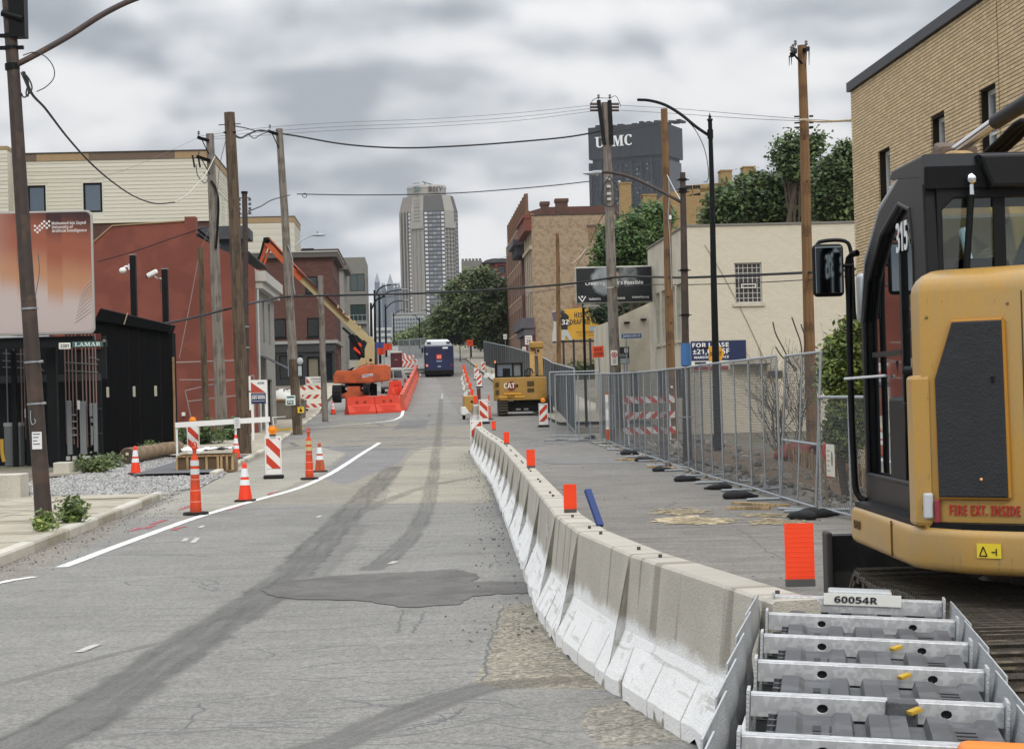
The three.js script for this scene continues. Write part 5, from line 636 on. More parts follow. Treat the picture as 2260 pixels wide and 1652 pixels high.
const q6 = pole('wooden_utility_pole', 'thin rusty brown pole in front of the yellow billboard', [1230, 515], [1234, 800], 105, 0.10, 0.14, MT.poleNew);
{ const q = pole('wooden_utility_pole', 'slim pale pole among trees at the far street end', [947, 740], [948, 790], 300, 0.12, 0.15, MT.poleNew); }
// row of lamp posts up the street
function farLamp(px, pyTop, d, arm, label) {
  const q = pole('street_lamp', label, [px, pyTop], [px + 5, 900], d, 0.09, 0.16, MT.black); q.o.userData.category = 'street lamp'; q.o.userData.group = 'black lamp posts lining the far street';
  part('light_arm', MT.black, q.o, (g) => g.tube([q.top.clone().add(V3(0, -0.6, 0)), q.top.clone().add(V3(arm * 0.4, 0.25, 0)), q.top.clone().add(V3(arm, 0.5, 0))], 0.07, 6, 10)); part('lamp_head', S(0x7d8388, 0.5), q.o, (g) => { const a = q.top.clone().add(V3(arm, 0.5, 0)); g.ball(a.x + 0.3, a.y, a.z, 0.35, [1.2, 0.3, 0.5], 8); });
}
for (const [x, y, d, a] of [[826, 640, 178, 1.6], [836, 650, 215, 2.6], [850, 672, 250, 2.4], [868, 690, 330, 2], [925, 700, 300, -1.5], [957, 690, 240, -1.5], [818, 668, 150, 1.2], [911, 730, 380, -1.5]]) farLamp(x, y, d, a, 'slender black lamp post in the row up the street');
// overhead wires: each a thing of its own, hung between the poles
function wire(label, pts, r, mat = MT.wire, name = 'overhead_cable') { const P = pts.map((p) => at(...p)), o = part(name, mat, scene, (g) => g.tube(P, r, 6, Math.max(24, P.length * 8))); tag(o, label, 'cable'); return o; }
wire('black twisted cable sagging from the brown steel pole to the grey pole', [[52, 160, 27.3], [66, 200, 29], [100, 240, 34], [150, 305, 40], [200, 360, 46], [250, 403, 52], [300, 435, 58], [345, 449, 63], [385, 446, 67]], 0.022);
wire('pale end of the sagging cable reaching up to the grey pole', [[385, 446, 67], [412, 430, 69.5], [436, 405, 71.5], [455, 382, 73], [474, 345, 73.8]], 0.022, S(0xbdb8ac, 0.7));
wire('black cable drooping from grey pole across the whole street', [[512, 294, 60.4], [530, 304, 66], [548, 296, 72], [575, 287, 77], [598, 291, 79], [655, 300, 79], [760, 318, 79], [880, 326, 79], [1010, 322, 79], [1150, 312, 79], [1260, 301, 78.5], [1332, 288, 78]], 0.035);
wire('short looping jumper between brown pole and crossarm', [[512, 277, 60.4], [540, 282, 66], [572, 289, 76], [598, 290, 79]], 0.02);
wire('dark jumper loop hanging below the crossarm cable', [[548, 296, 72], [560, 305, 74], [575, 297, 77], [596, 289, 79]], 0.018);
for (const [k, dy] of [['uppermost', 0], ['second', 9], ['third', 17]]) wire(`thin grey conductor spanning the street, ${k} of three`, [[440, 300 + dy * 0.5, 74.2], [600, 280 + dy, 79], [750, 270 + dy, 79], [950, 262 + dy, 79], [1150, 248 + dy, 78.5], [1304, 232 + dy * 0.8, 78.1]], 0.008, MT.wireThin);
for (const [k, dy] of [['upper', 0], ['lower', 11]]) wire(`thin ${k} conductor from the twin-armed pole to the tan building`, [[1368, 232 + dy, 77.9], [1500, 240 + dy, 70], [1640, 252 + dy * 0.8, 63], [1768, 262 + dy * 0.4, 56.2], [1894, 268, 42.5]], 0.009, MT.wireThin);
wire('faint wires running off left from the grey pole', [[440, 302, 74], [380, 330, 70], [300, 365, 64], [200, 400, 56]], 0.005, MT.wireThin);
wire('straight dark cable with small coil over the street', [[655, 428, 79], [780, 430, 79], [900, 429, 79], [1020, 425, 79], [1130, 417, 79], [1230, 408, 78.5], [1300, 400, 78]], 0.022);
part('cable_coil', MT.cable, scene, (g) => { const a = at(672, 431, 79), t = new THREE.TorusGeometry(0.09, 0.014, 6, 18); t.translate(a.x, a.y, a.z); g.add(t); }); tag(scene.children.at(-1), 'small coil of slack clipped on the straight street cable', 'cable');
wire('thick black communications cable across the street at mid height', [[352, 716, 64], [420, 702, 68], [500, 682, 71], [540, 672, 62.5], [585, 663, 72], [645, 654, 79], [760, 651, 79], [900, 648, 79], [1050, 641, 79], [1200, 631, 79], [1290, 622, 78.5], [1355, 612, 77.6], [1440, 611, 73], [1520, 612, 66], [1650, 607, 62], [1800, 600, 55], [1900, 592, 44]], 0.042);
wire('thin cable below the thick one toward the mirror', [[1355, 634, 77.6], [1440, 628, 73], [1520, 628, 66], [1650, 624, 62], [1800, 616, 55], [1900, 606, 44]], 0.015);
wire('sagging lead beside the tan patched wall', [[1130, 650, 150], [1200, 642, 120], [1290, 628, 95], [1352, 618, 78]], 0.02, MT.cable);
wire('short service drop from dark post to grey pole', [[548, 466, 61.8], [575, 455, 66], [600, 441, 72], [640, 430, 78.6]], 0.02);
wire('guy wire slanting from the stub pole down the red wall', [[441, 550, 71], [432, 600, 71], [415, 690, 71], [395, 790, 71]], 0.014, S(0x8f8a84, 0.6));
wire('guy wire linking grey pole to the stub pole top', [[500, 300, 60.6], [484, 370, 66], [470, 480, 70], [445, 545, 71]], 0.012, S(0x8f8a84, 0.6));
wire('cable slanting across the red rendered wall', [[215, 577, 78], [300, 553, 78], [380, 525, 78], [440, 505, 78], [470, 498, 74]], 0.025, S(0x3a2624, 0.8));
wire('pale strap strung from honey pole to the brown lamp post', [[1472, 385, 66], [1490, 420, 60], [1502, 440, 52], [1509, 448, 47.2]], 0.012, S(0xc9c9c4, 0.5));
wire('drop wire from honey pole to the coiled pole', [[1462, 268, 66], [1440, 275, 68], [1400, 283, 72], [1365, 290, 76], [1345, 296, 77.8]], 0.018);
wire('drop wire slanting down to the tan patched wall', [[1345, 455, 77.8], [1322, 490, 95], [1300, 540, 120], [1270, 590, 160]], 0.02);
wire('looped white wire beside the thin rusty pole', [[1231, 530, 105], [1238, 560, 105], [1255, 578, 105], [1275, 570, 108], [1297, 545, 115]], 0.016, S(0xb9b2a4, 0.7));
wire('thin wire from far roof past the patched building', [[1060, 590, 300], [1100, 572, 240], [1140, 558, 200]], 0.02, MT.wireThin);
wire('light wooden guard pole tied from tan pole to the building', [[1772, 264, 55.8], [1800, 268, 53], [1850, 267, 47], [1894, 264, 42.6]], 0.03, MT.plankPale, 'guard_rod');

// ---------------------------------------------------------------- trees and plants
const leafMat = (hex) => new MPM({ color: hex, vertexColors: true, roughness: 0.75, transmission: 0.25, thickness: 0, side: THREE.DoubleSide });
function foliage(parent, name, blobs, n, size, hex, seed, aspect = 1.7) { if (n > 2000) { n = Math.round(n * 1.7); size *= 0.78; }   // many leaf-sized faces gathered in clumps
  const r = R(seed), pos = new Float32Array(n * 9 * 2), nor = new Float32Array(n * 9 * 2), col = new Float32Array(n * 9 * 2), tot = blobs.reduce((s, b) => s + b[3] * b[4] * b[5], 0); let o = 0;
  const emit = (c, e1, e2, nn, k) => { const P = [c.clone().sub(e1), c.clone().add(e2), c.clone().add(e1), c.clone().sub(e1), c.clone().add(e1), c.clone().sub(e2)]; for (const p of P) { pos[o] = p.x; pos[o + 1] = p.y; pos[o + 2] = p.z; nor[o] = nn.x; nor[o + 1] = nn.y; nor[o + 2] = nn.z; col[o] = k[0]; col[o + 1] = k[1]; col[o + 2] = k[2]; o += 3; } };
  let left = n; blobs.forEach((b, bi) => {
    const m = bi === blobs.length - 1 ? left : Math.round(n * b[3] * b[4] * b[5] / tot); left -= m; const nc = Math.max(4, Math.round(m / 26)), cl = [];
    for (let i = 0; i < nc; i++) { let x, y, z; do { x = r() * 2 - 1; y = r() * 2 - 1; z = r() * 2 - 1; } while (x * x + y * y + z * z > 1); const q = Math.hypot(x, y, z), s = (0.45 + 0.55 * Math.pow(r(), 0.5)) / Math.max(q, 0.05) * (0.68 + 0.62 * vn(x * 2.4 + seed, y * 2.4 + z * 2, seed)); cl.push([b[0] + x * s * b[3], b[1] + y * s * b[4], b[2] + z * s * b[5], 0.7 + 0.6 * r(), r()]); }
    for (let i = 0; i < m; i++) {
      const c = cl[Math.floor(r() * nc)], R0 = size * 3.2 * c[3], g = () => (r() + r() + r() - 1.5) * R0, p = V3(c[0] + g(), c[1] + g() * 0.7, c[2] + g()), nn = V3(r() - 0.5, r() * 0.9 + 0.05, r() - 0.5 + 0.15).normalize(), u = V3(r() - 0.5, r() - 0.6, r() - 0.5).cross(nn).normalize(), w = u.clone().cross(nn), s = size * (0.6 + 0.8 * r()), k = (0.6 + 0.6 * r()) * (0.55 + 0.8 * c[4]), yl = 0.75 + 0.4 * r() + 0.25 * c[4];
      emit(p, u.multiplyScalar(s * aspect * 0.5), w.multiplyScalar(s * 0.5), nn, [k * yl, k, k * 0.9]);
    }
  });
  const g = new THREE.BufferGeometry(); g.setAttribute('position', new THREE.BufferAttribute(pos.slice(0, o), 3)); g.setAttribute('normal', new THREE.BufferAttribute(nor.slice(0, o), 3)); g.setAttribute('color', new THREE.BufferAttribute(col.slice(0, o), 3)); g.setAttribute('uv', new THREE.BufferAttribute(new Float32Array(o / 3 * 2), 2));
  const m = new THREE.Mesh(g, leafMat(hex)); m.name = name; m.castShadow = m.receiveShadow = true; parent.add(m); return m;
}
const bark = SM(0x4c4238, 0.95, 0.6, 0.3, 0.2, 501);
function tree(label, px, d, blobsPx, n, size, hex, seed, group, baseY) {   // blobs in photo pixels: [x, y, rx, ry]
  const b = at(px, 800, d), y0 = baseY ?? gh(d), o = thing('tree', label, 'tree', [b.x, y0, -d], 0, group), r = R(seed), k = d / F;
  const bl = blobsPx.map(([x, y, rx, ry, dz = 0, rz]) => { const c = at(x, y, d - dz).sub(o.position); return [c.x, c.y, c.z, rx * k, ry * k, (rz ?? rx * 0.8) * k]; });
  part('trunk', bark, o, (g) => { const h = bl.reduce((s, q) => Math.max(s, q[1]), 0) * 0.8, tr = Math.max(0.07, h * 0.014); g.tube([[0, -0.2, 0], [0.1 * h * (r() - 0.5), h * 0.35, 0], [0.15 * h * (r() - 0.5), h * 0.7, 0], [0.05, h, 0]], tr, 7, 10); for (const q of bl) { const s = V3(0, h * (0.25 + 0.3 * r()), 0), e = V3(q[0], q[1] + q[4] * 0.3, q[2]), m = s.clone().lerp(e, 0.5).add(V3(0, -0.06 * h, 0)); g.tube([s, m, e], tr * 0.45, 5, 6); for (let i = 0; i < 4; i++) g.tube([m, m.clone().lerp(e, 0.6).add(V3((r() - 0.5) * q[3], (r() - 0.3) * q[4] * 0.6, 0)), e.clone().add(V3((r() - 0.5) * q[3] * 1.5, (r() - 0.4) * q[4], (r() - 0.5) * q[5]))], tr * 0.2, 4, 5); } });
  foliage(o, 'crown', bl, n, size, hex, seed); return o;
}
tree('large dark green street tree beyond the bus', 1040, 228, [[1040, 690, 75, 62], [1000, 715, 48, 45], [1095, 690, 42, 68], [1040, 645, 55, 42], [1055, 612, 40, 20], [1075, 740, 60, 30], [965, 730, 30, 34], [1100, 640, 30, 30]], 20000, 0.34, 0x5c6e44, 11);
tree('lighter green tree at the end of the street', 940, 330, [[930, 745, 34, 28], [900, 752, 24, 22], [955, 735, 24, 40], [970, 750, 25, 25]], 5000, 0.42, 0x5f7240, 12);
tree('small rounded tree beside the maroon cabin', 895, 360, [[895, 750, 20, 16], [912, 744, 20, 18], [880, 760, 14, 10]], 2400, 0.42, 0x4c5f38, 13);
tree('bright green leaning tree behind the dark billboard', 1400, 104, [[1395, 540, 68, 62], [1440, 490, 45, 40], [1350, 560, 45, 36], [1330, 590, 30, 22], [1420, 600, 60, 40]], 12000, 0.19, 0x54743a, 14);
tree('dark ivy-green tree overhanging the yellow billboard', 1370, 112, [[1370, 690, 55, 28], [1325, 690, 25, 18], [1420, 670, 50, 26], [1360, 730, 26, 40]], 6000, 0.2, 0x3f5533, 15);
tree('broad dark green tree mass above the cream building', 1660, 92, [[1620, 455, 62, 46], [1700, 445, 65, 55], [1590, 480, 40, 26], [1740, 430, 40, 45], [1760, 470, 60, 35], [1665, 415, 45, 30], [1800, 435, 50, 50]], 20000, 0.19, 0x587040, 16, 'trees behind the cream building', 3);
tree('airy tall tree with open crown behind the new tan pole', 1765, 90, [[1735, 340, 26, 24], [1790, 330, 24, 26], [1745, 310, 20, 16], [1765, 370, 40, 22], [1800, 305, 12, 14]], 2300, 0.19, 0x566e40, 17, 'trees behind the cream building', 3);
tree('dense tree against the tan brick building edge', 1850, 80, [[1855, 400, 46, 62], [1880, 345, 28, 30], [1835, 440, 40, 50], [1890, 450, 40, 50], [1865, 330, 10, 14]], 12000, 0.17, 0x52693a, 18, 'trees behind the cream building', 2);
tree('yellow green shrub crowding the fence by the excavator', 1862, 31, [[1860, 790, 34, 55], [1880, 730, 26, 34], [1845, 840, 30, 50], [1885, 860, 35, 60], [1835, 745, 14, 12], [1870, 940, 40, 60]], 6500, 0.07, 0x71883e, 19);
scene.children.at(-1).userData.category = 'shrub';
// leafless brush behind the fence
{
  const d = 47, o = thing('bare_brush', 'leafless tangled brush in front of the cream wall', 'shrub', [at(1750, 900, d).x, gh(d), -d]), r = R(41), br = S(0x5a5048, 0.95), twig = (g, p, dir, len, rad, lev) => { const e = p.clone().addScaledVector(dir, len), m = p.clone().lerp(e, 0.5).add(V3((r() - 0.5) * len * 0.2, (r() - 0.5) * len * 0.1, (r() - 0.5) * len * 0.2)); g.tube([p, m, e], rad, 4, 4); if (lev > 0) for (let i = 0; i < 3; i++) twig(g, p.clone().lerp(e, 0.4 + 0.6 * r()), dir.clone().add(V3((r() - 0.5) * 1.5, (r() - 0.3) * 0.9, (r() - 0.5) * 1.2)).normalize(), len * (0.5 + 0.3 * r()), rad * 0.6, lev - 1); };
  for (const [px, n] of [[1700, 2], [1740, 4], [1765, 4], [1720, 3], [1790, 2]]) part('branch', br, o, (g) => { for (let i = 0; i < n; i++) { const b = at(px + (r() - 0.5) * 40, 900, d).sub(o.position); b.y = 0; b.z = (r() - 0.5) * 1.5; twig(g, b, V3((r() - 0.65) * 1.0, 1, (r() - 0.5) * 0.6).normalize(), 0.7 + r() * 0.8, 0.012, 3); } });
  for (const P of [[[1770, 810], [1768, 760], [1755, 720], [1748, 700]], [[1770, 800], [1778, 750], [1768, 715]], [[1755, 820], [1730, 770], [1712, 735], [1706, 710]], [[1760, 815], [1725, 785], [1712, 765]]]) part('branch', br, o, (g) => g.tube(P.map(([x, y]) => at(x, y, d).sub(o.position)), 0.018, 5, 14));
}
// weeds
function weed(label, px, py, h, n, size, hex, seed, wpx, group, lift = 0) { const p = gp(px, py, lift), o = thing('weed', label, 'plant', p, 0, group), r = R(seed), w = wpx * -p.z / F; part('stem', S(0x6d7d45, 0.9), o, (g) => { for (let i = 0; i < 7; i++) g.tube([[(r() - 0.5) * w * 0.3, 0, (r() - 0.5) * 0.1], [(r() - 0.5) * w * 0.6, h * 0.5, (r() - 0.5) * 0.15], [(r() - 0.5) * w * 0.9, h * (0.6 + 0.4 * r()), (r() - 0.5) * 0.2]], 0.006, 4, 5); }); foliage(o, 'leaves', [[0, h * 0.45, 0, w * 0.42, h * 0.42, w * 0.35], [w * 0.05, h * 0.78, 0, w * 0.25, h * 0.2, w * 0.2]], n, size, hex, seed, 2.2); return o; }
weed('leafy green weed growing beside the brown steel pole foot', 160, 1152, 0.33, 420, 0.05, 0x6a8440, 61, 44, null, 0.13);
weed('small weed tuft hugging the brown steel pole base', 103, 1165, 0.2, 260, 0.045, 0x7d9444, 62, 30, null, 0.13); weed('low sprig of weed on the sidewalk edge', 92, 1172, 0.13, 120, 0.04, 0x7d9444, 63, 22, null, 0.13);
weed('weeds clumped against the low concrete blocks', 200, 1045, 0.42, 900, 0.06, 0x5a6f3a, 64, 90); weed('weeds sprouting below the black shed', 240, 1035, 0.38, 700, 0.06, 0x60763c, 65, 70); weed('weed tufts under the lying log', 325, 1010, 0.5, 500, 0.06, 0x5f763c, 66, 50); weed('weeds in front of the concrete retaining block', 38, 1098, 0.35, 500, 0.05, 0x56693a, 67, 40);
weed('overgrown bush behind the white rail near the silver grey pole', 440, 985, 0.9, 1800, 0.08, 0x4f6a34, 68, 110); weed('overgrown bush right of the silver grey pole', 520, 975, 1.0, 1300, 0.08, 0x4a6632, 69, 70); weed('dark ivy at the foot of the red wall', 405, 950, 0.9, 900, 0.08, 0x44562f, 70, 60);
// ---------------------------------------------------------------- barriers, cones, fence, crash cushion
const barTex = (seed) => { const c1 = lin(0xbcb6a9), c2 = lin(0xa8a296), wt = lin(0xe8e7e4), st = lin(0x6d665a); return ctex(1024, 256, (u, v) => { const s = u * 4, y = v * 0.9, n = fbm(s * 3, y * 5, 4, seed, 12, 0), f = vn(s * 60, y * 60, seed + 2, 240, 0), stk = sst(0.58, 0.75, fbm(s * 9, y * 0.7, 3, seed + 5, 36, 0)) * 0.55; let c = c1.map((q, i) => mix(mix(q, c2[i], n), st[i], stk) * (0.94 + 0.1 * f)); const ed = 0.40 + 0.09 * (fbm(s * 1.2, 3, 2, seed + 6, 4.8 | 0, 0) - 0.5), g = y + 0.05 * (hash(Math.floor(u * 1024), Math.floor(v * 256), seed) - 0.5) * sst(0.1, 0.4, y) + 0.07 * (fbm(s * 8, y * 6, 3, seed + 7, 32, 0) - 0.5); const sf = 0.45 * sst(0.62, 0.74, fbm(s * 2, y * 34, 3, seed + 13, 8, 0)) * sst(0.08, 0.16, y) * (1 - sst(0.3, 0.4, y)); c = c.map((q) => q * (1 - 0.3 * sf)); const p = (1 - sf) * (1 - sst(ed - 0.03, ed + 0.05, g)), ch = sst(0.7, 0.78, fbm(s * 7, y * 9, 3, seed + 9, 28, 0)) * (y < 0.1 ? 1 : 0.35); return c.map((q, i) => mix(q, wt[i] * (0.93 + 0.1 * n) * (0.96 + 0.08 * f), p * (1 - ch))); }, 1 / 4, 1 / 0.9); };
const barMats = [1, 2, 3].map((k) => { const t = barTex(k * 100), m = new MSM({ map: t, roughness: 0.9, bumpMap: grain, bumpScale: 0.006 }); return m; });
function barrierGeo(L, seed, slots) {
  const full = [[-0.30, 0], [-0.30, 0.09], [-0.19, 0.30], [-0.165, 0.36], [-0.115, 0.80], [-0.10, 0.815], [0.10, 0.815], [0.115, 0.80], [0.165, 0.36], [0.19, 0.30], [0.30, 0.09], [0.30, 0]], sl = full.map(([x, y]) => y < 0.2 ? [Math.sign(x) * (y < 0.05 ? 0.235 : 0.225), y] : [x, y]);
  const st = [[0.02, full]]; for (const s of slots) st.push([s - 0.013, full], [s - 0.013, sl], [s + 0.013, sl], [s + 0.013, full]); st.push([L - 0.02, full]);
  const ex = []; for (let i = 0; i < st.length - 1; i++) { const [a, p] = st[i], [b, q] = st[i + 1]; ex.push(st[i]); if (p === q && b - a > 0.25) { const n = Math.round((b - a) / 0.12); for (let k = 1; k < n; k++) ex.push([mix(a, b, k / n), p]); } } ex.push(st.at(-1));
  const pos = [], uv = [], V = (s, [x, y]) => { const ch = y < 0.12 && y >= 0 ? 0.05 * Math.max(0, fbm(s * 4 + seed, x * 3, 3, seed) - 0.58) * 3 : 0; return [x - Math.sign(x) * ch, y < 0.01 ? y + Math.max(0, fbm(s * 5 + seed, 7, 2, seed + 1) - 0.7) * 0.3 : y, s]; };
  const put = (p, s) => { pos.push(...p); uv.push(s + seed * 1.37, p[1]); };
  for (let i = 0; i < ex.length - 1; i++) for (let k = 0; k < full.length - 1; k++) { const [a, p] = ex[i], [b, q] = ex[i + 1], A = V(a, p[k]), B = V(b, q[k]), C = V(b, q[k + 1]), D = V(a, p[k + 1]); put(A, a); put(D, a); put(B, b); put(B, b); put(D, a); put(C, b); }
  for (const [s, e] of [[ex[0][0], 1], [ex.at(-1)[0], -1]]) for (let k = 1; k < full.length - 1; k++) { const t = [V(s, full[0]), V(s, full[k]), V(s, full[k + 1])]; if (e < 0) t.reverse(); t.forEach((p) => put(p, p[0])); }
  const g = new THREE.BufferGeometry(); g.setAttribute('position', new THREE.Float32BufferAttribute(pos, 3)); g.setAttribute('uv', new THREE.Float32BufferAttribute(uv, 2)); g.computeVertexNormals();
  // outward faces
  const p = g.attributes.position, n = g.attributes.normal; let bad = 0; for (let i = 0; i < p.count; i += 97) if (n.getX(i) * p.getX(i) < -0.01) bad++; if (bad > p.count / 97 / 3) { const a = p.array; for (let i = 0; i < a.length; i += 9) for (let k = 0; k < 3; k++) { const t = a[i + 3 + k]; a[i + 3 + k] = a[i + 6 + k]; a[i + 6 + k] = t; } const u = g.attributes.uv.array; for (let i = 0; i < u.length; i += 6) for (let k = 0; k < 2; k++) { const t = u[i + 2 + k]; u[i + 2 + k] = u[i + 4 + k]; u[i + 4 + k] = t; } g.computeVertexNormals(); }
  return g;
}
function barrier(x0, d0, x1, d1, seed, label, group, nSlots) {   // from the far end to the near end
  const L = Math.hypot(x1 - x0, d1 - d0), ang = Math.atan2(x1 - x0, d0 - d1), o = thing('concrete_barrier', label, 'barrier', [x0, gh((d0 + d1) / 2), -d0], ang, group), sl = []; const n = nSlots ?? Math.max(2, Math.round(L / 0.75)); for (let i = 0; i < n; i++) sl.push(L * (i + 0.5) / n);
  const m = new THREE.Mesh(barrierGeo(L, seed, sl), barMats[seed % 3]); m.name = 'body'; o.add(m); o.rotation.x = 0;
  if (gh(d0) !== gh(d1)) { m.rotation.x = Math.atan2(gh(d0) - gh(d1), d0 - d1); m.position.y = gh(d0) - o.position.y; }
  part('lifting_pin', S(0x4a443c, 0.8), o, (g) => g.rod([0, 0.81, 0.3], [0, 0.835, 0.3], 0.012).rod([0, 0.81, L - 0.3], [0, 0.835, L - 0.3], 0.012)); if (m.rotation.x) o.children[1].rotation.x = m.rotation.x;
  return o;
}
{
  const J = [8.95, 11.76, 13.76, 15.7, 18.85, 21.9, 24.95, 28, 31, 34.05, 37.1, 40.1, 43.2, 46.2, 49.3, 52.3, 55.4, 58.4];
  const lab = ['white footed concrete barrier butting the crash cushion', 'white footed barrier with chipped toe, second from the cushion', 'white footed barrier, third from the crash cushion', 'white footed barrier with paper patch, fourth from the cushion', 'white footed barrier, fifth from the crash cushion'];
  for (let i = 0; i < J.length - 1; i++) barrier(pathX(J[i + 1]) + 0.02, J[i + 1], pathX(J[i]) + 0.02 + (i === 0 ? 0.02 : 0), J[i], i + 1, lab[i] || 'white footed concrete barrier in the long receding line', 'long line of concrete barriers');
  const bp = scene.children.filter((o) => o.name.startsWith('concrete_barrier'))[3]; part('paper_patch', S(0xb9b9b6, 0.8), bp, (g) => g.box(-0.142, -0.136, 0.5, 0.66, 2.0, 2.22));
}
const delinG = () => { const o = thing('barrier_delineator', 'x', 'delineator'); part('reflector_board', MT.orangeFl, o, (g) => { g.box(-0.072, 0.072, 0.035, 0.31, -0.004, 0.004); for (let i = 0; i < 11; i++) g.rod([-0.07, 0.05 + i * 0.024, 0.004], [0.07, 0.05 + i * 0.024, 0.004], 0.0016, 0.0016, 5); }); part('foot', S(0x4c4c4a, 0.8), o, (g) => g.box(-0.07, 0.07, 0.0, 0.034, -0.03, 0.03)); return o; };
const del0 = delinG(); let delUsed = false;
function delineator(px, py, label, sc = 1) { const d = (() => { const v = dirOf(px, py); return 0.995 / -(v.y / -v.z); })(); let lo = d; for (let i = 0; i < 20; i++) { const v = dirOf(px, py), k = -v.y / -v.z; lo = (EYE - 0.818 - gh(lo)) / k; } const v = dirOf(px, py); const p = V3(v.x / -v.z * lo, gh(lo) + 0.818, -lo); const o = delUsed ? copyOf(del0, p, 0.02, label, 'orange delineators on the barriers') : del0; if (!delUsed) { o.position.copy(p); o.userData.label = label; o.userData.group = 'orange delineators on the barriers'; delUsed = true; } o.scale.setScalar(sc); return o; }
delineator(1767, 1293, 'orange delineator board on the barrier beside the crash cushion', 1.02); delineator(1259, 1130, 'orange delineator board above the paper patch on the barrier', 0.76); for (const [x, y] of [[1172, 1032], [1118, 980], [1090, 949]]) delineator(x, y, 'orange delineator board on the long receding barrier line', 0.8);
// blue post leaning on the barrier
part('blue_marker_post', S(0x16326e, 0.5), scene, (g) => { const a = gp(1322, 1163), b = at(1297, 1081, 14.5); g.bar(at(1325, 1160, 14.3), b, 0.05, 0.03); }); tag(scene.children.at(-1), 'dark blue plastic post leaning behind the barrier', 'post');
// ---- cones
const coneBands = (g, list, rOf) => { for (const [a, b] of list) g.lathe([[rOf(a) + 0.004, a], [rOf(b) + 0.004, b]], 0, 0, 0, 20); };
function makeCone(h, mat, name, label) {
  const o = thing(name, label, 'cone'), rOf = (y) => mix(0.135, 0.035, y / h); part('base', MT.rubber, o, (g) => g.rbox(-0.18, 0.18, 0, 0.035, -0.18, 0.18, 0.015)); part('body', mat, o, (g) => g.lathe([[rOf(0.03), 0.03], [rOf(h * 0.9), h * 0.9], [0.042, h * 0.91], [0.042, h * 0.95], [0.03, h], [0, h]], 0, 0, 0, 20)); for (const [a, b] of [[0.42, 0.56], [0.63, 0.85]]) part('reflective_band', MT.whiteSheet, o, (g) => coneBands(g, [[h * a, h * b]], rOf)); return o;
}
const cone0 = makeCone(0.71, MT.orange, 'traffic_cone', 'orange traffic cone with two white bands beside the white line'); cone0.position.copy(gp(541, 1106));
copyOf(cone0, gp(299, 1046, 0.06), 0.4, 'orange traffic cone at the end of the lying log', 'traffic cones'); copyOf(cone0, gp(521, 1012, 0.1), 0.2, 'orange traffic cone between the planter box and brown pole', 'traffic cones'); copyOf(cone0, gp(735, 914), 0.1, 'small orange cone beside the striped barricade', 'traffic cones'); cone0.userData.group = 'traffic cones';
{ const c = makeCone(0.73, MT.orangeFaded, 'traffic_cone', 'faded grimy cone next to the dirty channelizer tube'); c.position.copy(gp(706, 1041)); c.userData.group = 'traffic cones'; }
function channelizer(label, p, mat, grime) {
  const o = thing('channelizer_tube', label, 'channelizer', p, 0.2, 'tall channelizer tubes'), H = 1.12; part('base', MT.rubber, o, (g) => g.add((() => { const q = new THREE.CylinderGeometry(0.2, 0.215, 0.05, 8); q.translate(0, 0.025, 0); return q; })()));
  part('body', mat, o, (g) => g.lathe([[0.095, 0.05], [0.092, 0.22], [0.088, 0.22], [0.086, 0.4], [0.08, 0.4], [0.076, 0.58], [0.071, 0.58], [0.066, 0.86], [0.064, 0.9], [0.045, 0.95], [0.03, 0.99], [0.03, 1.05], [0.045, 1.07], [0.045, 1.1], [0.02, H], [0, H]], 0, 0, 0, 18)); for (const [a, b] of [[0.66, 0.75], [0.8, 0.89]]) part('reflective_band', grime ? S(0xc2ad7a, 0.6) : S(0xc9cfd0, 0.45), o, (g) => g.lathe([[0.076 - 0.02 * (a - 0.6), a], [0.076 - 0.02 * (b - 0.6), b]], 0, 0, 0, 18)); part('handle', mat, o, (g) => { const t = new THREE.TorusGeometry(0.04, 0.012, 6, 14); t.translate(0, 1.14, 0); g.add(t); }); for (const y of [0.22, 0.4, 0.58]) part('ring_seam', S(0xe8a090, 0.6), o, (g) => g.lathe([[0.0945 - (y - 0.2) * 0.04, y - 0.006], [0.0945 - (y - 0.2) * 0.04, y + 0.006]], 0, 0, 0, 18)); return o;
}
channelizer('tall orange channelizer tube with black base left of the white line', gp(432, 1136), MT.orangeDirty); channelizer('grimy orange channelizer tube next to the faded cone', gp(683, 1058), MT.orangeDirty, true);
// ---- vertical panels with amber lamps
function vPanel(label, p, turn, flip, lamp = true, sc = 1) {
  const o = thing('vertical_panel', label, 'barricade', p, turn, 'striped vertical panels'); o.scale.setScalar(sc); part('base', MT.rubber, o, (g) => g.rbox(-0.24, 0.24, 0, 0.09, -0.13, 0.13, 0.04)); part('frame', MT.white, o, (g) => g.rbox(-0.19, -0.165, 0.09, 1.0, -0.02, 0.02, 0.008).rbox(0.165, 0.19, 0.09, 1.0, -0.02, 0.02, 0.008).box(-0.164, 0.164, 0.95, 1.0, -0.018, 0.018).box(-0.164, 0.164, 0.1, 0.22, -0.018, 0.018)); part('striped_board', flip ? stripeL : stripeR, o, (g) => g.box(-0.16, 0.16, 0.235, 0.94, -0.014, 0.014));
  if (lamp) { const l = part('lamp_bracket', S(0x2e3a34, 0.6), o, (g) => g.box(-0.06, 0.06, 0.93, 1.03, -0.05, -0.021).box(-0.07, 0.07, 1.0, 1.04, -0.05, 0.05)); part('amber_lens', MT.amber, l, (g) => g.ball(0, 1.14, 0, 0.1, [1, 1, 0.75], 14).rod([0, 1.14, -0.05], [0, 1.14, 0.05], 0.105, 0.105, 16)); } return o;
}
vPanel('striped vertical panel with amber lamp beside the kerb end', gp(604, 1056), 0.05, false); vPanel('striped vertical panel with amber lamp behind the planter box', gp(427, 1008, 0.1), 0.1, false); vPanel('striped vertical panel with amber lamp behind the yellow excavator', gp(1200, 942), -0.05, true);
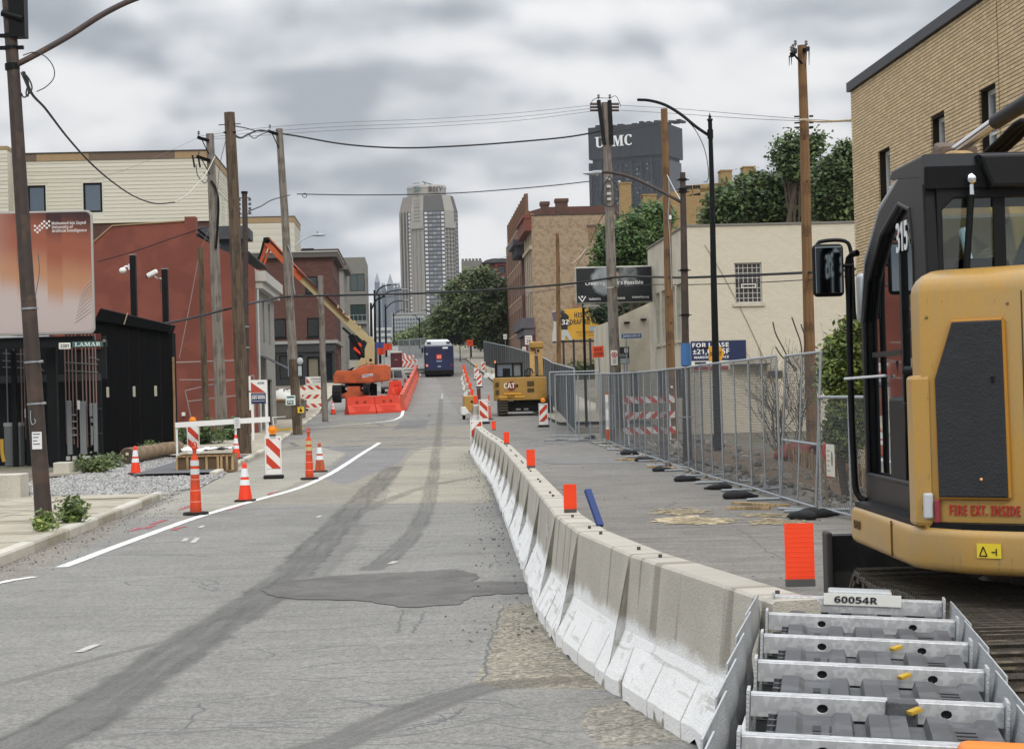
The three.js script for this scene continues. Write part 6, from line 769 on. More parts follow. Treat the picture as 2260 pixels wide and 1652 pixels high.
vPanel('striped panel hung on the far end of the barrier line', at(1052, 974, 58.6).setY(gh(58.6)), 0.3, true, false); vPanel('striped panel behind the yellow trailer', gp(1068, 935), 0.1, false, false, 1.1);
vPanel('leaning striped panel among the far barriers', gp(1052, 838), 0.2, true, true); vPanel('striped panel by the far white barriers', gp(1058, 855), -0.2, true, false); vPanel('far striped panel on the closed lane', gp(1067, 822), 0, true, false);
channelizer('pinkish channelizer tube by the yellow trailer', gp(1080, 925), SM(0xd65a3c, 0.7, 0.4, 0.15, 0.1, 601));
// second barrier line, farther up the lane
{ const P = [[1052, 935], [1044, 912], [1040, 893], [1034, 876], [1031, 862], [1028, 850], [1025, 839], [1022, 830]].map(([x, y]) => gp(x, y)); for (let i = 0; i < P.length - 1; i++) { const a = P[i + 1], b = P[i], L = 2.6, v = a.clone().sub(b).setY(0).normalize(), e = b.clone().addScaledVector(v, L); barrier(e.x, -e.z, b.x, -b.z, 31 + i, 'worn white concrete barrier in the broken line beside the bus', 'broken far line of concrete barriers', 2); const q = copyOf(del0, V3(e.x, gh(-e.z) + 0.818, e.z + 0.3), 0.05, 'orange delineator on the worn far barriers', 'orange delineators on the far barriers'); q.scale.setScalar(1.25); } }
for (const [x, y] of [[1075, 832], [1088, 834]]) { const p = gp(x, y); barrier(p.x, -p.z, p.x + 0.1, -p.z - 2, 45, 'loose white concrete barrier lying on the closed lane', 'loose barriers on the closed lane', 2); }
// yellow trailer at the end of the barrier line
{ const p = gp(1041, 925), o = thing('yellow_trailer', 'small yellow equipment trailer with white fender at the barrier end', 'trailer', p, 0.1); part('body', MT.catY, o, (g) => g.rbox(-0.35, 0.35, 0.35, 1.15, -0.9, 0.1, 0.06)); part('panel_hole', MT.black, o, (g) => g.rod([0.02, 0.85, 0.1], [0.02, 0.85, 0.112], 0.06, 0.06, 12)); part('fender', MT.white, o, (g) => g.ext([[-0.5, 0.25], [-0.36, 0.2], [-0.1, 0.32], [-0.3, 0.62], [-0.5, 0.6]], 0.5, mT(0, 0, -0.4), 0.03)); for (const s of [-1, 1]) part('wheel', MT.rubber, o, (g) => g.rod([s * 0.42, 0.27, -0.2], [s * 0.3, 0.27, -0.2], 0.27, 0.27, 16)); part('control_panel', S(0x5a2620, 0.6), o, (g) => g.rbox(0.3, 0.46, 0.8, 1.5, -0.2, 0.1, 0.02)); part('tow_bar', MT.black, o, (g) => g.rod([0, 0.35, 0.1], [0, 0.3, 1.0], 0.03)); }

// ---- crash cushion in the foreground
{
  const o = thing('crash_cushion', 'galvanized crash cushion with black plastic cartridges at the barrier end', 'crash cushion', [1.57, 0.03, -9.02], -0.16), pitch = 0.735, N = 7, W = 0.40, T = 0.78;
  const pl = new MSM({ map: mottle(0x434447, 0.5, 0.14, 0.1, 611, 0x525355), roughness: 0.55, bumpMap: grain, bumpScale: 0.002 }), galvS = new MSM({ map: ctex(256, 256, (u, v) => { const n = fbm(u * 7, v * 7, 4, 613, 7, 7), f = fbm(u * 26, v * 26, 2, 617, 26, 26), s = sst(0.45, 0.62, f) * 0.22; const k = 0.42 + 0.2 * n + s * 0.5; return [k, k * 1.01, k * 1.015]; }, 2.2, 2.2), roughness: 0.48, metalness: 0.55 }), pg = SM(0xb4b7b8, 0.5, 0.8, 0.08, 0.05, 619, 0xa6a9ab, { metalness: 0.3 });
  for (let i = 0; i < N; i++) {
    const z = i * pitch, w = W + (i === 0 ? -0.01 : 0);
    const bm = part('diaphragm_beam', galvS, o, (g) => { const holes = i > 0 ? [-0.17, 0.22].map((x) => Array.from({ length: 10 }, (_, k) => [x + 0.018 * Math.cos(k / 10 * 6.283), 0.745 + 0.014 * Math.sin(k / 10 * 6.283)])) : []; if (i === N - 3) { g.ext(rect(-w, 0.03, T - 0.07, T), 0.008, mT(0, 0, z), 0.002, [holes[0]]); g.ext(rect(0.13, w, T - 0.07, T), 0.008, mT(0, 0, z), 0.002, [holes[1]]); } else g.ext(rect(-w, w, T - 0.07, T), 0.008, mT(0, 0, z), 0.002, holes); g.box(-w, w, T - 0.004, T + 0.002, z - 0.055, z - 0.001); });
    for (const x of i ? [-0.17, 0.22] : [-0.2]) part('bolt_hole', S(0x2b2c2e, 0.8), o, (g) => g.rod([x, 0.745, z - 0.02], [x, 0.745, z + (i ? -0.012 : 0.0085)], 0.017, 0.017, 12));
    part('diaphragm_plate', S(0x2e3032, 0.7), o, (g) => g.box(-w + 0.02, w - 0.02, 0.08, T - 0.082, z - 0.03, z - 0.01)); if (i === N - 3) part('beam_splice', pl, o, (g) => g.rbox(0.032, 0.128, T - 0.16, T + 0.004, z - 0.05, z + 0.03, 0.008));
    part('end_plate', pg, o, (g) => g.box(-w - 0.012, -w - 0.002, T - 0.3, T + 0.02, z - 0.05, z + 0.06)); part('end_plate', pg, o, (g) => g.box(w + 0.002, w + 0.012, T - 0.3, T + 0.02, z - 0.05, z + 0.06));
    if (i < N - 1) {
      // cartridge: three raised lids with grooves between
      const z0 = z + 0.10, z1 = z + pitch - 0.05, xs = [[-0.32, -0.07], [-0.04, 0.1], [0.14, 0.37]], top = T - (i ? 0.037 : 0.065);
      const ct = part('cartridge', pl, o, (g) => g.rbox(-0.335, 0.38, 0.12, top - 0.022, z0 - 0.02, z1 + 0.02, 0.04, 3));
      for (const [a, b] of xs) part('cartridge_lid', pl, ct, (g) => g.ext([[a, top - 0.03], [b, top - 0.03], [b - 0.012, top + 0.008], [b - 0.06, top + 0.008], [b - 0.075, top - 0.004], [a + 0.09, top - 0.004], [a + 0.07, top + 0.008], [a + 0.012, top + 0.008]], z1 - z0, mT(0, 0, z0), 0.006));
      for (let k = 0; k < 6; k++) part('side_rib', pl, ct, (g) => g.rod([-0.338, 0.2, z0 + 0.03 + k * (z1 - z0 - 0.06) / 5], [-0.325, top + 0.0, z0 + 0.03 + k * (z1 - z0 - 0.06) / 5], 0.018, 0.014, 8));
      { const mm = part('moulded_marking', S(0x222325, 0.7), ct, (g) => { for (let r = 0; r < 2; r++) for (let k = 0; k < 3; k++) g.box(-0.2 + k * 0.05, -0.175 + k * 0.05, top - 0.0035, top - 0.001, z0 + 0.2 + r * 0.13, z0 + 0.29 + r * 0.13); for (let k = 0; k < 4; k++) g.box(0.2, 0.29, top - 0.0035, top - 0.001, z0 + 0.18 + k * 0.06, z0 + 0.195 + k * 0.06); for (let k = 0; k < 3; k++) g.box(0.01, 0.07, top - 0.0035, top - 0.001, z0 + 0.2 + k * 0.07, z0 + 0.22 + k * 0.07); }); mm.userData.kind = 'stuff'; }
      if (i > 1) part('yellow_tag', SM(0xb4922a, 0.8, 0.1, 0.3, 0.2, 615), ct, (g) => g.bar(V3(0.1, top + 0.012, z0 - 0.03), V3(0.135, top + 0.024, z0 - 0.05), 0.03, 0.012));
      // side fender panels, lapped like scales, flared outwards
      for (const s of [-1, 1]) part('fender_panel', pg, o, (g) => { const gg = new THREE.BoxGeometry(0.006, 0.58, pitch + 0.14, 1, 18, 1), p = gg.attributes.position; for (let k = 0; k < p.count; k++) { const y = p.getY(k) / 0.58 + 0.5, q = p.getZ(k) / pitch + 0.5; p.setX(k, p.getX(k) + s * (0.012 * Math.cos(y * Math.PI * 4) + 0.022 * q + 0.05 * (1 - y))); } gg.computeVertexNormals(); gg.translate(s * (w + (s < 0 ? 0.07 : 0.03)), T - 0.285, z + pitch / 2 + 0.05); g.add(gg); });
    }
  }
  o.rotation.z = -0.05;
  part('ground_track', pg, o, (g) => g.box(-0.12, 0.12, 0, 0.08, -0.4, N * pitch)); part('back_bracket', pg, o, (g) => g.rbox(-0.14, 0.16, T + 0.0, T + 0.03, -0.2, -0.06, 0.01).box(-0.3, 0.3, 0.1, T - 0.01, -0.12, -0.06));
  const pt = part('number_plate', S(0xdcdcd6, 0.6), o, (g) => g.box(-0.16, 0.2, T - 0.03, T + 0.024, 0.012, 0.02)); sign('lettering', '60054R', 0.03, S(0x1e1e20, 0.6), pt, -0.01, T - 0.003, 0.0205, 0, { w: 0.2 }); part('orange_handle', S(0xe07a14, 0.5), o, (g) => g.rbox(0.2, 0.42, T - 0.06, T + 0.02, pitch * 5 - 0.02, pitch * 5 + 0.1, 0.03));
}

// ---- temporary fence
const wireMat = S(0x6a6f73, 0.6, { metalness: 0.3 }), tubeMat = new MSM({ map: mottle(0x9ba1a5, 0.6, 0.1, 0.08, 621), roughness: 0.5, metalness: 0.45 });
const meshCache = new Map();
function linkMesh(L, H, sp = 0.07, r = 0.0026) {
  const key = `${L}|${H}|${sp}|${r}`; if (meshCache.has(key)) return meshCache.get(key);
  const pos = [], seg = (x0, y0, x1, y1, z) => { const dx = x1 - x0, dy = y1 - y0, l = Math.hypot(dx, dy); if (l < 0.02) return; const nx = -dy / l * r, ny = dx / l * r, q = [[nx, ny, 0], [-nx * 0.5, -ny * 0.5, r * 0.87], [-nx * 0.5, -ny * 0.5, -r * 0.87]]; for (let k = 0; k < 3; k++) { const a = q[k], b = q[(k + 1) % 3]; pos.push(x0 + a[0], y0 + a[1], z + a[2], x1 + a[0], y1 + a[1], z + a[2], x1 + b[0], y1 + b[1], z + b[2], x0 + a[0], y0 + a[1], z + a[2], x1 + b[0], y1 + b[1], z + b[2], x0 + b[0], y0 + b[1], z + b[2]); } };
  const st = sp * Math.SQRT2; for (let c = -H + st / 2; c < L; c += st) { const x0 = Math.max(0, c), x1 = Math.min(L, c + H); seg(x0, x0 - c, x1, x1 - c, 0.003); seg(x0, H - (x0 - c), x1, H - (x1 - c), -0.003); }
  const g = new THREE.BufferGeometry(); g.setAttribute('position', new THREE.Float32BufferAttribute(pos, 3)); g.computeVertexNormals(); g.setAttribute('uv', new THREE.BufferAttribute(new Float32Array(pos.length / 3 * 2), 2)); meshCache.set(key, g); return g;
}
function fencePanel(a, b, H, label, group, o = {}) {   // a, b: world points on the ground
  const v = b.clone().sub(a), L = Math.round(Math.hypot(v.x, v.z) * 20) / 20, ang = Math.atan2(-v.z, v.x), p = thing('fence_panel', label, 'fence', a, ang, group); p.rotation.order = 'YXZ'; p.rotation.x = o.tilt || 0; p.rotation.z = Math.atan2(v.y, L);
  const r = o.r || 0.021, y0 = 0.06; for (const [nm, A, B] of [['post', [0, 0, 0], [0, H, 0]], ['post', [L, 0, 0], [L, H, 0]], ['rail', [0, H, 0], [L, H, 0]], ['rail', [0, y0, 0], [L, y0, 0]], ...(o.inner ?? [1 / 2]).map((t) => ['brace', [L * t, y0, 0], [L * t, H, 0]]), ...(o.mid ? [['rail', [0, H * o.mid, 0], [L, H * o.mid, 0]]] : [])]) part(nm, tubeMat, p, (g) => g.rod(A, B, nm === 'brace' ? r * 0.75 : r, nm === 'brace' ? r * 0.75 : r, 8));
  const m = new THREE.Mesh(linkMesh(L, H - y0, o.sp || 0.07, o.wr || 0.0026), wireMat); m.position.y = y0; m.name = 'wire_mesh'; m.userData.kind = 'stuff'; p.add(m); if (o.feet !== false) part('foot_bar', tubeMat, p, (g) => g.rod([0.02, 0.03, -0.55], [0.02, 0.03, 0.55], 0.024)); return p;
}
{
  const fx = (d) => 4.32 - 0.0312 * (d - 27.6); let d = 27.6, i = 0; const gw = 'line of temporary fence panels';
  while (d < 64.5) { const e = d + 3; fencePanel(V3(fx(d) + (hash(i, 3, 1) - 0.5) * 0.12, gh(d), -d), V3(fx(e) + (hash(i + 1, 3, 1) - 0.5) * 0.12, gh(e), -e), 2.32, i === 0 ? 'leaning chain-link panel with mid rail before the shrub' : 'chain-link fence panel in the line along the site', gw, { tilt: i === 0 ? 0.06 : (hash(i, 7, 2) - 0.5) * 0.02, mid: i === 0 ? 0.42 : 0 }); d = e; i++; }
  const c = V3(fx(64.6), gh(64.6), -64.6); fencePanel(at(1226, 915, 67).setY(gh(67)), at(1277, 915, 66).setY(gh(66)), 2.32, 'chain-link panel closing the site beside the far excavator', 'cross fence panels'); fencePanel(at(1277, 915, 66).setY(gh(66)), at(1328, 915, 64.8).setY(gh(64.8)), 2.32, 'chain-link panel turning the fence corner', 'cross fence panels'); fencePanel(at(1215, 905, 70).setY(gh(70)), at(1322, 905, 70).setY(gh(70)), 2.4, 'chain-link panel doubled behind the cross fence', 'cross fence panels');
  // near low panel with notice
  const n = fencePanel(V3(4.42, 0, -27.5), V3(4.62, 0, -24.2), 1.66, 'low chain-link panel with white notice beside the excavator', 'low near fence panels', { inner: [0.55], mid: 0 }); const sg = part('notice_board', S(0xc9c6ba, 0.7), n, (g) => g.box(0.55, 1.05, 0.55, 1.0, 0.03, 0.036)); part('print', S(0x77746a, 0.7), sg, (g) => { g.ball(0.9, 0.8, 0.036, 0.09, [0.7, 1.2, 0.02], 14); for (let i = 0; i < 5; i++) g.box(0.6, 0.78 - (i % 2) * 0.05, 0.9 - i * 0.07, 0.915 - i * 0.07, 0.0365, 0.038); });
  // far screen fence along the closed lane
  const F0 = [[1268, 72], [1242, 90], [1208, 115], [1166, 140], [1122, 165], [1066, 200]].map(([x, dd]) => [at(x, 850, dd).x, dd]); const fxx = (q) => { for (let k = 1; k < F0.length; k++) if (q <= F0[k][1]) { const a = F0[k - 1], b = F0[k]; return mix(a[0], b[0], (q - a[1]) / (b[1] - a[1])); } return F0.at(-1)[0]; }; for (let q = 72; q < 197; q += 5) fencePanel(V3(fxx(q), gh(q), -q), V3(fxx(q + 5), gh(q + 5), -q - 5), 2.5, 'grey chain-link panel in the far fence up the closed lane', 'far fence up the closed lane', { sp: 0.1, wr: 0.014, r: 0.035, inner: [0.5], feet: false });
  // yellow-handled rail and board hung on the fence corner
  { const p = at(1349, 950, 64), o = thing('white_marker_board', 'white board with orange foot standing at the fence corner', 'marker board', [p.x, gh(64), -64]); part('board', SM(0xd8d8d4, 0.7, 0.6, 0.1, 0.08, 631, 0xbdbdb8), o, (g) => g.rbox(-0.17, 0.17, 0.45, 1.62, -0.02, 0.02, 0.01)); part('orange_foot', MT.orangeFaded, o, (g) => g.rbox(-0.165, 0.165, 0.1, 0.449, -0.021, 0.021, 0.008)); part('orange_tip', MT.orangeFaded, o, (g) => g.box(-0.15, 0.15, 1.621, 1.68, -0.015, 0.015)); part('leg', MT.tubeSteel, o, (g) => g.rod([0, 0, -0.2], [0, 1.0, -0.02], 0.02)); }
}
// sandbags at the fence feet
{
  const bagM = new MSM({ map: mottle(0x232427, 0.3, 0.25, 0.2, 641), roughness: 0.85, bumpMap: grain, bumpScale: 0.01 }), o = thing('sandbag', 'x', 'sandbag'), geo = new THREE.SphereGeometry(1, 16, 10), p = geo.attributes.position; for (let i = 0; i < p.count; i++) { const x = p.getX(i), y = p.getY(i), z = p.getZ(i), k = 1 + 0.5 * (vn(x * 2 + 5, z * 2 + y, 9) - 0.5); p.setXYZ(i, x * 0.3 * k, Math.max(0, y * 0.13 * k + 0.06 + 0.04 * vn(x * 3, z * 3, 4)), z * 0.2 * k); } geo.computeVertexNormals(); const m = new THREE.Mesh(geo, bagM); m.name = 'bag'; o.add(m); part('tied_neck', bagM, o, (g) => g.rod([0.25, 0.06, 0], [0.42, 0.05, 0.05], 0.06, 0.03));
  let first = true; for (const [x, y, t, s, l] of [[1800, 1142, 0.4, 1.25, 'black sandbag heaped on the foot of the leaning panel'], [1772, 1146, 2.2, 1.1, 'black sandbag slumped before the leaning panel'], [1628, 1100, 0.2, 1.2, 'black sandbag with long neck on the fence foot'], [1590, 1080, 3, 1, 0], [1512, 1062, 0.3, 1.1, 0], [1460, 1040, 0.1, 1.0, 0], [1390, 1003, 0.2, 1.3, 0], [1308, 966, 1.4, 1.0, 'black sandbag standing at the fence corner'], [1300, 972, 0, 1, 0], [1420, 1018, 0.2, 1.1, 0], [1240, 932, 0.3, 1, 0], [1260, 934, 0.5, 1, 0]]) { const L = l || 'black sandbag lying along the fence foot', q = first ? o : copyOf(o, [0, 0, 0], 0, L); first = false; q.position.copy(gp(x, y)); q.rotation.y = t; q.scale.set(s * 0.7, s * 0.55, s * 0.6); q.userData.label = L; q.userData.group = 'sandbags along the fence'; }
  for (const [x0, y0, x1, y1] of [[1620, 1113, 1740, 1119], [1605, 1124, 1700, 1124], [1430, 1031, 1500, 1036], [1375, 1014, 1420, 1014], [1360, 1016, 1440, 1019]]) { const a = gp(x0, y0), b = gp(x1, y1); part('timber_offcut', MT.plankPale, scene, (g) => g.bar(V3(a.x, a.y + 0.025, a.z), V3(b.x, b.y + 0.025, b.z), 0.09, 0.04)); tag(scene.children.at(-1), 'pale timber offcut lying on the closed lane by the fence', 'timber', 'timber offcuts by the fence'); }
}
// excavated footway behind the fence: shuttering boards, earth, rubble
{
  const a = gp(1640, 1015), b = gp(1930, 1165), o = thing('trench_shuttering', 'row of upright timber boards lining the dug footway behind the fence', 'shuttering', [a.x, 0, a.z]), A = V3(a.x + 0.9, 0, a.z), B = V3(b.x + 1.1, 0, b.z), n = 44; o.position.copy(A); const r = R(91); for (let i = 0; i < n; i++) { const p = A.clone().lerp(B, i / n).sub(A), h = 0.42 + 0.12 * r(); part('board', i % 3 ? MT.plankPale : MT.plank, o, (g) => { const gg = new THREE.BoxGeometry(0.14, h, 0.035); gg.rotateY(Math.atan2(-(B.z - A.z), B.x - A.x) + (r() - 0.5) * 0.15); gg.translate(p.x, h / 2 - 0.05, p.z); g.add(gg); }); } part('waler', MT.plank, o, (g) => g.bar(V3(0.06, 0.28, -0.05), B.clone().sub(A).add(V3(0.06, 0.28, 0)), 0.05, 0.1));
  const tr = flat('dug_earth', null, -0.012 + 0.02, SM(0x6e5a44, 0.98, 1.5, 0.3, 0.25, 651, 0x5a4a3a), scene, [[sx(7.0, 26), 22], [sx(7.0, 60), 60], [sx(9.8, 60), 60], [sx(9.6, 22), 22]]); struct(tr);
  const gm = new THREE.IcosahedronGeometry(1, 0), N = 1800, im = new THREE.InstancedMesh(gm, new MSM({ color: 0xffffff, roughness: 0.95 }), N), c = new THREE.Color(); for (let i = 0; i < N; i++) { const d = 23 + 42 * r(), x = sx(5.9 + 3.8 * r(), d), s = 0.02 + 0.1 * Math.pow(r(), 5); M4.compose(V3(x, gh(d) + s * 0.3, -d), QT.setFromEuler(new THREE.Euler(r() * 6, r() * 6, r() * 6)), V3(s * 1.4, s * 0.8, s)); im.setMatrixAt(i, M4); const k = 0.1 + 0.2 * r(); im.setColorAt(i, c.setRGB(k * 1.1, k, k * 0.86)); } im.name = 'rubble'; im.userData = { kind: 'stuff', label: 'broken concrete and earth clods behind the fence', category: 'rubble' }; scene.add(im);
  { const p = gp(1750, 1022), q = thing('brick_pallet', 'stack of dark red bricks half under a red tarp behind the fence', 'pallet', [p.x + 0.35, 0, p.z - 0.6], 0.3); for (let k = 0; k < 4; k++) for (let i = 0; i < 5; i++) part('brick', i % 2 ? S(0x5a2c22, 0.9) : S(0x6b3428, 0.9), q, (g) => g.box(0.05 + i * 0.12, 0.16 + i * 0.12, 0.1 + k * 0.075, 0.165 + k * 0.075, -0.3, 0.3)); part('pallet_boards', MT.plank, q, (g) => g.box(-0.55, 0.7, 0, 0.095, -0.32, 0.32)); part('tarp', SM(0x8d3a2a, 0.6, 0.4, 0.2, 0.1, 655), q, (g) => { const gg = new THREE.SphereGeometry(0.36, 14, 8); const pp = gg.attributes.position; for (let i = 0; i < pp.count; i++) { const x = pp.getX(i), y = pp.getY(i), z = pp.getZ(i); pp.setXYZ(i, x * 1.6 - 0.2, Math.max(0.1, y * 0.85 + 0.15 + 0.05 * vn(x * 9, z * 9, 3)), z); } gg.computeVertexNormals(); g.add(gg); }); }
  { const p = gp(1605, 960), q = thing('tipped_barrier_block', 'pinkish concrete block lying behind the fence', 'block', [p.x + 0.6, 0, p.z - 6], 0.4); part('block', SM(0xb09a8e, 0.9, 0.6, 0.15, 0.1, 657, 0x9a8074), q, (g) => g.ext([[-0.5, 0], [0.5, 0], [0.35, 0.5], [-0.25, 0.62], [-0.5, 0.45]], 0.5, mT(0, 0, -0.25), 0.03)); part('orange_paint', S(0xc98f6e, 0.9), q, (g) => g.box(-0.4, 0.0, 0.08, 0.2, 0.2502, 0.255)); }
  { const p = at(1822, 1010, 29.5), q = thing('survey_stake', 'wooden stake with red ribbon behind the leaning panel', 'stake', [p.x, 0, -29.5]); part('stake', MT.plankPale, q, (g) => g.box(-0.015, 0.015, 0, 0.95, -0.015, 0.015)); part('ribbon', S(0xd2333a, 0.7), q, (g) => g.tube([[0, 0.93, 0.02], [-0.04, 0.8, 0.03], [0.02, 0.66, 0.03], [0.03, 0.5, 0.02], [0.05, 0.4, 0.03]], 0.022, 5, 14)); }
}
// ---------------------------------------------------------------- the near yellow excavator
{
  const o = thing('excavator', 'yellow excavator with black cab and blade looming at the roadside', 'excavator', [3.28, 0, -10.3]), Y = MT.catY, K = MT.charcoal, B = MT.black;
  const trackM = new MSM({ map: mottle(0x4a443c, 0.35, 0.3, 0.3, 701, 0x6a6050), roughness: 0.85, metalness: 0.2, bumpMap: grain, bumpScale: 0.006 });
  // undercarriage: tracks run along z
  const zf = -1.45, zr = 2.15, yt = 0.70, yb = 0.0, rI = 0.35;
  for (const s of [-1, 1]) {
    const x0 = s < 0 ? -1.25 : 0.65, x1 = x0 + 0.6, fr = part('track_frame', B, o, (g) => g.rbox(x0 + 0.12, x1 - 0.12, 0.18, 0.5, zf + 0.2, zr - 0.2, 0.05)); for (const z of [zf + rI, zr - rI]) part('track_wheel', B, fr, (g) => g.rod([x0 + 0.14, 0.35, z], [x1 - 0.14, 0.35, z], 0.3, 0.3, 24)); for (let i = 0; i < 5; i++) part('roller', B, fr, (g) => g.rod([x0 + 0.1, 0.13, zf + 0.75 + i * 0.52], [x1 - 0.1, 0.13, zf + 0.75 + i * 0.52], 0.1, 0.1, 12));
    const len = (zr - zf - 2 * rI), per = 2 * len + 2 * Math.PI * rI, n = 46; const sag = (t) => -0.035 * Math.sin(t * Math.PI * 3) * 0.7;
    const belt = part('track_chain', trackM, o, (g) => { g.box(x0 + 0.2, x1 - 0.2, 0.63, 0.66, zf + rI, zr - rI).box(x0 + 0.2, x1 - 0.2, 0.035, 0.065, zf + rI, zr - rI); });
    for (let i = 0; i < n; i++) { let u = i / n * per, z, y, a; if (u < len) { z = zf + rI + u; y = 0.685 + sag(u / len); a = 0; } else if (u < len + Math.PI * rI) { const q = (u - len) / rI; z = zr - rI + Math.sin(q) * rI; y = 0.35 + Math.cos(q) * (rI - 0.015); a = q; } else if (u < 2 * len + Math.PI * rI) { z = zr - rI - (u - len - Math.PI * rI); y = 0.018; a = Math.PI; } else { const q = (u - 2 * len - Math.PI * rI) / rI; z = zf + rI - Math.sin(q) * rI; y = 0.35 - Math.cos(q) * (rI - 0.015); a = Math.PI + q; }
      const m = part('track_shoe', trackM, belt, (g) => { g.rbox(x0, x1, -0.016, 0.014, -per / n / 2 + 0.006, per / n / 2 - 0.006, 0.006, 1); for (const zz of [-0.055, 0, 0.055]) g.box(x0 + 0.008, x1 - 0.008, 0.0135, 0.036, zz - 0.007, zz + 0.007); g.box(x0 + 0.005, x0 + 0.03, -0.05, -0.016, -0.04, 0.04); }); m.position.set(0, y, z); m.rotation.x = a; }
  }
  part('lower_frame', B, o, (g) => g.rbox(-0.66, 0.66, 0.25, 0.72, -0.6, 1.3, 0.05)); part('swing_ring', trackM, o, (g) => g.rod([0, 0.7, 0], [0, 0.9, 0], 0.6, 0.6, 28)); part('guard_plate', S(0x9a8a78, 0.8), o, (g) => g.box(-0.66, -0.35, 0.3, 0.36, 1.2, 1.9));
  // dozer blade at the front
  const bl = part('dozer_blade', SM(0x1b1c1e, 0.6, 0.6, 0.25, 0.1, 703, 0x2c2b29), o, (g) => g.ext([[-0.06, 0.24], [0.05, 0.24], [0.0, 0.4], [-0.01, 0.62], [0.06, 0.86], [0.02, 0.87], [-0.06, 0.66], [-0.075, 0.45]], 2.56, sideM(1.28).multiply(mT(-1.95, 0, 0)), 0.012)); part('blade_end_plate', S(0x3a3732, 0.7), bl, (g) => g.rbox(-1.3, -1.262, 0.22, 0.885, -2.04, -1.86, 0.015)); part('blade_arm', B, o, (g) => g.bar(V3(-0.45, 0.4, -1.9), V3(-0.45, 0.4, -0.5), 0.14, 0.18).bar(V3(0.45, 0.4, -1.9), V3(0.45, 0.4, -0.5), 0.14, 0.18));
  // house: rounded deck skirt
  const arc = (r, a0, a1, n) => Array.from({ length: n + 1 }, (_, i) => { const a = mix(a0, a1, i / n); return [r * Math.sin(a), r * Math.cos(a)]; });
  const tail = [[-1.27, -1.1], [-1.27, 0.55], [-1.22, 0.74], ...arc(1.46, -0.85, 0.85, 28), [1.22, 0.74], [1.27, 0.55], [1.27, -1.1]];
  part('deck_skirt', Y, o, (g) => g.ext(plan(tail), 0.13, planM(0.925), 0.045 + 0.003)); part('skirt_seam', S(0x6d4c16, 0.6), o, (g) => g.rod([-1.274, 0.9, 0.12], [-1.274, 1.09, 0.12], 0.006).rod([-0.62, 0.9, 1.327], [-0.62, 1.09, 1.327], 0.007)); part('deck_gap', B, o, (g) => g.ext(plan(tail.map(([x, z]) => [x * 0.985, z * 0.985])), 0.03, planM(1.095)));
  // engine hood with chamfered top and grille facet
  const A = [-1.22, 0.72], Bq = [-0.52, 1.26], hood = [[-1.22, 0.52], A, Bq, [0, 1.42], [0.52, 1.24], [1.26, 0.70], [1.26, -0.2], [0.4, -0.2], [0.4, 0.52]];
  const fd = V3(Bq[0] - A[0], 0, Bq[1] - A[1]), fl = fd.length(), fm = mT(A[0], 0, A[1]).multiply(rotY(Math.atan2(-fd.z, fd.x)));
  part('engine_hood', Y, o, (g) => g.ext(plan(hood), 1.15, planM(1.12), 0.12)); part('hood_lower_panel', Y, o, (g) => g.ext(plan([[-1.262, 0.56], [-1.262, 0.69], [-1.19, 0.75], [-1.1, 0.56]]), 0.72, planM(1.12), 0.02));
  part('panel_gap', S(0x3a2c14, 0.8), o, (g) => { for (const u of [0.54, 0.84]) { const a = V3(u, 1.12, -0.002).applyMatrix4(fm), b = V3(u, 2.26, -0.002).applyMatrix4(fm); g.rod(a, b, 0.005, 0.005, 5); } });
  for (const [u, y] of [[0.04, 1.2], [0.04, 2.15], [0.47, 2.2], [0.58, 1.3], [0.58, 2.1]]) part('bolt', S(0x6d5a34, 0.5), o, (g) => { const a = V3(u, y, 0.001).applyMatrix4(fm); g.ball(a.x, a.y, a.z, 0.009, [1, 1, 0.6], 8); });
  const gr = part('grille_panel', SM(0x26272a, 0.75, 0.3, 0.15, 0.2, 705), o, (g) => { const P = [[0.09, 1.25], [0.455, 1.25], [0.445, 2.12], [0.185, 2.12], [0.085, 1.84]]; g.ext(P, 0.02, fm.clone().multiply(mT(0, 0, 0.004)), 0.008); }); part('grille_frame', S(0xa8741c, 0.5), gr, (g) => { const P = [[0.09, 1.25], [0.455, 1.25], [0.445, 2.12], [0.185, 2.12], [0.085, 1.84]]; for (let i = 0; i < 5; i++) { const a = V3(P[i][0], P[i][1], 0.012).applyMatrix4(fm), b = V3(P[(i + 1) % 5][0], P[(i + 1) % 5][1], 0.012).applyMatrix4(fm); g.rod(a, b, 0.014, 0.014, 6); } }); part('marker_light', S(0xf2b070, 0.4), gr, (g) => { const a = V3(0.32, 1.34, 0.033).applyMatrix4(fm); g.ball(a.x, a.y, a.z, 0.008); }); part('hood_latch', B, gr, (g) => { const a = V3(0.40, 1.83, 0.028).applyMatrix4(fm); g.box(a.x - 0.015, a.x + 0.015, a.y - 0.015, a.y + 0.015, a.z - 0.005, a.z + 0.006); });
  const tx = sign('lettering', 'FIRE EXT. INSIDE', 0.05, S(0xa3241c, 0.6), o, 0, 0, 0, 0, { w: 0.37, depth: 0.003 }); tx.matrixAutoUpdate = true; { const a = V3(0.32, 1.185, 0.004).applyMatrix4(fm); tx.position.copy(a); tx.rotation.y = Math.atan2(-fd.z, fd.x); }
  part('marker_lamp', S(0xb9bdc0, 0.3), o, (g) => { const a = V3(0.03, 1.2, 0.02).applyMatrix4(fm); g.rbox(a.x - 0.025, a.x + 0.025, a.y - 0.06, a.y + 0.07, a.z - 0.02, a.z + 0.012, 0.012); }); part('reflector', S(0x8a2a3a, 0.4), o, (g) => { const a = V3(0.075, 1.19, 0.02).applyMatrix4(fm); g.rbox(a.x - 0.012, a.x + 0.016, a.y - 0.07, a.y + 0.05, a.z - 0.01, a.z + 0.01, 0.008); });
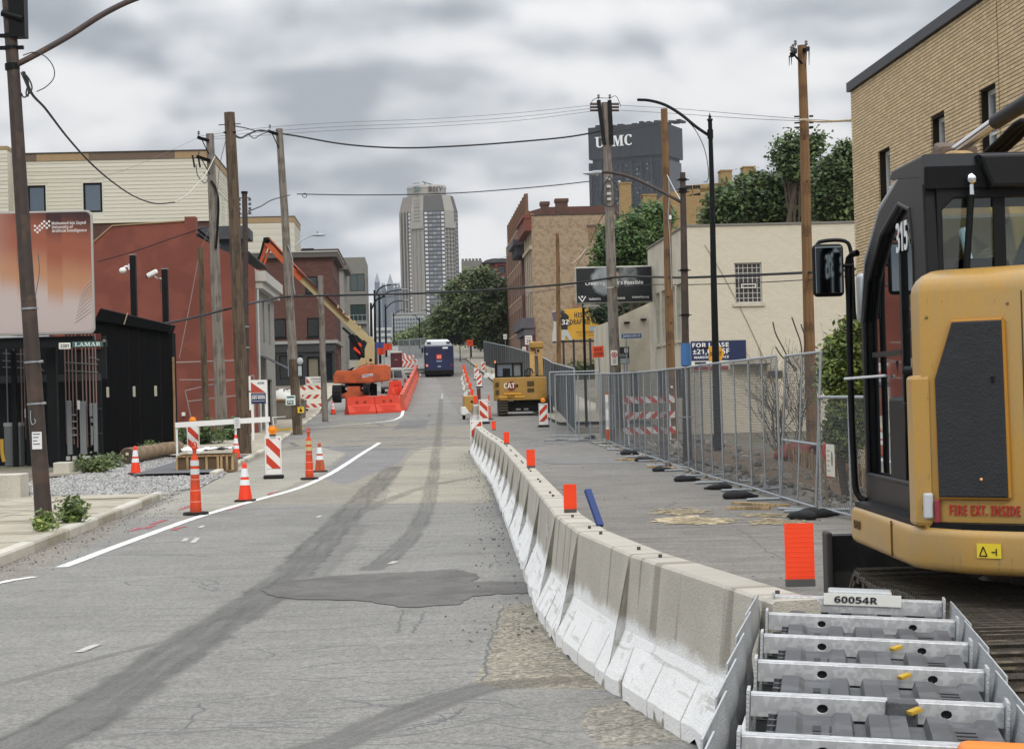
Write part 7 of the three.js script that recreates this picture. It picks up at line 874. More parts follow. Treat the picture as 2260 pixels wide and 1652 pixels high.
  const am = rotY(-0.745).multiply(mT(-0.465, 0, 1.462)); const wl = part('warning_decal', S(0xe0c62c, 0.5), o, (g) => g.ext(rect(0.40, 0.53, 0.965, 1.035), 0.003, am)); part('decal_symbol', B, wl, (g) => { for (const [p, q] of [[[0.415, 0.975], [0.455, 0.975]], [[0.455, 0.975], [0.435, 1.02]], [[0.435, 1.02], [0.415, 0.975]], [[0.48, 0.995], [0.50, 0.995]], [[0.505, 0.98], [0.505, 1.012]]]) { const a = V3(...p, 0.004).applyMatrix4(am), b = V3(...q, 0.004).applyMatrix4(am); g.rod(a, b, 0.003, 0.003, 5); } });
  sign('lettering', '10-1291', 0.05, S(0x4f3c1a, 0.6), o, -1.274, 1.0, -0.9, -Math.PI / 2, { w: 0.2 }); part('red_disc', S(0xa8202c, 0.4), o, (g) => { const q = new THREE.CylinderGeometry(0.05, 0.05, 0.01, 20); q.rotateX(Math.PI / 2); q.translate(0, 0.99, 1.465); q.applyMatrix4(rotY(-0.55)); g.add(q); });
  // cab: left side shell with door and glass
  const cx0 = -1.14, cx1 = -0.2, cz0 = -1.25, cz1 = 0.6, cy0 = 1.1, cy1 = 2.97;
  const prof = [[cz0, cy0], [cz1, cy0], [cz1 + 0.01, 2.2], [cz1 - 0.03, cy1 - 0.1], [cz1 - 0.12, cy1], [0.1, cy1], [-0.6, cy1 - 0.16], [-1.08, cy1 - 0.42], [cz0 - 0.01, cy1 - 0.75]];
  const door = [[-1.16, 1.28], [0.3, 1.28], [0.3, 2.55], [0.24, 2.74], [-0.05, 2.8], [-0.55, 2.68], [-0.98, 2.44], [-1.15, 2.2]];
  const shell = part('cab_side_frame', K, o, (g) => g.ext(prof, 0.05, sideM(cx0 + 0.05), 0.012, [door])); part('cab_side_frame', K, o, (g) => g.ext(prof, 0.05, sideM(cx1), 0.012, [door.map(([z, y]) => [z, Math.max(y, 1.7)])]));
  const gpn = new MPM({ color: 0xd4dcdb, roughness: 0.03, transmission: 1, thickness: 0, ior: 1.6, clearcoat: 1, clearcoatRoughness: 0.02 }), gpd = new MPM({ color: 0x14181a, roughness: 0.03, clearcoat: 1, clearcoatRoughness: 0.02, ior: 1.9 });
  part('door_glass', gpd, o, (g) => g.ext(door.map(([z, y]) => [z * 0.995, y]), 0.006, sideM(cx0 + 0.03))); part('door_pillar', K, o, (g) => g.box(cx0 + 0.004, cx0 + 0.05, 1.29, 2.7, -0.16, -0.11).box(cx0 + 0.002, cx0 + 0.05, 1.98, 2.01, -0.99, -0.16)); part('door_frame', K, o, (g) => { for (let i = 0; i < door.length; i++) { const a = door[i], b = door[(i + 1) % door.length]; g.rod([cx0 - 0.005, a[1], a[0]], [cx0 - 0.005, b[1], b[0]], 0.016, 0.016, 6); } }); part('door_handle', B, o, (g) => g.rbox(cx0 - 0.03, cx0 - 0.004, 1.55, 1.72, -0.02, 0.05, 0.01).rod([cx0 - 0.02, 1.3, 0.02], [cx0 - 0.02, 1.95, 0.03], 0.008)); part('door_decal', S(0xd8d8d8, 0.5), o, (g) => g.box(cx0 - 0.022, cx0 - 0.018, 1.3, 1.62, 0.12, 0.17)); sign('lettering', '315', 0.16, S(0xd9dcdc, 0.4), o, cx0 + 0.0, 2.62, -0.03, -Math.PI / 2, { w: 0.3 });
  part('rear_pillar', B, o, (g) => g.ext([[cz1 - 0.02, cy0], [cz1 + 0.12, cy0], [cz1 + 0.06, 2.3], [cz1 + 0.012, 2.36], [cz1 - 0.02, 2.3]], 0.12, sideM(cx0 + 0.1), 0.01));
  // rear of the cab with window
  const rw = [[cx0 + 0.08, 1.9], [cx1 - 0.08, 1.9], [cx1 - 0.08, 2.76], [cx0 + 0.14, 2.76], [cx0 + 0.08, 2.7]]; part('cab_rear_frame', K, o, (g) => g.ext([[cx0 + 0.051, cy0], [cx1 - 0.051, cy0], [cx1 - 0.051, 2.86], [cx0 + 0.051, 2.86]], 0.05, mT(0, 0, cz1 - 0.06), 0.006, [rw])); part('rear_glass', gpn, o, (g) => g.ext(rw, 0.006, mT(0, 0, cz1 - 0.035)));
  part('rear_glass_bar', B, o, (g) => g.box(cx0 + 0.34, cx0 + 0.4, 1.9, 2.76, cz1 - 0.025, cz1 - 0.005));
  part('roof', K, o, (g) => g.ext([[cz1 + 0.02, cy1 - 0.16], [cz1 + 0.04, cy1 - 0.05], [cz1 - 0.02, cy1 + 0.02], [-0.2, cy1 + 0.03], [-0.25, cy1 - 0.02], [cz1 - 0.1, cy1 - 0.1]], cx1 - cx0 + 0.0, sideM(cx1), 0.015)); part('roof_overhang', K, o, (g) => g.ext([[cx0 + 0.25, cy1 - 0.0], [cx1, cy1 - 0.0], [cx1, cy1 - 0.17], [cx0 + 0.31, cy1 - 0.17]], 0.12, mT(0, 0, cz1 - 0.04), 0.02)); part('roof_front', S(0x9a9c9e, 0.4), o, (g) => { const e = [[0.1, cy1 + 0.0], [-0.61, cy1 - 0.14], [-1.09, cy1 - 0.4], [-1.27, cy1 - 0.72]]; for (let i = 0; i < 3; i++) g.rod([cx0 + 0.01, e[i][1], e[i][0]], [cx0 + 0.01, e[i + 1][1], e[i + 1][0]], 0.022, 0.022, 8); });
  part('front_glass', gpn, o, (g) => g.ext([[-1.25, 1.3], [-1.24, 1.3], [-1.24, 2.2], [-1.07, 2.5], [-0.6, 2.76], [-0.62, 2.78], [-1.09, 2.52], [-1.25, 2.2]], cx1 - cx0 - 0.12, sideM(cx1 - 0.06))); part('cab_floor', B, o, (g) => g.box(cx0 + 0.055, cx1 - 0.055, cy0, cy0 + 0.12, cz0 + 0.06, cz1 - 0.07)); part('cab_ceiling', B, o, (g) => g.box(cx0 + 0.06, cx1 - 0.06, cy1 - 0.17, cy1 - 0.06, -0.4, cz1 - 0.07));
  part('seat', MT.blackMatt, o, (g) => g.rbox(-0.98, -0.52, 1.5, 1.66, -0.5, 0.0, 0.05).rbox(-0.98, -0.52, 1.6, 2.3, 0.02, 0.2, 0.06).rbox(-0.9, -0.6, 2.28, 2.48, 0.06, 0.18, 0.05)); part('console', B, o, (g) => g.rbox(-1.15, -1.02, 1.25, 1.75, -0.5, 0.1, 0.03).rbox(-0.48, -0.36, 1.25, 1.75, -0.5, 0.1, 0.03).rod([-1.08, 1.75, -0.35], [-1.1, 1.95, -0.38], 0.025));
  part('grab_rail', B, o, (g) => g.tube([[cx0 - 0.03, 2.62, -1.2], [cx0 - 0.07, 2.6, -1.25], [cx0 - 0.075, 2.3, -1.28], [cx0 - 0.075, 1.4, -1.28], [cx0 - 0.06, 1.15, -1.25], [cx0 - 0.02, 1.12, -1.22]], 0.02, 8, 40)); part('mirror_arm', B, o, (g) => g.tube([[cx0 - 0.05, 2.22, -1.25], [cx0 - 0.07, 2.68, -1.27], [cx0 - 0.1, 2.7, -1.27], [cx0 - 0.26, 2.69, -1.25], [cx0 - 0.27, 2.66, -1.23]], 0.012, 6, 30)); part('mirror_stay', B, o, (g) => g.rod([cx0 - 0.2, 2.54, -1.22], [cx0 - 0.05, 2.55, -1.25], 0.012));
  const mr = part('mirror', B, o, (g) => g.rbox(cx0 - 0.30, cx0 - 0.11, 2.36, 2.68, -1.27, -1.21, 0.04, 3)); part('mirror_glass', S(0x8f989c, 0.04, { metalness: 1 }), mr, (g) => g.rbox(cx0 - 0.285, cx0 - 0.125, 2.38, 2.66, -1.212, -1.206, 0.03, 3)); part('wiper', B, o, (g) => g.rod([cx0 - 0.02, 1.88, 0.32], [cx0 - 0.02, 1.9, 0.5], 0.012).rod([cx0 - 0.06, 1.885, 0.28], [cx0 - 0.02, 1.885, 0.36], 0.03, 0.015)); part('step_bar', S(0xc9cccd, 0.4), o, (g) => g.rod([cx0 - 0.12, 1.86, -1.25], [cx0 - 0.0, 1.87, -0.6], 0.008)); part('roof_lamp', MT.chrome, o, (g) => g.ball(cx0 + 0.22, cy1 - 0.12, cz1 + 0.06, 0.03).rod([cx0 + 0.22, cy1 - 0.14, cz1 + 0.05], [cx0 + 0.22, cy1 - 0.2, cz1 + 0.05], 0.014)); part('lamp_hose', B, o, (g) => g.rod([cx0 + 0.22, cy1 - 0.2, cz1 + 0.03], [cx0 + 0.18, 2.3, cz1 + 0.02], 0.018)); part('beacon', B, o, (g) => g.ball(cx0 + 0.05, cy1 - 0.33, -0.98, 0.045)); part('front_lamp', S(0xb7bdc0, 0.3), o, (g) => g.rbox(cx0 - 0.02, cx0 + 0.06, 2.2, 2.5, -1.36, -1.28, 0.03));
  // boom, cylinders, stick and bucket reaching away from us
  part('boom', Y, o, (g) => g.ext([[-0.6, 1.35], [-0.9, 1.2], [-1.9, 2.65], [-2.6, 2.85], [-4.2, 2.75], [-4.35, 2.95], [-4.2, 3.1], [-2.4, 3.3], [-1.5, 2.95]], 0.36, sideM(0.2), 0.02)); part('boom_cylinder', B, o, (g) => g.rod([-0.3, 1.25, -1.25], [-0.3, 2.5, -1.85], 0.08, 0.08, 14).rod([0.32, 1.25, -1.25], [0.32, 2.5, -1.85], 0.08, 0.08, 14)); part('cylinder_rod', MT.chrome, o, (g) => g.rod([-0.3, 2.5, -1.85], [-0.3, 2.8, -2.1], 0.045, 0.045, 14).rod([0.32, 2.5, -1.85], [0.32, 2.8, -2.1], 0.045, 0.045, 14));
  part('stick_cylinder', B, o, (g) => g.rod([-0.1, 3.52, -1.0], [-0.1, 3.5, -2.0], 0.05, 0.05, 16)); part('stick_cylinder_rod', MT.chrome, o, (g) => g.rod([-0.1, 3.5, -2.0], [-0.1, 3.45, -3.3], 0.04, 0.04, 14)); part('stick_link', SM(0x5f5044, 0.8, 0.5, 0.3, 0.15, 709), o, (g) => g.ext([[-3.2, 3.1], [-3.45, 3.1], [-3.5, 3.45], [-3.4, 3.55], [-3.22, 3.5]], 0.22, sideM(0.05), 0.03)); part('hydraulic_hose', MT.blackMatt, o, (g) => { for (const x of [0.02, 0.07, 0.12]) g.tube([[x, 3.1, -1.2], [x, 3.45, -1.7], [x, 3.42, -2.4], [x, 3.32, -3.2], [x, 3.15, -4]], 0.025, 6, 20); }); part('hydraulic_pipe', S(0xa9823c, 0.5, { metalness: 0.4 }), o, (g) => { for (const x of [-0.22, -0.27]) g.tube([[x, 2.8, -1.4], [x, 3.2, -1.9], [x, 3.36, -2.5], [x, 3.3, -3.4]], 0.022, 6, 20); }); part('stick', Y, o, (g) => g.ext([[-4.0, 2.9], [-4.3, 3.15], [-4.6, 3.0], [-4.2, 1.3], [-4.0, 1.25]], 0.3, sideM(0.15), 0.02)); part('bucket', S(0x55483a, 0.8), o, (g) => g.ext([[-4.3, 1.35], [-3.9, 1.3], [-3.6, 0.9], [-3.7, 0.5], [-4.1, 0.3], [-4.4, 0.4], [-4.05, 0.6], [-4.0, 0.9]], 0.8, sideM(0.4), 0.02));
}
// ---------------------------------------------------------------- the far excavator, seen from behind
{
  const d = 95, c = at(1153, 925, d), o = thing('tracked_digger', 'yellow tracked digger seen from behind with folded boom', 'excavator', [c.x, gh(d), -d], 0.02), k = d / F * 0.1824, X = (q) => (q - 1390) * k, Yv = (q) => (1368 - q) * k, Y = SM(0xa27e3c, 0.5, 1, 0.12, 0.05, 711), B = MT.black;
  for (const [a, b] of [[1098, 1214], [1640, 1756]]) { const tr = part('track', S(0x33302b, 0.9), o, (g) => g.ext([[-3.2, 0.35], [-3.0, 0.05], [0.2, 0.05], [0.45, 0.3], [0.4, 0.75], [0.1, 0.98], [-3.0, 0.98], [-3.25, 0.7]], X(b) - X(a), sideM(X(b)))); for (let i = 0; i < 6; i++) part('track_shoe', S(0x4a443a, 0.9), tr, (g) => g.box(X(a) - 0.02, X(b) + 0.02, 0.1 + i * 0.14, 0.16 + i * 0.14, 0.42, 0.47)); }
  part('lower_frame', B, o, (g) => g.box(X(1216), X(1638), 0.2, 0.78, -2.6, 0.1)); part('frame_plate', S(0x8a8a86, 0.6), o, (g) => g.box(X(1315), X(1372), 0.28, 0.36, 0.102, 0.11).box(X(1410), X(1466), 0.28, 0.36, 0.102, 0.11)); part('white_sack', MT.white, o, (g) => g.rbox(X(1216), X(1290), 0.72, 0.84, -0.2, 0.3, 0.05));
  const hd = part('counterweight', Y, o, (g) => g.ext(plan([[X(1050), -0.6], [X(1050), 0.25], [X(1130), 0.5], [X(1570), 0.5], [X(1690), 0.25], [X(1690), -0.6]]), Yv(915) - Yv(1172), planM(Yv(1172)), 0.04)); part('hood', Y, o, (g) => g.box(X(1420), X(1690), Yv(1172), Yv(930), -2.4, -0.61)); for (const [a, b, y0, y1] of [[1455, 1540, 955, 1020], [1455, 1540, 1040, 1090], [1072, 1115, 960, 1010], [1072, 1115, 1050, 1105]]) part('vent', S(0x4a3716, 0.8), hd, (g) => g.rbox(X(a), X(b), Yv(y1), Yv(y0), a < 1200 ? 0.38 : 0.5, a < 1200 ? 0.47 : 0.512, 0.02)); part('badge_panel', Y, hd, (g) => g.rbox(X(1185), X(1370), Yv(1080), Yv(945), 0.5, 0.515, 0.01)); part('badge_disc', S(0x6e2a1a, 0.5), hd, (g) => g.rod([X(1265), Yv(1010), 0.515], [X(1265), Yv(1010), 0.525], 0.24, 0.24, 20)); sign('lettering', 'CAT', 0.26, S(0xe8e4d8, 0.5), hd, X(1240), Yv(1003), 0.527, 0, { w: 0.55 }); part('latch', B, hd, (g) => g.box(X(1325), X(1345), Yv(1025), Yv(990), 0.515, 0.53)); part('bumper_ledge', S(0xd29a30, 0.5), hd, (g) => g.box(X(1170), X(1380), Yv(1112), Yv(1088), 0.5, 0.56).box(X(1110), X(1420), Yv(1148), Yv(1124), 0.5, 0.54)); sign('lettering', '325', 0.12, S(0x3a2c12, 0.6), hd, X(1255), Yv(1134), 0.545, 0, { w: 0.36 });
  const cb = part('cab', B, o, (g) => { g.rbox(X(1075), X(1105), Yv(912), Yv(735), -1.9, -0.7, 0.02).rbox(X(1285), X(1305), Yv(912), Yv(735), -1.9, -0.7, 0.02).rbox(X(1390), X(1412), Yv(912), Yv(735), -1.9, -0.7, 0.02).rbox(X(1070), X(1415), Yv(740), Yv(722), -1.95, -0.66, 0.02).rbox(X(1075), X(1412), Yv(915), Yv(885), -1.9, -0.7, 0.02); }); part('window', MT.glassBlue, cb, (g) => g.box(X(1105), X(1285), Yv(885), Yv(740), -0.8, -0.78)); part('window', S(0x6f7678, 0.2), cb, (g) => g.box(X(1306), X(1390), Yv(885), Yv(740), -0.8, -0.78)); part('seat', B, cb, (g) => g.rbox(X(1170), X(1260), Yv(890), Yv(790), -0.779, -0.76, 0.03)); part('beacon', MT.amber, cb, (g) => g.rod([X(1080), Yv(722), -1], [X(1080), Yv(690), -1], 0.06, 0.03));
  part('boom', Y, o, (g) => g.bar(V3(X(1545), Yv(915), -1.6), V3(X(1545), Yv(480), -2.6), 0.26, 0.4)); part('boom_cylinder', S(0x2a2622, 0.6), o, (g) => g.rod([X(1480), Yv(900), -1.2], [X(1500), Yv(800), -1.6], 0.12, 0.1).rod([X(1590), Yv(880), -1.2], [X(1590), Yv(640), -2], 0.06)); part('stick', Y, o, (g) => g.bar(V3(X(1640), Yv(500), -2.2), V3(X(1645), Yv(890), -1.9), 0.24, 0.36)); part('stick_head', Y, o, (g) => g.rbox(X(1520), X(1690), Yv(545), Yv(468), -2.8, -1.9, 0.06)); part('hose', B, o, (g) => g.tube([[X(1440), Yv(910), -1], [X(1455), Yv(820), -1.1], [X(1520), Yv(800), -1.3], [X(1545), Yv(860), -1.3]], 0.03, 6)); part('pin', B, o, (g) => g.box(X(1605), X(1632), Yv(590), Yv(565), -1.9, -1.88));
}
// ---------------------------------------------------------------- bus
{
  const d = 165, c = at(970, 832, d), o = thing('city_bus', 'dark blue city bus with white roof driving up the street', 'bus', [c.x, gh(d), -d], TURN), nv = new MPM({ color: 0x151f44, roughness: 0.35, clearcoat: 0.6 }), B = MT.black; o.rotation.order = 'YXZ'; o.rotation.x = 0.043;
  part('body', nv, o, (g) => g.rbox(-1.27, 1.27, 0.35, 2.75, -12, 0, 0.14, 3)); part('skirt', B, o, (g) => g.rbox(-1.25, 1.25, 0.16, 0.62, -11.9, 0.03, 0.06)); part('roof', S(0xd4d7d9, 0.5), o, (g) => g.ext([[-1.15, 2.72], [1.15, 2.72], [0.95, 3.1], [-0.95, 3.1]], 11, mT(0, 0, -11.5), 0.05)); part('roof_grille', S(0x3a4252, 0.6), o, (g) => g.box(-1.0, -0.68, 2.85, 3.05, -0.47, -0.42).box(0.68, 1.0, 2.85, 3.05, -0.47, -0.42)); part('side_window', MT.glassDark, o, (g) => g.box(-1.28, -1.268, 1.5, 2.5, -11.5, -0.8).box(1.268, 1.28, 1.5, 2.5, -11.5, -0.8)); part('route_display', S(0xe2452e, 0.5), o, (g) => g.rbox(-0.22, 0.22, 1.55, 1.95, 0.002, 0.02, 0.08, 3)); sign('lettering', '61', 0.2, S(0xf2cfc0, 0.5), o, 0, 1.75, 0.021); part('number_plate', S(0xe6e8ea, 0.5), o, (g) => g.rbox(0.33, 0.78, 2.44, 2.58, 0.002, 0.02, 0.02)); for (const s of [-1, 1]) part('tail_light', S(s < 0 ? 0xf0a090 : 0x6a2530, 0.4), o, (g) => g.rbox(s * 1.06 - 0.1, s * 1.06 + 0.1, 0.92, 1.12, 0.002, 0.025, 0.05)); part('logo_mark', S(0xc9d2dc, 0.5), o, (g) => g.ext([[-1.18, 2.1], [-1.04, 1.92], [-0.92, 2.1], [-1.04, 2.04]], 0.01, mT(0, 0, 0.003))); part('engine_door', S(0x17244e, 0.5), o, (g) => g.rbox(-0.85, 0.85, 0.7, 1.5, 0.001, 0.012, 0.02)); part('badge', S(0x9aa6b4, 0.5), o, (g) => g.box(-0.24, 0.24, 1.33, 1.42, 0.0125, 0.02).box(-0.14, 0.14, 0.86, 0.97, 0.0125, 0.02)); for (const s of [-1, 1]) for (const z of [-2.6, -9.5]) part('wheel', MT.rubber, o, (g) => g.rod([s * 1.2, 0.48, z], [s * 0.9, 0.48, z], 0.48, 0.48, 20)); part('mirror', B, o, (g) => g.rbox(1.3, 1.42, 2.1, 2.5, -11.6, -11.5, 0.03).rbox(-1.45, -1.3, 1.9, 2.4, -11.6, -11.5, 0.03));
}
// ---------------------------------------------------------------- boom lift
{
  const d = 108, c = at(785, 890, d), o = thing('boom_lift', 'orange boom lift with raised cream boom parked behind the orange barriers', 'boom lift', [c.x, gh(d), -d], 0), OR = SM(0xc25b2e, 0.55, 1, 0.12, 0.06, 721, 0xa85230), CR = SM(0xb5a67c, 0.6, 1, 0.06, 0.05, 722), P = (x, y, z = 0) => { const q = at(x, y, d).sub(o.position); q.z = z; return q; }, a0 = (x, y) => { const q = P(x, y); return [q.x, q.y]; };
  const cc = (x, y) => a0((960 + x / 5.507) * 0.7533, (950 + y / 5.507) * 0.7533);
  for (const [x0, x1, y0, y1, z] of [[112, 238, 985, 1258, 1.0], [662, 776, 960, 1145, -0.6], [180, 250, 990, 1190, -1.2], [600, 690, 965, 1130, 1.0]]) { const p = cc(x0, y1), q = cc(x1, y0), cy = (p[1] + q[1]) / 2, r = (q[1] - p[1]) / 2; const w = part('wheel', MT.rubber, o, (g) => { g.rod([p[0], Math.max(r * 0.99, cy), z], [q[0], Math.max(r * 0.99, cy), z], r, r, 22); }); part('tread', S(0x111112, 0.95), w, (g) => { for (let i = 0; i < 14; i++) { const t = i / 14 * Math.PI * 2; g.box(p[0] - 0.01, q[0] + 0.01, Math.max(r * 0.99, cy) + Math.cos(t) * r - 0.02, Math.max(r * 0.99, cy) + Math.cos(t) * r + 0.03, z + Math.sin(t) * r - 0.03, z + Math.sin(t) * r + 0.03); } }); }
  part('chassis', OR, o, (g) => g.ext([cc(215, 1140), cc(330, 1090), cc(330, 1000), cc(535, 1000), cc(540, 1080), cc(680, 1110), cc(680, 1150), cc(450, 1170), cc(230, 1180)], 1.9, mT(0, 0, -1.1), 0.03)); sign('lettering', 'JLG', 0.1, S(0x5a2a18, 0.7), o, cc(425, 1065)[0], cc(425, 1065)[1], 0.805); part('axle', MT.black, o, (g) => { const p = cc(230, 1080), q = cc(720, 1060); g.rod([p[0], p[1], -0.2], [q[0], q[1], -0.2], 0.08); }); part('slew_ring', MT.black, o, (g) => { const p = cc(440, 985); g.rod([p[0], p[1] - 0.1, -0.1], [p[0], p[1] + 0.15, -0.1], 0.6, 0.6, 20); });
  const tt = part('turntable', OR, o, (g) => g.ext([cc(112, 950), cc(640, 950), cc(1000, 900), cc(1000, 680), cc(965, 650), cc(640, 655), cc(400, 745), cc(160, 748), cc(112, 830)], 1.8, mT(0, 0, -1.0), 0.05)); part('black_stripe', MT.black, tt, (g) => g.ext([cc(268, 955), cc(372, 955), cc(395, 760), cc(455, 690), cc(410, 700), cc(300, 760)], 0.02, mT(0, 0, 0.8))); part('cover_lip', S(0xc96a38, 0.5), tt, (g) => g.ext([cc(530, 815), cc(770, 760), cc(770, 680), cc(640, 680), cc(540, 740)], 0.04, mT(0, 0, 0.79))); const pl = part('name_plate', S(0xd9dbde, 0.5), tt, (g) => g.ext([cc(575, 860), cc(745, 835), cc(745, 795), cc(575, 815)], 0.02, mT(0, 0, 0.835))); sign('lettering', 'AERIALS', 0.1, S(0x3a3f66, 0.6), pl, cc(660, 827)[0], cc(660, 827)[1], 0.858, 0.0, { w: 0.55 }); part('decal', S(0xe2d8cc, 0.6), tt, (g) => g.ext([cc(868, 800), cc(888, 800), cc(888, 735), cc(868, 735)], 0.01, mT(0, 0, 0.805))); part('body_seam', S(0x7a3818, 0.7), tt, (g) => { const p = cc(785, 930), q = cc(785, 670); g.bar(V3(p[0], p[1], 0.803), V3(q[0], q[1], 0.803), 0.02, 0.02); });
  part('tower', CR, o, (g) => g.ext([cc(640, 645), cc(745, 640), cc(745, 300), cc(720, 200), cc(620, 190), cc(575, 240), cc(640, 300), cc(600, 400), cc(600, 560)], 0.8, mT(0, 0, -0.6), 0.03)); part('tower_base', CR, o, (g) => g.ext([cc(470, 700), cc(630, 640), cc(600, 545), cc(540, 540), cc(480, 660)], 0.7, mT(0, 0, -0.5), 0.03)); part('pivot_pin', MT.black, o, (g) => { const p = cc(697, 575); g.rod([p[0], p[1], 0.2], [p[0], p[1], 0.26], 0.09); }); part('lift_cylinder', MT.black, o, (g) => g.bar(V3(...cc(560, 560), -0.1), V3(...cc(370, 170), -0.1), 0.3, 0.34).rod([...cc(370, 170), -0.1], [...cc(240, 50), -0.1], 0.07)); part('hazard_flag', MT.orange, o, (g) => g.ext([cc(420, 400), cc(440, 355), cc(530, 450), cc(530, 490)], 0.03, mT(0, 0, 0.2)).ext([cc(490, 310), cc(520, 290), cc(555, 340), cc(540, 370)], 0.03, mT(0, 0, 0.2)));
  const b0 = P(806, 745), b1 = P(655, 603), b2 = P(588, 531), b3 = P(564, 598); part('boom', CR, o, (g) => g.bar(V3(b0.x, b0.y, -0.2), V3(b1.x, b1.y, -0.2), 0.34, 0.44)); part('fly_boom', OR, o, (g) => g.bar(V3(b1.x + 0.3, b1.y - 0.3, -0.2), V3(b2.x, b2.y, -0.2), 0.4, 0.48)); part('boom_hose', MT.black, o, (g) => g.tube([[b0.x, b0.y + 0.25, -0.2], [mix(b0.x, b1.x, 0.5), mix(b0.y, b1.y, 0.5) + 0.28, 0], [b1.x, b1.y + 0.26, 0], [b2.x, b2.y + 0.2, 0]], 0.05, 6, 20)); part('hose_bracket', S(0xc2b48c, 0.6), o, (g) => { for (let i = 1; i < 6; i++) { const q = b0.clone().lerp(b1, 0.08 * i); g.box(q.x - 0.03, q.x + 0.06, q.y + 0.22, q.y + 0.4, -0.05, 0.02); } }); part('jib', OR, o, (g) => g.bar(V3(b2.x, b2.y, -0.2), V3(b3.x, b3.y, -0.2), 0.26, 0.3).bar(V3(b2.x + 0.2, b2.y - 0.3, -0.2), V3(b3.x + 0.35, b3.y + 0.1, -0.2), 0.1, 0.12)); part('jib_hose', MT.black, o, (g) => g.tube([[b2.x - 0.15, b2.y, 0], [b2.x - 0.35, b2.y - 0.7, 0], [b3.x - 0.15, b3.y, 0], [b3.x - 0.1, b3.y - 0.5, 0]], 0.07, 6, 16)); part('jib_knuckle', MT.black, o, (g) => g.rbox(b2.x - 0.2, b2.x + 0.2, b2.y - 0.2, b2.y + 0.2, -0.35, 0.0, 0.06)); part('platform_mount', MT.black, o, (g) => g.rbox(b3.x - 0.2, b3.x + 0.2, b3.y - 0.6, b3.y, -0.4, 0.0, 0.05)); part('boom_stripe', S(0x7a2a1c, 0.6), o, (g) => g.bar(V3(b0.x - 0.9, b0.y + 1.05, 0.0), V3(b1.x, b1.y + 0.23, 0.0), 0.36, 0.03));
}
// ---------------------------------------------------------------- orange water barriers round the lift
{
  const OR = SM(0xd8432a, 0.55, 1, 0.08, 0.06, 731), OF = SM(0xc9563f, 0.6, 1, 0.1, 0.06, 732);
  function wb(a, b, label, mat) { const v = b.clone().sub(a), L = Math.hypot(v.x, v.z) - 0.04, o = thing('water_barrier', label, 'barrier', a, Math.atan2(-v.z, v.x), 'orange water barriers'); o.rotation.order = 'YXZ'; o.rotation.z = Math.atan2(v.y, L); part('shell', mat, o, (g) => g.ext([[-0.28, 0], [0.28, 0], [0.28, 0.12], [0.13, 0.5], [0.1, 0.95], [-0.1, 0.95], [-0.13, 0.5], [-0.28, 0.12]], L, mT(0, 0, 0).multiply(new THREE.Matrix4().makeBasis(V3(0, 0, -1), V3(0, 1, 0), V3(1, 0, 0))), 0.03)); for (const s of [1, -1]) { for (let k = 0; k < 3; k++) part('moulded_rib', mat, o, (g) => g.bar(V3(L * (0.16 + k * 0.05), 0.4 - k * 0.11, s * (0.165 + k * 0.045)), V3(L * (0.84 - k * 0.05), 0.4 - k * 0.11, s * (0.165 + k * 0.045)), 0.06, 0.05)); for (const t of [0.35, 0.65]) part('fork_pocket', S(0x8f2c1c, 0.7), o, (g) => g.rbox(L * t - 0.09, L * t + 0.09, 0.58, 0.72, s * 0.1, s * 0.135, 0.02)); } part('top_cap', mat, o, (g) => g.rod([L * 0.3, 0.95, 0], [L * 0.3, 0.99, 0], 0.08).rod([L * 0.7, 0.95, 0], [L * 0.7, 0.99, 0], 0.08)); return o; }
  const d0 = -gp(770, 915).z; wb(gp(766, 915), gp(826, 912), 'orange water barrier facing the road before the boom lift', OR); wb(gp(827, 912), gp(880, 909), 'orange water barrier at the corner before the boom lift', OR);
  const Q = [[887, 906], [893, 892], [898, 880], [903, 868], [908, 857], [912, 847], [916, 838], [919, 830]].map(([x, y]) => gp(x, y)); for (let i = 0; i < Q.length - 1; i++) wb(Q[i], Q[i + 1], 'sun faded orange water barrier in the row along the lane', OF); wb(gp(862, 872), gp(884, 870), 'orange water barrier behind the boom lift', OR);
}
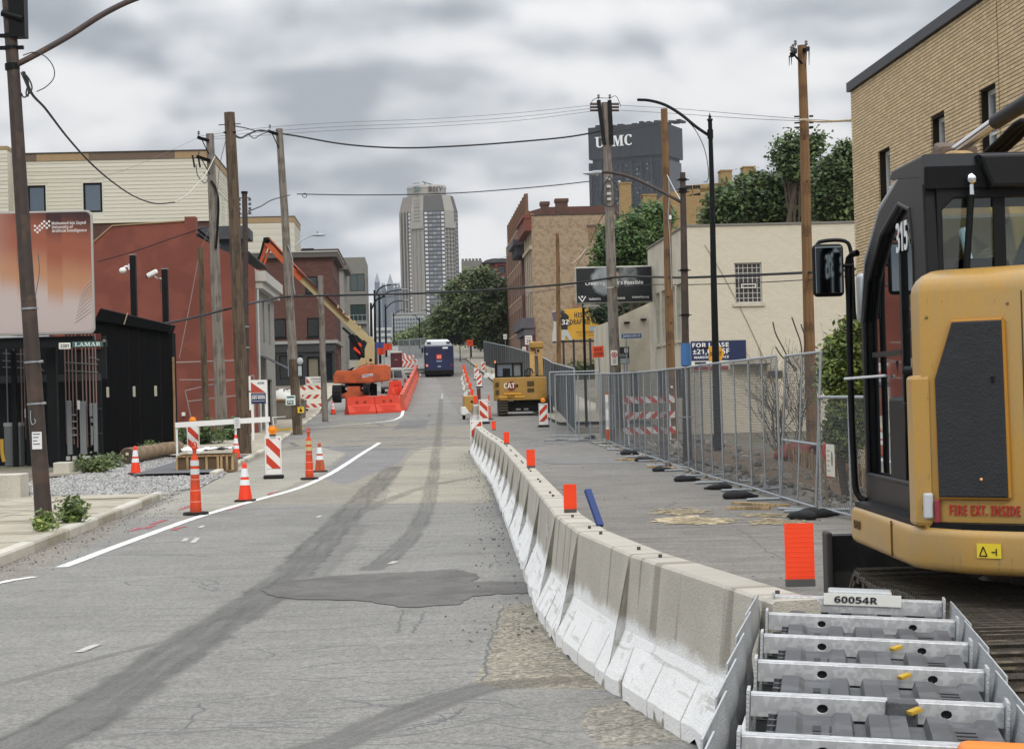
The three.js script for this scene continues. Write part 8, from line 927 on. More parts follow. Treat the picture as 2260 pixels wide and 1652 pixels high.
// ---------------------------------------------------------------- left billboard and utility yard
{
  const d = 56, c = at(207, 735, d), o = thing('large_billboard', 'rounded billboard with warm gradient poster above the utility yard', 'billboard', [c.x - 3.6, gh(d), -d], 0.03), k = d / F, H1 = at(207, 462, d).y - gh(d), H0 = at(207, 735, d).y - gh(d), W = 3.6, rr = 0.16;
  const rrect = (w, y0, y1, r) => { const P = []; for (const [cx, cy, a] of [[w - r, y0 + r, -90], [w - r, y1 - r, 0], [-w + r, y1 - r, 90], [-w + r, y0 + r, 180]]) for (let i = 0; i <= 5; i++) { const t = (a + i * 18) * Math.PI / 180; P.push([cx + r * Math.cos(t), cy + r * Math.sin(t)]); } return P; };
  part('frame', S(0xa6a5a0, 0.5), o, (g) => g.ext(rrect(W, H0, H1, rr), 0.1, mT(0, 0, -0.12), 0.015));
  // printed poster: bands of warm colour
  const A = lin(0xb9aba6), Bc = lin(0xb07a52), Cc = lin(0x8e4632), Dc = lin(0x33161a), E = lin(0xc9c4bd);
  const pt = ctex(512, 256, (u, v) => { const band = Math.floor(u * 16) / 16, q = v + 0.05 * Math.sin(band * 40) + 0.12 * sst(0.6, 1, u), m1 = sst(0.3, 0.52, q), m2 = sst(0.5, 0.78, q), m3 = sst(0.82, 1.08, q) * sst(0.66, 0.9, u + 0.1), w = 1 - sst(0.35, 0.72, u); return [0, 1, 2].map((i) => { let x = mix(A[i], Bc[i], m1 * 0.9); x = mix(x, Cc[i], m2 * 0.85); x = mix(x, Dc[i], m3); return mix(x, E[i], w * sst(0.35, 0.8, v) * 0.85); }); }); pt.repeat.set(1 / (2 * W), 1 / (H1 - H0)); pt.offset.set(0.5, -H0 / (H1 - H0)); pt.needsUpdate = true;
  const ps = part('poster', S(0xffffff, 0.6, { map: pt }), o, (g) => g.ext(rrect(W - 0.05, H0 + 0.06, H1 - 0.05, rr), 0.01, mT(0, 0, -0.005)));
  const X = (p) => at(p, 600, d).x - o.position.x, Yp = (p) => at(150, p, d).y - gh(d); ['Mohamed bin Zayed', 'University of', 'Artificial Intelligence'].forEach((t, i) => { const w = [1.0, 0.62, 1.02][i]; sign('lettering', t, 0.085, S(0xd9d2cf, 0.6), ps, X(115) + w / 2, Yp(492 + i * 8.4), 0.008, 0, { w }); });
  part('logo_dots', S(0xe2dcd8, 0.6), ps, (g) => { const r = R(4); for (let i = 0; i < 7; i++) for (let j = 0; j < 6; j++) { if ((i + j) % 2 || Math.abs(j - 2.5 - (i < 3 ? 1.2 - i * 0.4 : (i - 3) * -0.7)) > 1.9) continue; g.ball(X(78 + i * 5.2), Yp(487 + j * 4.7), 0.012, 0.036, [1, 1, 0.2], 8); } });
  part('poster_wrinkle', S(0xb3a6a2, 0.6), ps, (g) => { for (let i = 0; i < 9; i++) g.tube([[X(160 + i * 2), Yp(712 - i * 8), 0.006], [X(178 + i), Yp(700 - i * 8.5), 0.014], [X(198), Yp(686 - i * 8.5), 0.006]], 0.012, 5, 8); });
  part('support_beam', MT.black, o, (g) => g.box(-3.4, 3.5, H0 - 0.32, H0 - 0.06, -0.5, -0.2)); for (const x of [-2.2, 2.25]) part('support_post', MT.black, o, (g) => g.box(x - 0.14, x + 0.14, 0, H0 - 0.321, -0.5, -0.22)); part('catwalk', MT.black, o, (g) => g.box(-3.6, X(232), Yp(766), Yp(753), 0.05, 0.5)); part('catwalk_edge', MT.tubeSteel, o, (g) => g.rod([-3.6, Yp(744), 0.3], [X(108), Yp(741), 0.3], 0.03));
  const p1 = part('panel_number', S(0xdcdcd4, 0.6), o, (g) => g.rbox(X(132), X(157.5), Yp(771), Yp(757), 0.51, 0.54, 0.02)); sign('lettering', '2301', 0.1, MT.black, p1, (X(132) + X(157.5)) / 2, Yp(764), 0.541, 0, { w: 0.24 }); const p2 = part('owner_plate', S(0x3b5a56, 0.5), o, (g) => g.rbox(X(161), X(229), Yp(768), Yp(755.5), 0.51, 0.54, 0.07)); sign('lettering', 'LAMAR', 0.11, S(0xd5e0da, 0.5), p2, (X(161) + X(229)) / 2, Yp(761.5), 0.541, 0, { w: 0.75, font: fontSerif }); part('flood_lamp', S(0x77756e, 0.6), o, (g) => g.rbox(X(229), X(234), Yp(758), Yp(752), 0.5, 0.6, 0.01));
}
{
  const d = 58, c = at(110, 1040, d), o = thing('utility_yard', 'dark utility enclosure with grey conduits and meter boxes under the billboard', 'utility enclosure', [c.x, gh(d), -d]), X = (p) => at(p, 900, d).x - o.position.x, Yp = (p) => at(110, p, d).y - gh(d), dk = new MPM({ color: 0x1f2326, roughness: 0.8, specularIntensity: 0.3 }), cg = S(0x6d7072, 0.55), rd = S(0x8a6f68, 0.7);
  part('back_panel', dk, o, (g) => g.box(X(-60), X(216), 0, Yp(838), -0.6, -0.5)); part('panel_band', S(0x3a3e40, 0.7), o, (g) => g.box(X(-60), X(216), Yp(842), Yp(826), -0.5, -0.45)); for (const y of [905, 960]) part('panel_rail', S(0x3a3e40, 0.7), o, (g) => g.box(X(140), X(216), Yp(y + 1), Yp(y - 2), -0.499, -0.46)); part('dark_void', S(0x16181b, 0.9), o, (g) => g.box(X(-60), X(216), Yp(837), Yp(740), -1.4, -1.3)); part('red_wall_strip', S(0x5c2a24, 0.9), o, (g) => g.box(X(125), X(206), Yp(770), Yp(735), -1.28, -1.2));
  for (const x of [8, 24, 40, 47, 55, 64, 72, 138, 146, 154, 162, 176, 184, 192, 200, 206]) part('conduit', x > 130 || x > 36 ? rd : cg, o, (g) => g.rod([X(x), x > 130 ? (x < 160 ? 0.6 : 0.5) : 0.8, -0.42], [X(x), Yp(738), -0.42], 0.022, 0.022, 7)); for (const [y, x0, x1] of [[776, 0, 76], [792, 0, 76], [806, 0, 76], [812, 86, 92], [800, 140, 212], [818, 140, 212], [790, 195, 215]]) part('cross_wire', cg, o, (g) => g.tube([[X(x0), Yp(y), -0.38], [X((x0 + x1) / 2), Yp(y + 3), -0.38], [X(x1), Yp(y + 6), -0.38]], 0.014, 5, 8));
  for (const [x0, x1, y0, y1] of [[141, 152, 885, 1005], [192, 199, 892, 922], [200, 208, 892, 1000], [194, 199, 925, 935], [194, 199, 942, 985], [170, 184, 887, 1005]]) part('meter_box', S(0x7d8082, 0.5), o, (g) => g.rbox(X(x0), X(x1), Yp(y1), Yp(y0), -0.4, -0.25, 0.02)); for (const x of [154, 174]) for (let i = 0; i < 4; i++) part('strut', S(0x8d9092, 0.5), o, (g) => g.box(X(x - 4), X(x + 8), Yp(918 + i * 15), Yp(915 + i * 15), -0.39, -0.3)); for (const [x, y] of [[49, 900], [166, 885]]) part('white_tag', MT.white, o, (g) => g.rbox(X(x), X(x + 6), Yp(y + 20), Yp(y), -0.24, -0.22, 0.01)); for (const x of [142, 156, 178, 186, 206]) part('foot_bracket', S(0xb9bab6, 0.6), o, (g) => g.box(X(x - 3), X(x + 5), Yp(1017), Yp(1008), -0.4, -0.2));
  part('switch_cabinet', S(0x5d6264, 0.5), o, (g) => g.box(X(9), X(45), 0, Yp(938), -0.35, 0.1)); part('cabinet_cap', S(0x8d8f8f, 0.6), o, (g) => g.box(X(8), X(46), Yp(938), Yp(930), -0.36, 0.11)); for (const x of [37, 67, 118]) part('black_post', MT.black, o, (g) => g.box(X(x) - 0.07, X(x) + 0.07, 0, Yp(x > 100 ? 765 : 772), 0.2, 0.34)); part('grey_downpipe', cg, o, (g) => g.tube([[X(70), Yp(860), 0.1], [X(74), Yp(920), 0.1], [X(82), Yp(960), 0.1], [X(80), 0.1, 0.1]], 0.05, 8, 16)); part('rope', S(0xb0aa9a, 0.8), o, (g) => g.tube([[X(73), Yp(780), 0.3], [X(75), Yp(900), 0.3], [X(84), Yp(960), 0.3], [X(88), Yp(1030), 0.3]], 0.014, 5, 16)); part('yellow_guard', S(0xb8902e, 0.6), o, (g) => g.tube([[X(11), Yp(965), 0.5], [X(12), Yp(1000), 0.5], [X(15), 0.15, 0.5]], 0.06, 8, 12)); part('red_valve', S(0xb03a34, 0.6), o, (g) => g.ball(X(14), Yp(1030), 0.5, 0.07, [1.4, 0.7, 1]).ball(X(184), Yp(1022), 0.0, 0.07, [1.4, 0.7, 1]));
}
for (const [x0, x1, y0, y1, l] of [[-40, 48, 1045, 1100, 'long concrete retaining block at the gravel edge'], [120, 155, 1022, 1050, 'short concrete footing block under the utility enclosure']]) { const d = l[0] === 'l' ? 36 : 50, o = thing('concrete_block', l, 'block', at((x0 + x1) / 2, 1050, d).setY(gh(d))), k = d / F, w = (x1 - x0) / 2 * k, h = at(60, y0, d).y - gh(d); part('block', MT.concretePale, o, (g) => g.rbox(-w, w, 0, h, -0.5, 0.15, 0.02)); part('footing_pad', MT.concrete, o, (g) => g.box(-w - 0.15, w + 0.25, 0, 0.07, -0.6, 0.3)); }
// black shed of vertical sheets with sloping hood
{
  const d = 63, c = at(300, 1000, d), o = thing('black_shed', 'black sheet-clad shed with sloping top and three pale vents', 'shed', [c.x, gh(d), -d], -0.05), X = (p) => at(p, 900, d).x - o.position.x, Yp = (p) => at(300, p, d).y - gh(d), bs = MT.blackMatt;
  const n = 7, top = (p) => mix(700, 735, (p - 214) / (380 - 214)); for (let i = 0; i < n; i++) { const a = mix(214, 380, i / n), b = mix(214, 380, (i + 1) / n); part('cladding_sheet', bs, o, (g) => g.ext([[X(a) + 0.006, -0.1], [X(b) - 0.006, -0.1], [X(b) - 0.006, Yp(top(b))], [X(a) + 0.006, Yp(top(a))]], 0.05, mT(0, 0, -0.05 + 0.006 * (i % 2)))); }
  part('hood', bs, o, (g) => g.ext([[X(214), Yp(704)], [X(228), Yp(678)], [X(386), Yp(720)], [X(378), Yp(740)], [X(376), Yp(736)]], 0.6, mT(0, 0, -0.45), 0.02)); part('side_wall', bs, o, (g) => g.box(X(214) - 0.06, X(214), -0.1, Yp(700), -0.5, 0).box(X(380), X(380) + 0.06, -0.1, Yp(737), -0.5, 0).box(X(214), X(380), Yp(740), Yp(738), -0.5, -0.06)); for (const x of [238, 297, 345]) part('vent', S(0xb3ae9c, 0.6), o, (g) => g.rbox(X(x - 3), X(x + 3), Yp(875), Yp(852), 0.02, 0.05, 0.015)); part('strap', S(0xa89c7c, 0.7), o, (g) => g.rod([X(283), Yp(716), 0.33], [X(292), Yp(690), 0.33], 0.018)); part('door_seam', S(0x0c0d0e, 0.9), o, (g) => g.box(X(286), X(287), 0, Yp(720), 0.02, 0.03)); part('edge_post', MT.plank, o, (g) => g.box(X(381) + 0.05, X(386) + 0.03, 0, Yp(790), 0.0, 0.1));
}
// two black masts with white cameras
for (const [x, yt, yb, cam, l] of [[296, 563, 700, 'dome', 'black mast with white dome camera above the shed'], [366, 594, 715, 'box', 'black mast with white box camera above the shed']]) { const d = 66, p = at(x, yb, d), o = thing('camera_mast', l, 'camera mast', [p.x, gh(d), -d]), top = at(x, yt, d).y - gh(d), k = d / F; part('mast', MT.black, o, (g) => g.box(-0.1, 0.1, 0, top, -0.1, 0.1)); part('mast_cap', S(0x8d8f90, 0.6), o, (g) => g.box(-0.11, 0.11, top, top + 0.03, -0.11, 0.11)); if (cam === 'dome') { const a = part('camera_arm', MT.white, o, (g) => g.box(-0.16, -0.1, top - 0.5, top - 0.3, -0.06, 0.06).tube([[-0.12, top - 0.4, 0], [-0.25, top - 0.38, 0], [-0.34, top - 0.45, 0]], 0.035, 8)); part('dome_camera', MT.white, a, (g) => g.ball(-0.36, top - 0.52, 0, 0.12, [1.1, 0.9, 1], 14)); } else { const a = part('camera_arm', MT.white, o, (g) => g.tube([[-0.1, top - 0.32, 0], [-0.25, top - 0.3, 0], [-0.35, top - 0.22, 0.05]], 0.025, 7)); part('camera_housing', MT.white, a, (g) => { const q = new RoundedBoxGeometry(0.4, 0.16, 0.18, 2, 0.05); q.rotateZ(0.45); q.translate(-0.42, top - 0.14, 0.08); g.add(q); }); part('lens', MT.black, a, (g) => g.ball(-0.6, top - 0.24, 0.08, 0.05)); part('camera_cable', MT.cable, a, (g) => g.tube([[-0.3, top - 0.2, 0.05], [-0.14, top - 0.4, 0.06], [-0.16, top - 0.75, 0.06], [-0.05, top - 0.85, 0.1]], 0.012, 5, 14)); } }
// lying log
{
  const a = gp(283, 1022, 0.06), b = gp(392, 1000, 0.06), o = thing('cut_pole_log', 'cut length of old utility pole lying on the gravel', 'log', a), v = b.clone().sub(a); part('trunk', MT.logWood, o, (g) => { const gg = new THREE.CylinderGeometry(0.2, 0.24, v.length() + 0.2, 18, 20), p = gg.attributes.position; for (let i = 0; i < p.count; i++) { const k = 1 + 0.1 * (vn(p.getX(i) * 9 + 5, p.getY(i) * 2, 3) - 0.5); p.setX(i, p.getX(i) * k); p.setZ(i, p.getZ(i) * k); } gg.computeVertexNormals(); QT.setFromUnitVectors(UP, v.clone().normalize()); gg.applyQuaternion(QT); gg.translate(v.x / 2, v.y / 2 + 0.22, v.z / 2); g.add(gg); }); part('cut_end', S(0x4a4036, 0.95), o, (g) => { const n = v.clone().normalize(), gg = new THREE.CylinderGeometry(0.22, 0.22, 0.02, 18); QT.setFromUnitVectors(UP, n); gg.applyQuaternion(QT); gg.translate(-n.x * 0.11, 0.22, -n.z * 0.11); g.add(gg); }); part('end_tag', S(0xc9bd9a, 0.7), o, (g) => { const n = v.clone().normalize(); g.box(-n.x * 0.125 - 0.04, -n.x * 0.125 + 0.04, 0.24, 0.32, -n.z * 0.125 + 0.01, -n.z * 0.125 + 0.03); });
}
// planter box with white sheet
{
  const d = 49, c = at(452, 1023, d), o = thing('planter_box', 'low timber planter frame draped with white plastic sheet', 'planter', [c.x, gh(d) + 0.02, -d], 0.04), k = d / F, w = 61 * k, h = 0.45; const X = (p) => (p - 452) * k; for (const [nm, x0, x1, y0, y1, z0, z1] of [['top_rail', -w, w, h - 0.05, h, -0.05, 0], ['bottom_rail', -w, w, 0, 0.05, -0.05, 0.02], ['back_board', -w, w, 0, h, -1.3, -1.27]]) part(nm, MT.plank, o, (g) => g.box(x0, x1, y0, y1, z0, z1)); for (const x of [390, 413, 455, 480, 488, 500, 512]) part('stud', MT.plankPale, o, (g) => g.box(X(x) - 0.03, X(x) + 0.03, 0.051, h - 0.051, -0.05, -0.005)); part('side_panel', SM(0x5e4c38, 0.9, 0.6, 0.2, 0.12, 821), o, (g) => g.box(-w, w, 0.051, h - 0.051, -0.08, -0.055)); part('end_panel', MT.plank, o, (g) => g.box(-w, -w + 0.03, 0, h, -1.26, -0.081).box(w - 0.03, w, 0, h, -1.26, -0.081)); part('soil', S(0x4a3c2e, 1), o, (g) => g.box(-w + 0.04, w - 0.04, h - 0.1, h - 0.03, -1.25, -0.09));
  const sh = thing('plastic_sheet', 'crumpled white plastic sheet spilling over the planter', 'sheet', [c.x, gh(d) + 0.02, -d], 0.04); part('sheet', S(0xe4e6e8, 0.5), sh, (g) => { const gg = new THREE.PlaneGeometry(1.3, 1.3, 50, 40), p = gg.attributes.position; for (let i = 0; i < p.count; i++) { const u = p.getX(i), v = p.getY(i); const n = fbm(u * 3 + 4, v * 3, 4, 33), z = -0.65 + v * -1 * 0.95, over = Math.max(0, z - 0.02); const yy = h + 0.03 + 0.16 * n + 0.06 * fbm(u * 9, v * 9, 2, 35); p.setXYZ(i, u * 0.98 + 0.02, over > 0 ? h + 0.03 + 0.1 * n - over * 1.2 * (0.4 + 1.3 * Math.max(0, 0.8 - Math.abs(u + 0.2) * 2.4)) : yy, Math.min(z, 0.03 + 0.03 * n)); } gg.computeVertexNormals(); g.add(gg); });
}
// white timber rails and notice
{
  const d = 58, A = at(386, 938, d), B = at(592, 925, d), o = thing('white_rail_barrier', 'white painted timber rail barrier before the overgrown bushes', 'barrier', [A.x, gh(d), -d]), L = B.x - A.x, y0 = A.y - gh(d), y1 = B.y - gh(d); part('rail', MT.white, o, (g) => g.bar(V3(0, y0, 0), V3(L, y1, -0.4), 0.04, 0.16)); for (const t of [0.01, 0.63, 0.97]) part('leg', MT.white, o, (g) => g.rod([L * t, -0.05, -0.4 * t - 0.06], [L * t, mix(y0, y1, t), -0.4 * t - 0.06], 0.035)); const nt = part('notice', S(0xd9d9d6, 0.8), o, (g) => { const q = at(521, 933, d).sub(o.position); g.box(q.x - 0.09, q.x + 0.09, q.y - 0.16, q.y + 0.16, -0.2, -0.19); }); part('print', S(0x6a6a6c, 0.8), nt, (g) => { const q = at(521, 933, d).sub(o.position); for (let i = 0; i < 5; i++) g.box(q.x - 0.06, q.x + 0.05, q.y + 0.1 - i * 0.05, q.y + 0.115 - i * 0.05, -0.1895, -0.188); });
  const e = thing('leaning_pipe_frame', 'bent pipe frame leaning against the red wall', 'frame', [at(420, 930, 76).x, gh(76), -76]); const P = (x, y) => at(x, y, 76).sub(e.position); part('pipe', S(0x8d7d78, 0.6), e, (g) => { for (const [a, b] of [[[408, 862], [560, 828]], [[408, 862], [422, 925]], [[412, 886], [560, 868]], [[395, 838], [540, 838]].map((q) => q)]) g.rod(P(...a), P(...b), 0.025); g.rod(P(384, 800), P(530, 795), 0.03); g.rod(P(560, 828), P(562, 925), 0.025); g.rod(P(384, 800), P(386, 925), 0.03); });
  const pb = at(399, 913, 79), t = thing('wall_socket_box', 'small white box fixed low on the red wall', 'box', [pb.x, pb.y - 0.1, -79.6]); part('box', MT.white, t, (g) => g.rbox(-0.07, 0.07, 0, 0.16, -0.1, 0.05, 0.02)); part('cable_gland', MT.black, t, (g) => g.rod([0, -0.06, -0.02], [0, 0, -0.02], 0.03));
}
// for-sale board
{
  const d = 72, c = at(570, 930, d), o = thing('property_sign', 'white and navy property sign with red triangle on white posts', 'sign', [c.x, gh(d), -d]), X = (p) => at(p, 880, d).x - o.position.x, Yp = (p) => at(570, p, d).y - gh(d); for (const x of [556, 587]) part('post', MT.white, o, (g) => g.box(X(x) - 0.045, X(x) + 0.045, 0, Yp(840), -0.08, -0.012)); const bd = part('board', MT.white, o, (g) => g.box(X(553), X(590), Yp(890), Yp(838), -0.01, 0.01)); part('red_triangle', S(0xb04434, 0.6), bd, (g) => g.ext([[X(553.5), Yp(866)], [X(586), Yp(866)], [X(553.5), Yp(842)]], 0.004, mT(0, 0, 0.0105))); const nv = part('navy_panel', MT.navy, bd, (g) => g.box(X(553.5), X(586.5), Yp(890), Yp(867), 0.0105, 0.015)); sign('lettering', '585-8050', 0.11, MT.white, nv, X(570), Yp(877), 0.0155, 0, { w: 0.5 }); sign('lettering', 'ASM', 0.08, MT.navy, bd, X(576), Yp(845), 0.0115, 0, { w: 0.26 }); part('small_print', S(0xc9ccd6, 0.6), nv, (g) => { for (const y of [870, 873, 884]) g.box(X(556), X(584), Yp(y + 1), Yp(y), 0.0152, 0.017); });
  const dm = thing('dumpster_skip', 'grey skip heaped with white sheeting behind the poles', 'skip', [at(622, 870, 96).x, gh(96), -96], 0.05); part('skip_body', SM(0x6d675e, 0.85, 1.4, 0.2, 0.12, 831), dm, (g) => g.ext([[-0.95, 0], [1.0, 0], [1.1, 1.05], [-1.05, 1.05]], 2.4, mT(0, 0, -2.4), 0.03)); part('timber_rail', MT.plank, dm, (g) => g.box(-1.06, 1.1, 1.02, 1.12, 0.03, 0.1)); part('sheeting', S(0xd4d2cc, 0.6), dm, (g) => { const gg = new THREE.SphereGeometry(1, 20, 12), p = gg.attributes.position; for (let i = 0; i < p.count; i++) { const x = p.getX(i), y = p.getY(i), z = p.getZ(i), n = fbm(x * 3 + 3, z * 3 + y * 2, 3, 5); p.setXYZ(i, x * 0.95, 1.1 + Math.max(-0.05, y * 0.55 + 0.3 * (n - 0.5)), z * 1.0 - 1.1); } gg.computeVertexNormals(); g.add(gg); }); part('rubbish', S(0x4a4038, 0.95), dm, (g) => { const r = R(3); for (let i = 0; i < 12; i++) g.bar(V3((r() - 0.5) * 1.2, 1.45 + r() * 0.2, -0.7 - r()), V3((r() - 0.5) * 1.6, 1.55 + r() * 0.2, -0.5 - r()), 0.05, 0.04); });
  const hy = thing('fire_hydrant', 'small dark red hydrant beside the white rail', 'hydrant', gp(560, 943, 0.1)); part('barrel', S(0x7d2430, 0.6), hy, (g) => g.lathe([[0.13, 0], [0.13, 0.08], [0.1, 0.1], [0.1, 0.4], [0.13, 0.42], [0.12, 0.48], [0.05, 0.56], [0, 0.58]], 0, 0, 0, 14)); part('outlet', S(0x7d2430, 0.6), hy, (g) => g.rod([-0.18, 0.32, 0], [0.18, 0.32, 0], 0.05)); part('white_foot', MT.white, hy, (g) => g.rod([0, 0, 0], [0, 0.1, 0], 0.14, 0.14));
  const yl = thing('yellow_kerb_rail', 'low yellow rail with white stand beside the pavement', 'rail', gp(605, 952, 0.1)); part('rail', S(0xc9a94a, 0.6), yl, (g) => g.bar(V3(0, 0.06, 0), V3(1.2, 0.1, -0.4), 0.1, 0.1)); part('stand', MT.white, yl, (g) => g.rod([0, 0, 0], [-0.06, 0.6, 0], 0.025).rod([-0.06, 0.6, 0], [0.5, 0.62, 0], 0.02));
}
// striped barricade with closed-walk sign
function barricade(label, p, turn, W, H, n, stand = true) { const o = thing('striped_barricade', label, 'barricade', p, turn, 'striped board barricades'); for (let i = 0; i < n; i++) part('striped_board', i % 2 ? stripeL : stripeR, o, (g) => g.box(-W / 2, W / 2, H - 0.22 - i * 0.5, H - i * 0.5, -0.015, 0.015)); for (const s of [-1, 1]) part('leg', MT.white, o, (g) => g.box(s * W * 0.4 - 0.025, s * W * 0.4 + 0.025, 0, H + 0.05, -0.06, -0.017).box(s * W * 0.4 - 0.024, s * W * 0.4 + 0.024, 0, 0.05, -0.5, 0.5)); return o; }
{
  const o = barricade('striped barricade with closed sidewalk sign beside the stub pole', gp(694, 908, 0.1), 0.05, 1.35, 1.45, 3); const b = part('closed_sign', MT.white, o, (g) => g.box(-0.45, 0.7, 1.55, 1.95, -0.01, 0.01)); sign('lettering', 'SIDEWALK', 0.1, S(0x3a3a3c, 0.6), b, 0.2, 1.82, 0.011, 0, { w: 0.7 }); sign('lettering', 'CLOSED', 0.1, S(0x3a3a3c, 0.6), b, 0.2, 1.66, 0.011, 0, { w: 0.5 }); part('arrow_plate', S(0xb5362c, 0.6), b, (g) => g.ext([[-0.42, 1.6], [-0.2, 1.6], [-0.42, 1.9]], 0.004, mT(0, 0, 0.0105))); part('sandbag_foot', MT.rubber, o, (g) => g.rbox(-0.7, -0.35, 0.05, 0.17, -0.2, 0.2, 0.05).rbox(0.35, 0.7, 0.05, 0.17, -0.2, 0.2, 0.05));
  barricade('striped barricade below the yellow billboard', at(1275, 805, 172).setY(gh(172)), 0.02, 3.6, 1.6, 3); barricade('striped barricade beside the bus stop sign', at(1322, 805, 168).setY(gh(168)), -0.05, 2.6, 1.4, 2); barricade('striped barricade standing inside the site fence', at(1432, 900, 62).setY(gh(62)), -0.1, 1.7, 1.55, 3);
}
// ---------------------------------------------------------------- billboards and signs on the right
{
  const d = 79, c = at(1355, 670, d), o = thing('dark_billboard', 'dark billboard with pale printed figures and white lettering', 'billboard', [c.x, gh(d), -d], 0.04), X = (p) => at(p, 630, d).x - o.position.x, Yp = (p) => at(1355, p, d).y - gh(d), x0 = X(1269), x1 = X(1442), y0 = Yp(669), y1 = Yp(587);
  part('frame', S(0xa9a79d, 0.6), o, (g) => g.rbox(x0, x1, y0, y1, -0.14, 0, 0.06)); const bg = lin(0x14181c), pale = lin(0xaab0b2), sk = lin(0xa98876); const tx = ctex(512, 256, (u, v) => { const e1 = Math.hypot((u - 0.38) / 0.19, (v - 0.62) / 0.42), e2 = Math.hypot((u - 0.68) / 0.13, (v - 0.78) / 0.34), n = fbm(u * 14, v * 8, 3, 61); let m = Math.max((1 - sst(0.75, 1.05, e1 + 0.3 * (n - 0.5))) * (0.55 + 0.6 * n), (1 - sst(0.7, 1.1, e2)) * 0.45 * n * 1.6); const f = 1 - sst(0.6, 1, Math.hypot((u - 0.53) / 0.045, (v - 0.74) / 0.13)); return bg.map((q, i) => mix(mix(q, pale[i], Math.min(1, m)), sk[i], f)); }); tx.repeat.set(1 / (x1 - x0), 1 / (y1 - y0)); tx.offset.set(-x0 / (x1 - x0), -y0 / (y1 - y0)); tx.needsUpdate = true;
  const ps = part('poster', S(0xffffff, 0.55, { map: tx }), o, (g) => g.box(x0 + 0.06, x1 - 0.06, y0 + 0.06, y1 - 0.06, 0.001, 0.015)); sign('lettering', "Creating What's Possible", 0.15, MT.white, ps, X(1356), Yp(625), 0.018, 0, { w: X(1420) - X(1292) }); sign('lettering', 'ViaMobility', 0.09, MT.white, ps, X(1312), Yp(659), 0.018, 0, { w: 0.5 }); sign('lettering', '412.555.0436', 0.08, MT.white, ps, X(1362), Yp(658), 0.018, 0, { w: 0.63 }); sign('lettering', 'ViaMobility.org', 0.08, MT.white, ps, X(1413), Yp(657), 0.018, 0, { w: 0.7 }); part('logo', MT.white, ps, (g) => { g.bar(V3(X(1276), Yp(652), 0.02), V3(X(1284), Yp(664), 0.02), 0.02, 0.04).bar(V3(X(1284), Yp(664), 0.02), V3(X(1292), Yp(652), 0.02), 0.02, 0.04).ball(X(1284), Yp(653), 0.02, 0.045, [1, 1, 0.2]); });
  part('monopole', MT.black, o, (g) => g.rod([X(1287), 0, -0.2], [X(1287), y0 + 0.3, -0.2], 0.06, 0.055, 12)); part('back_frame', MT.black, o, (g) => g.box(X(1285), x1 - 0.5, y0 + 0.4, y0 + 0.6, -0.3, -0.15).box(X(1285), x1 - 0.5, y1 - 0.5, y1 - 0.35, -0.3, -0.15)); part('catwalk', S(0x8d8d88, 0.7), o, (g) => g.box(X(1285), X(1320), y0 - 0.14, y0 - 0.06, 0.01, 0.4));
}
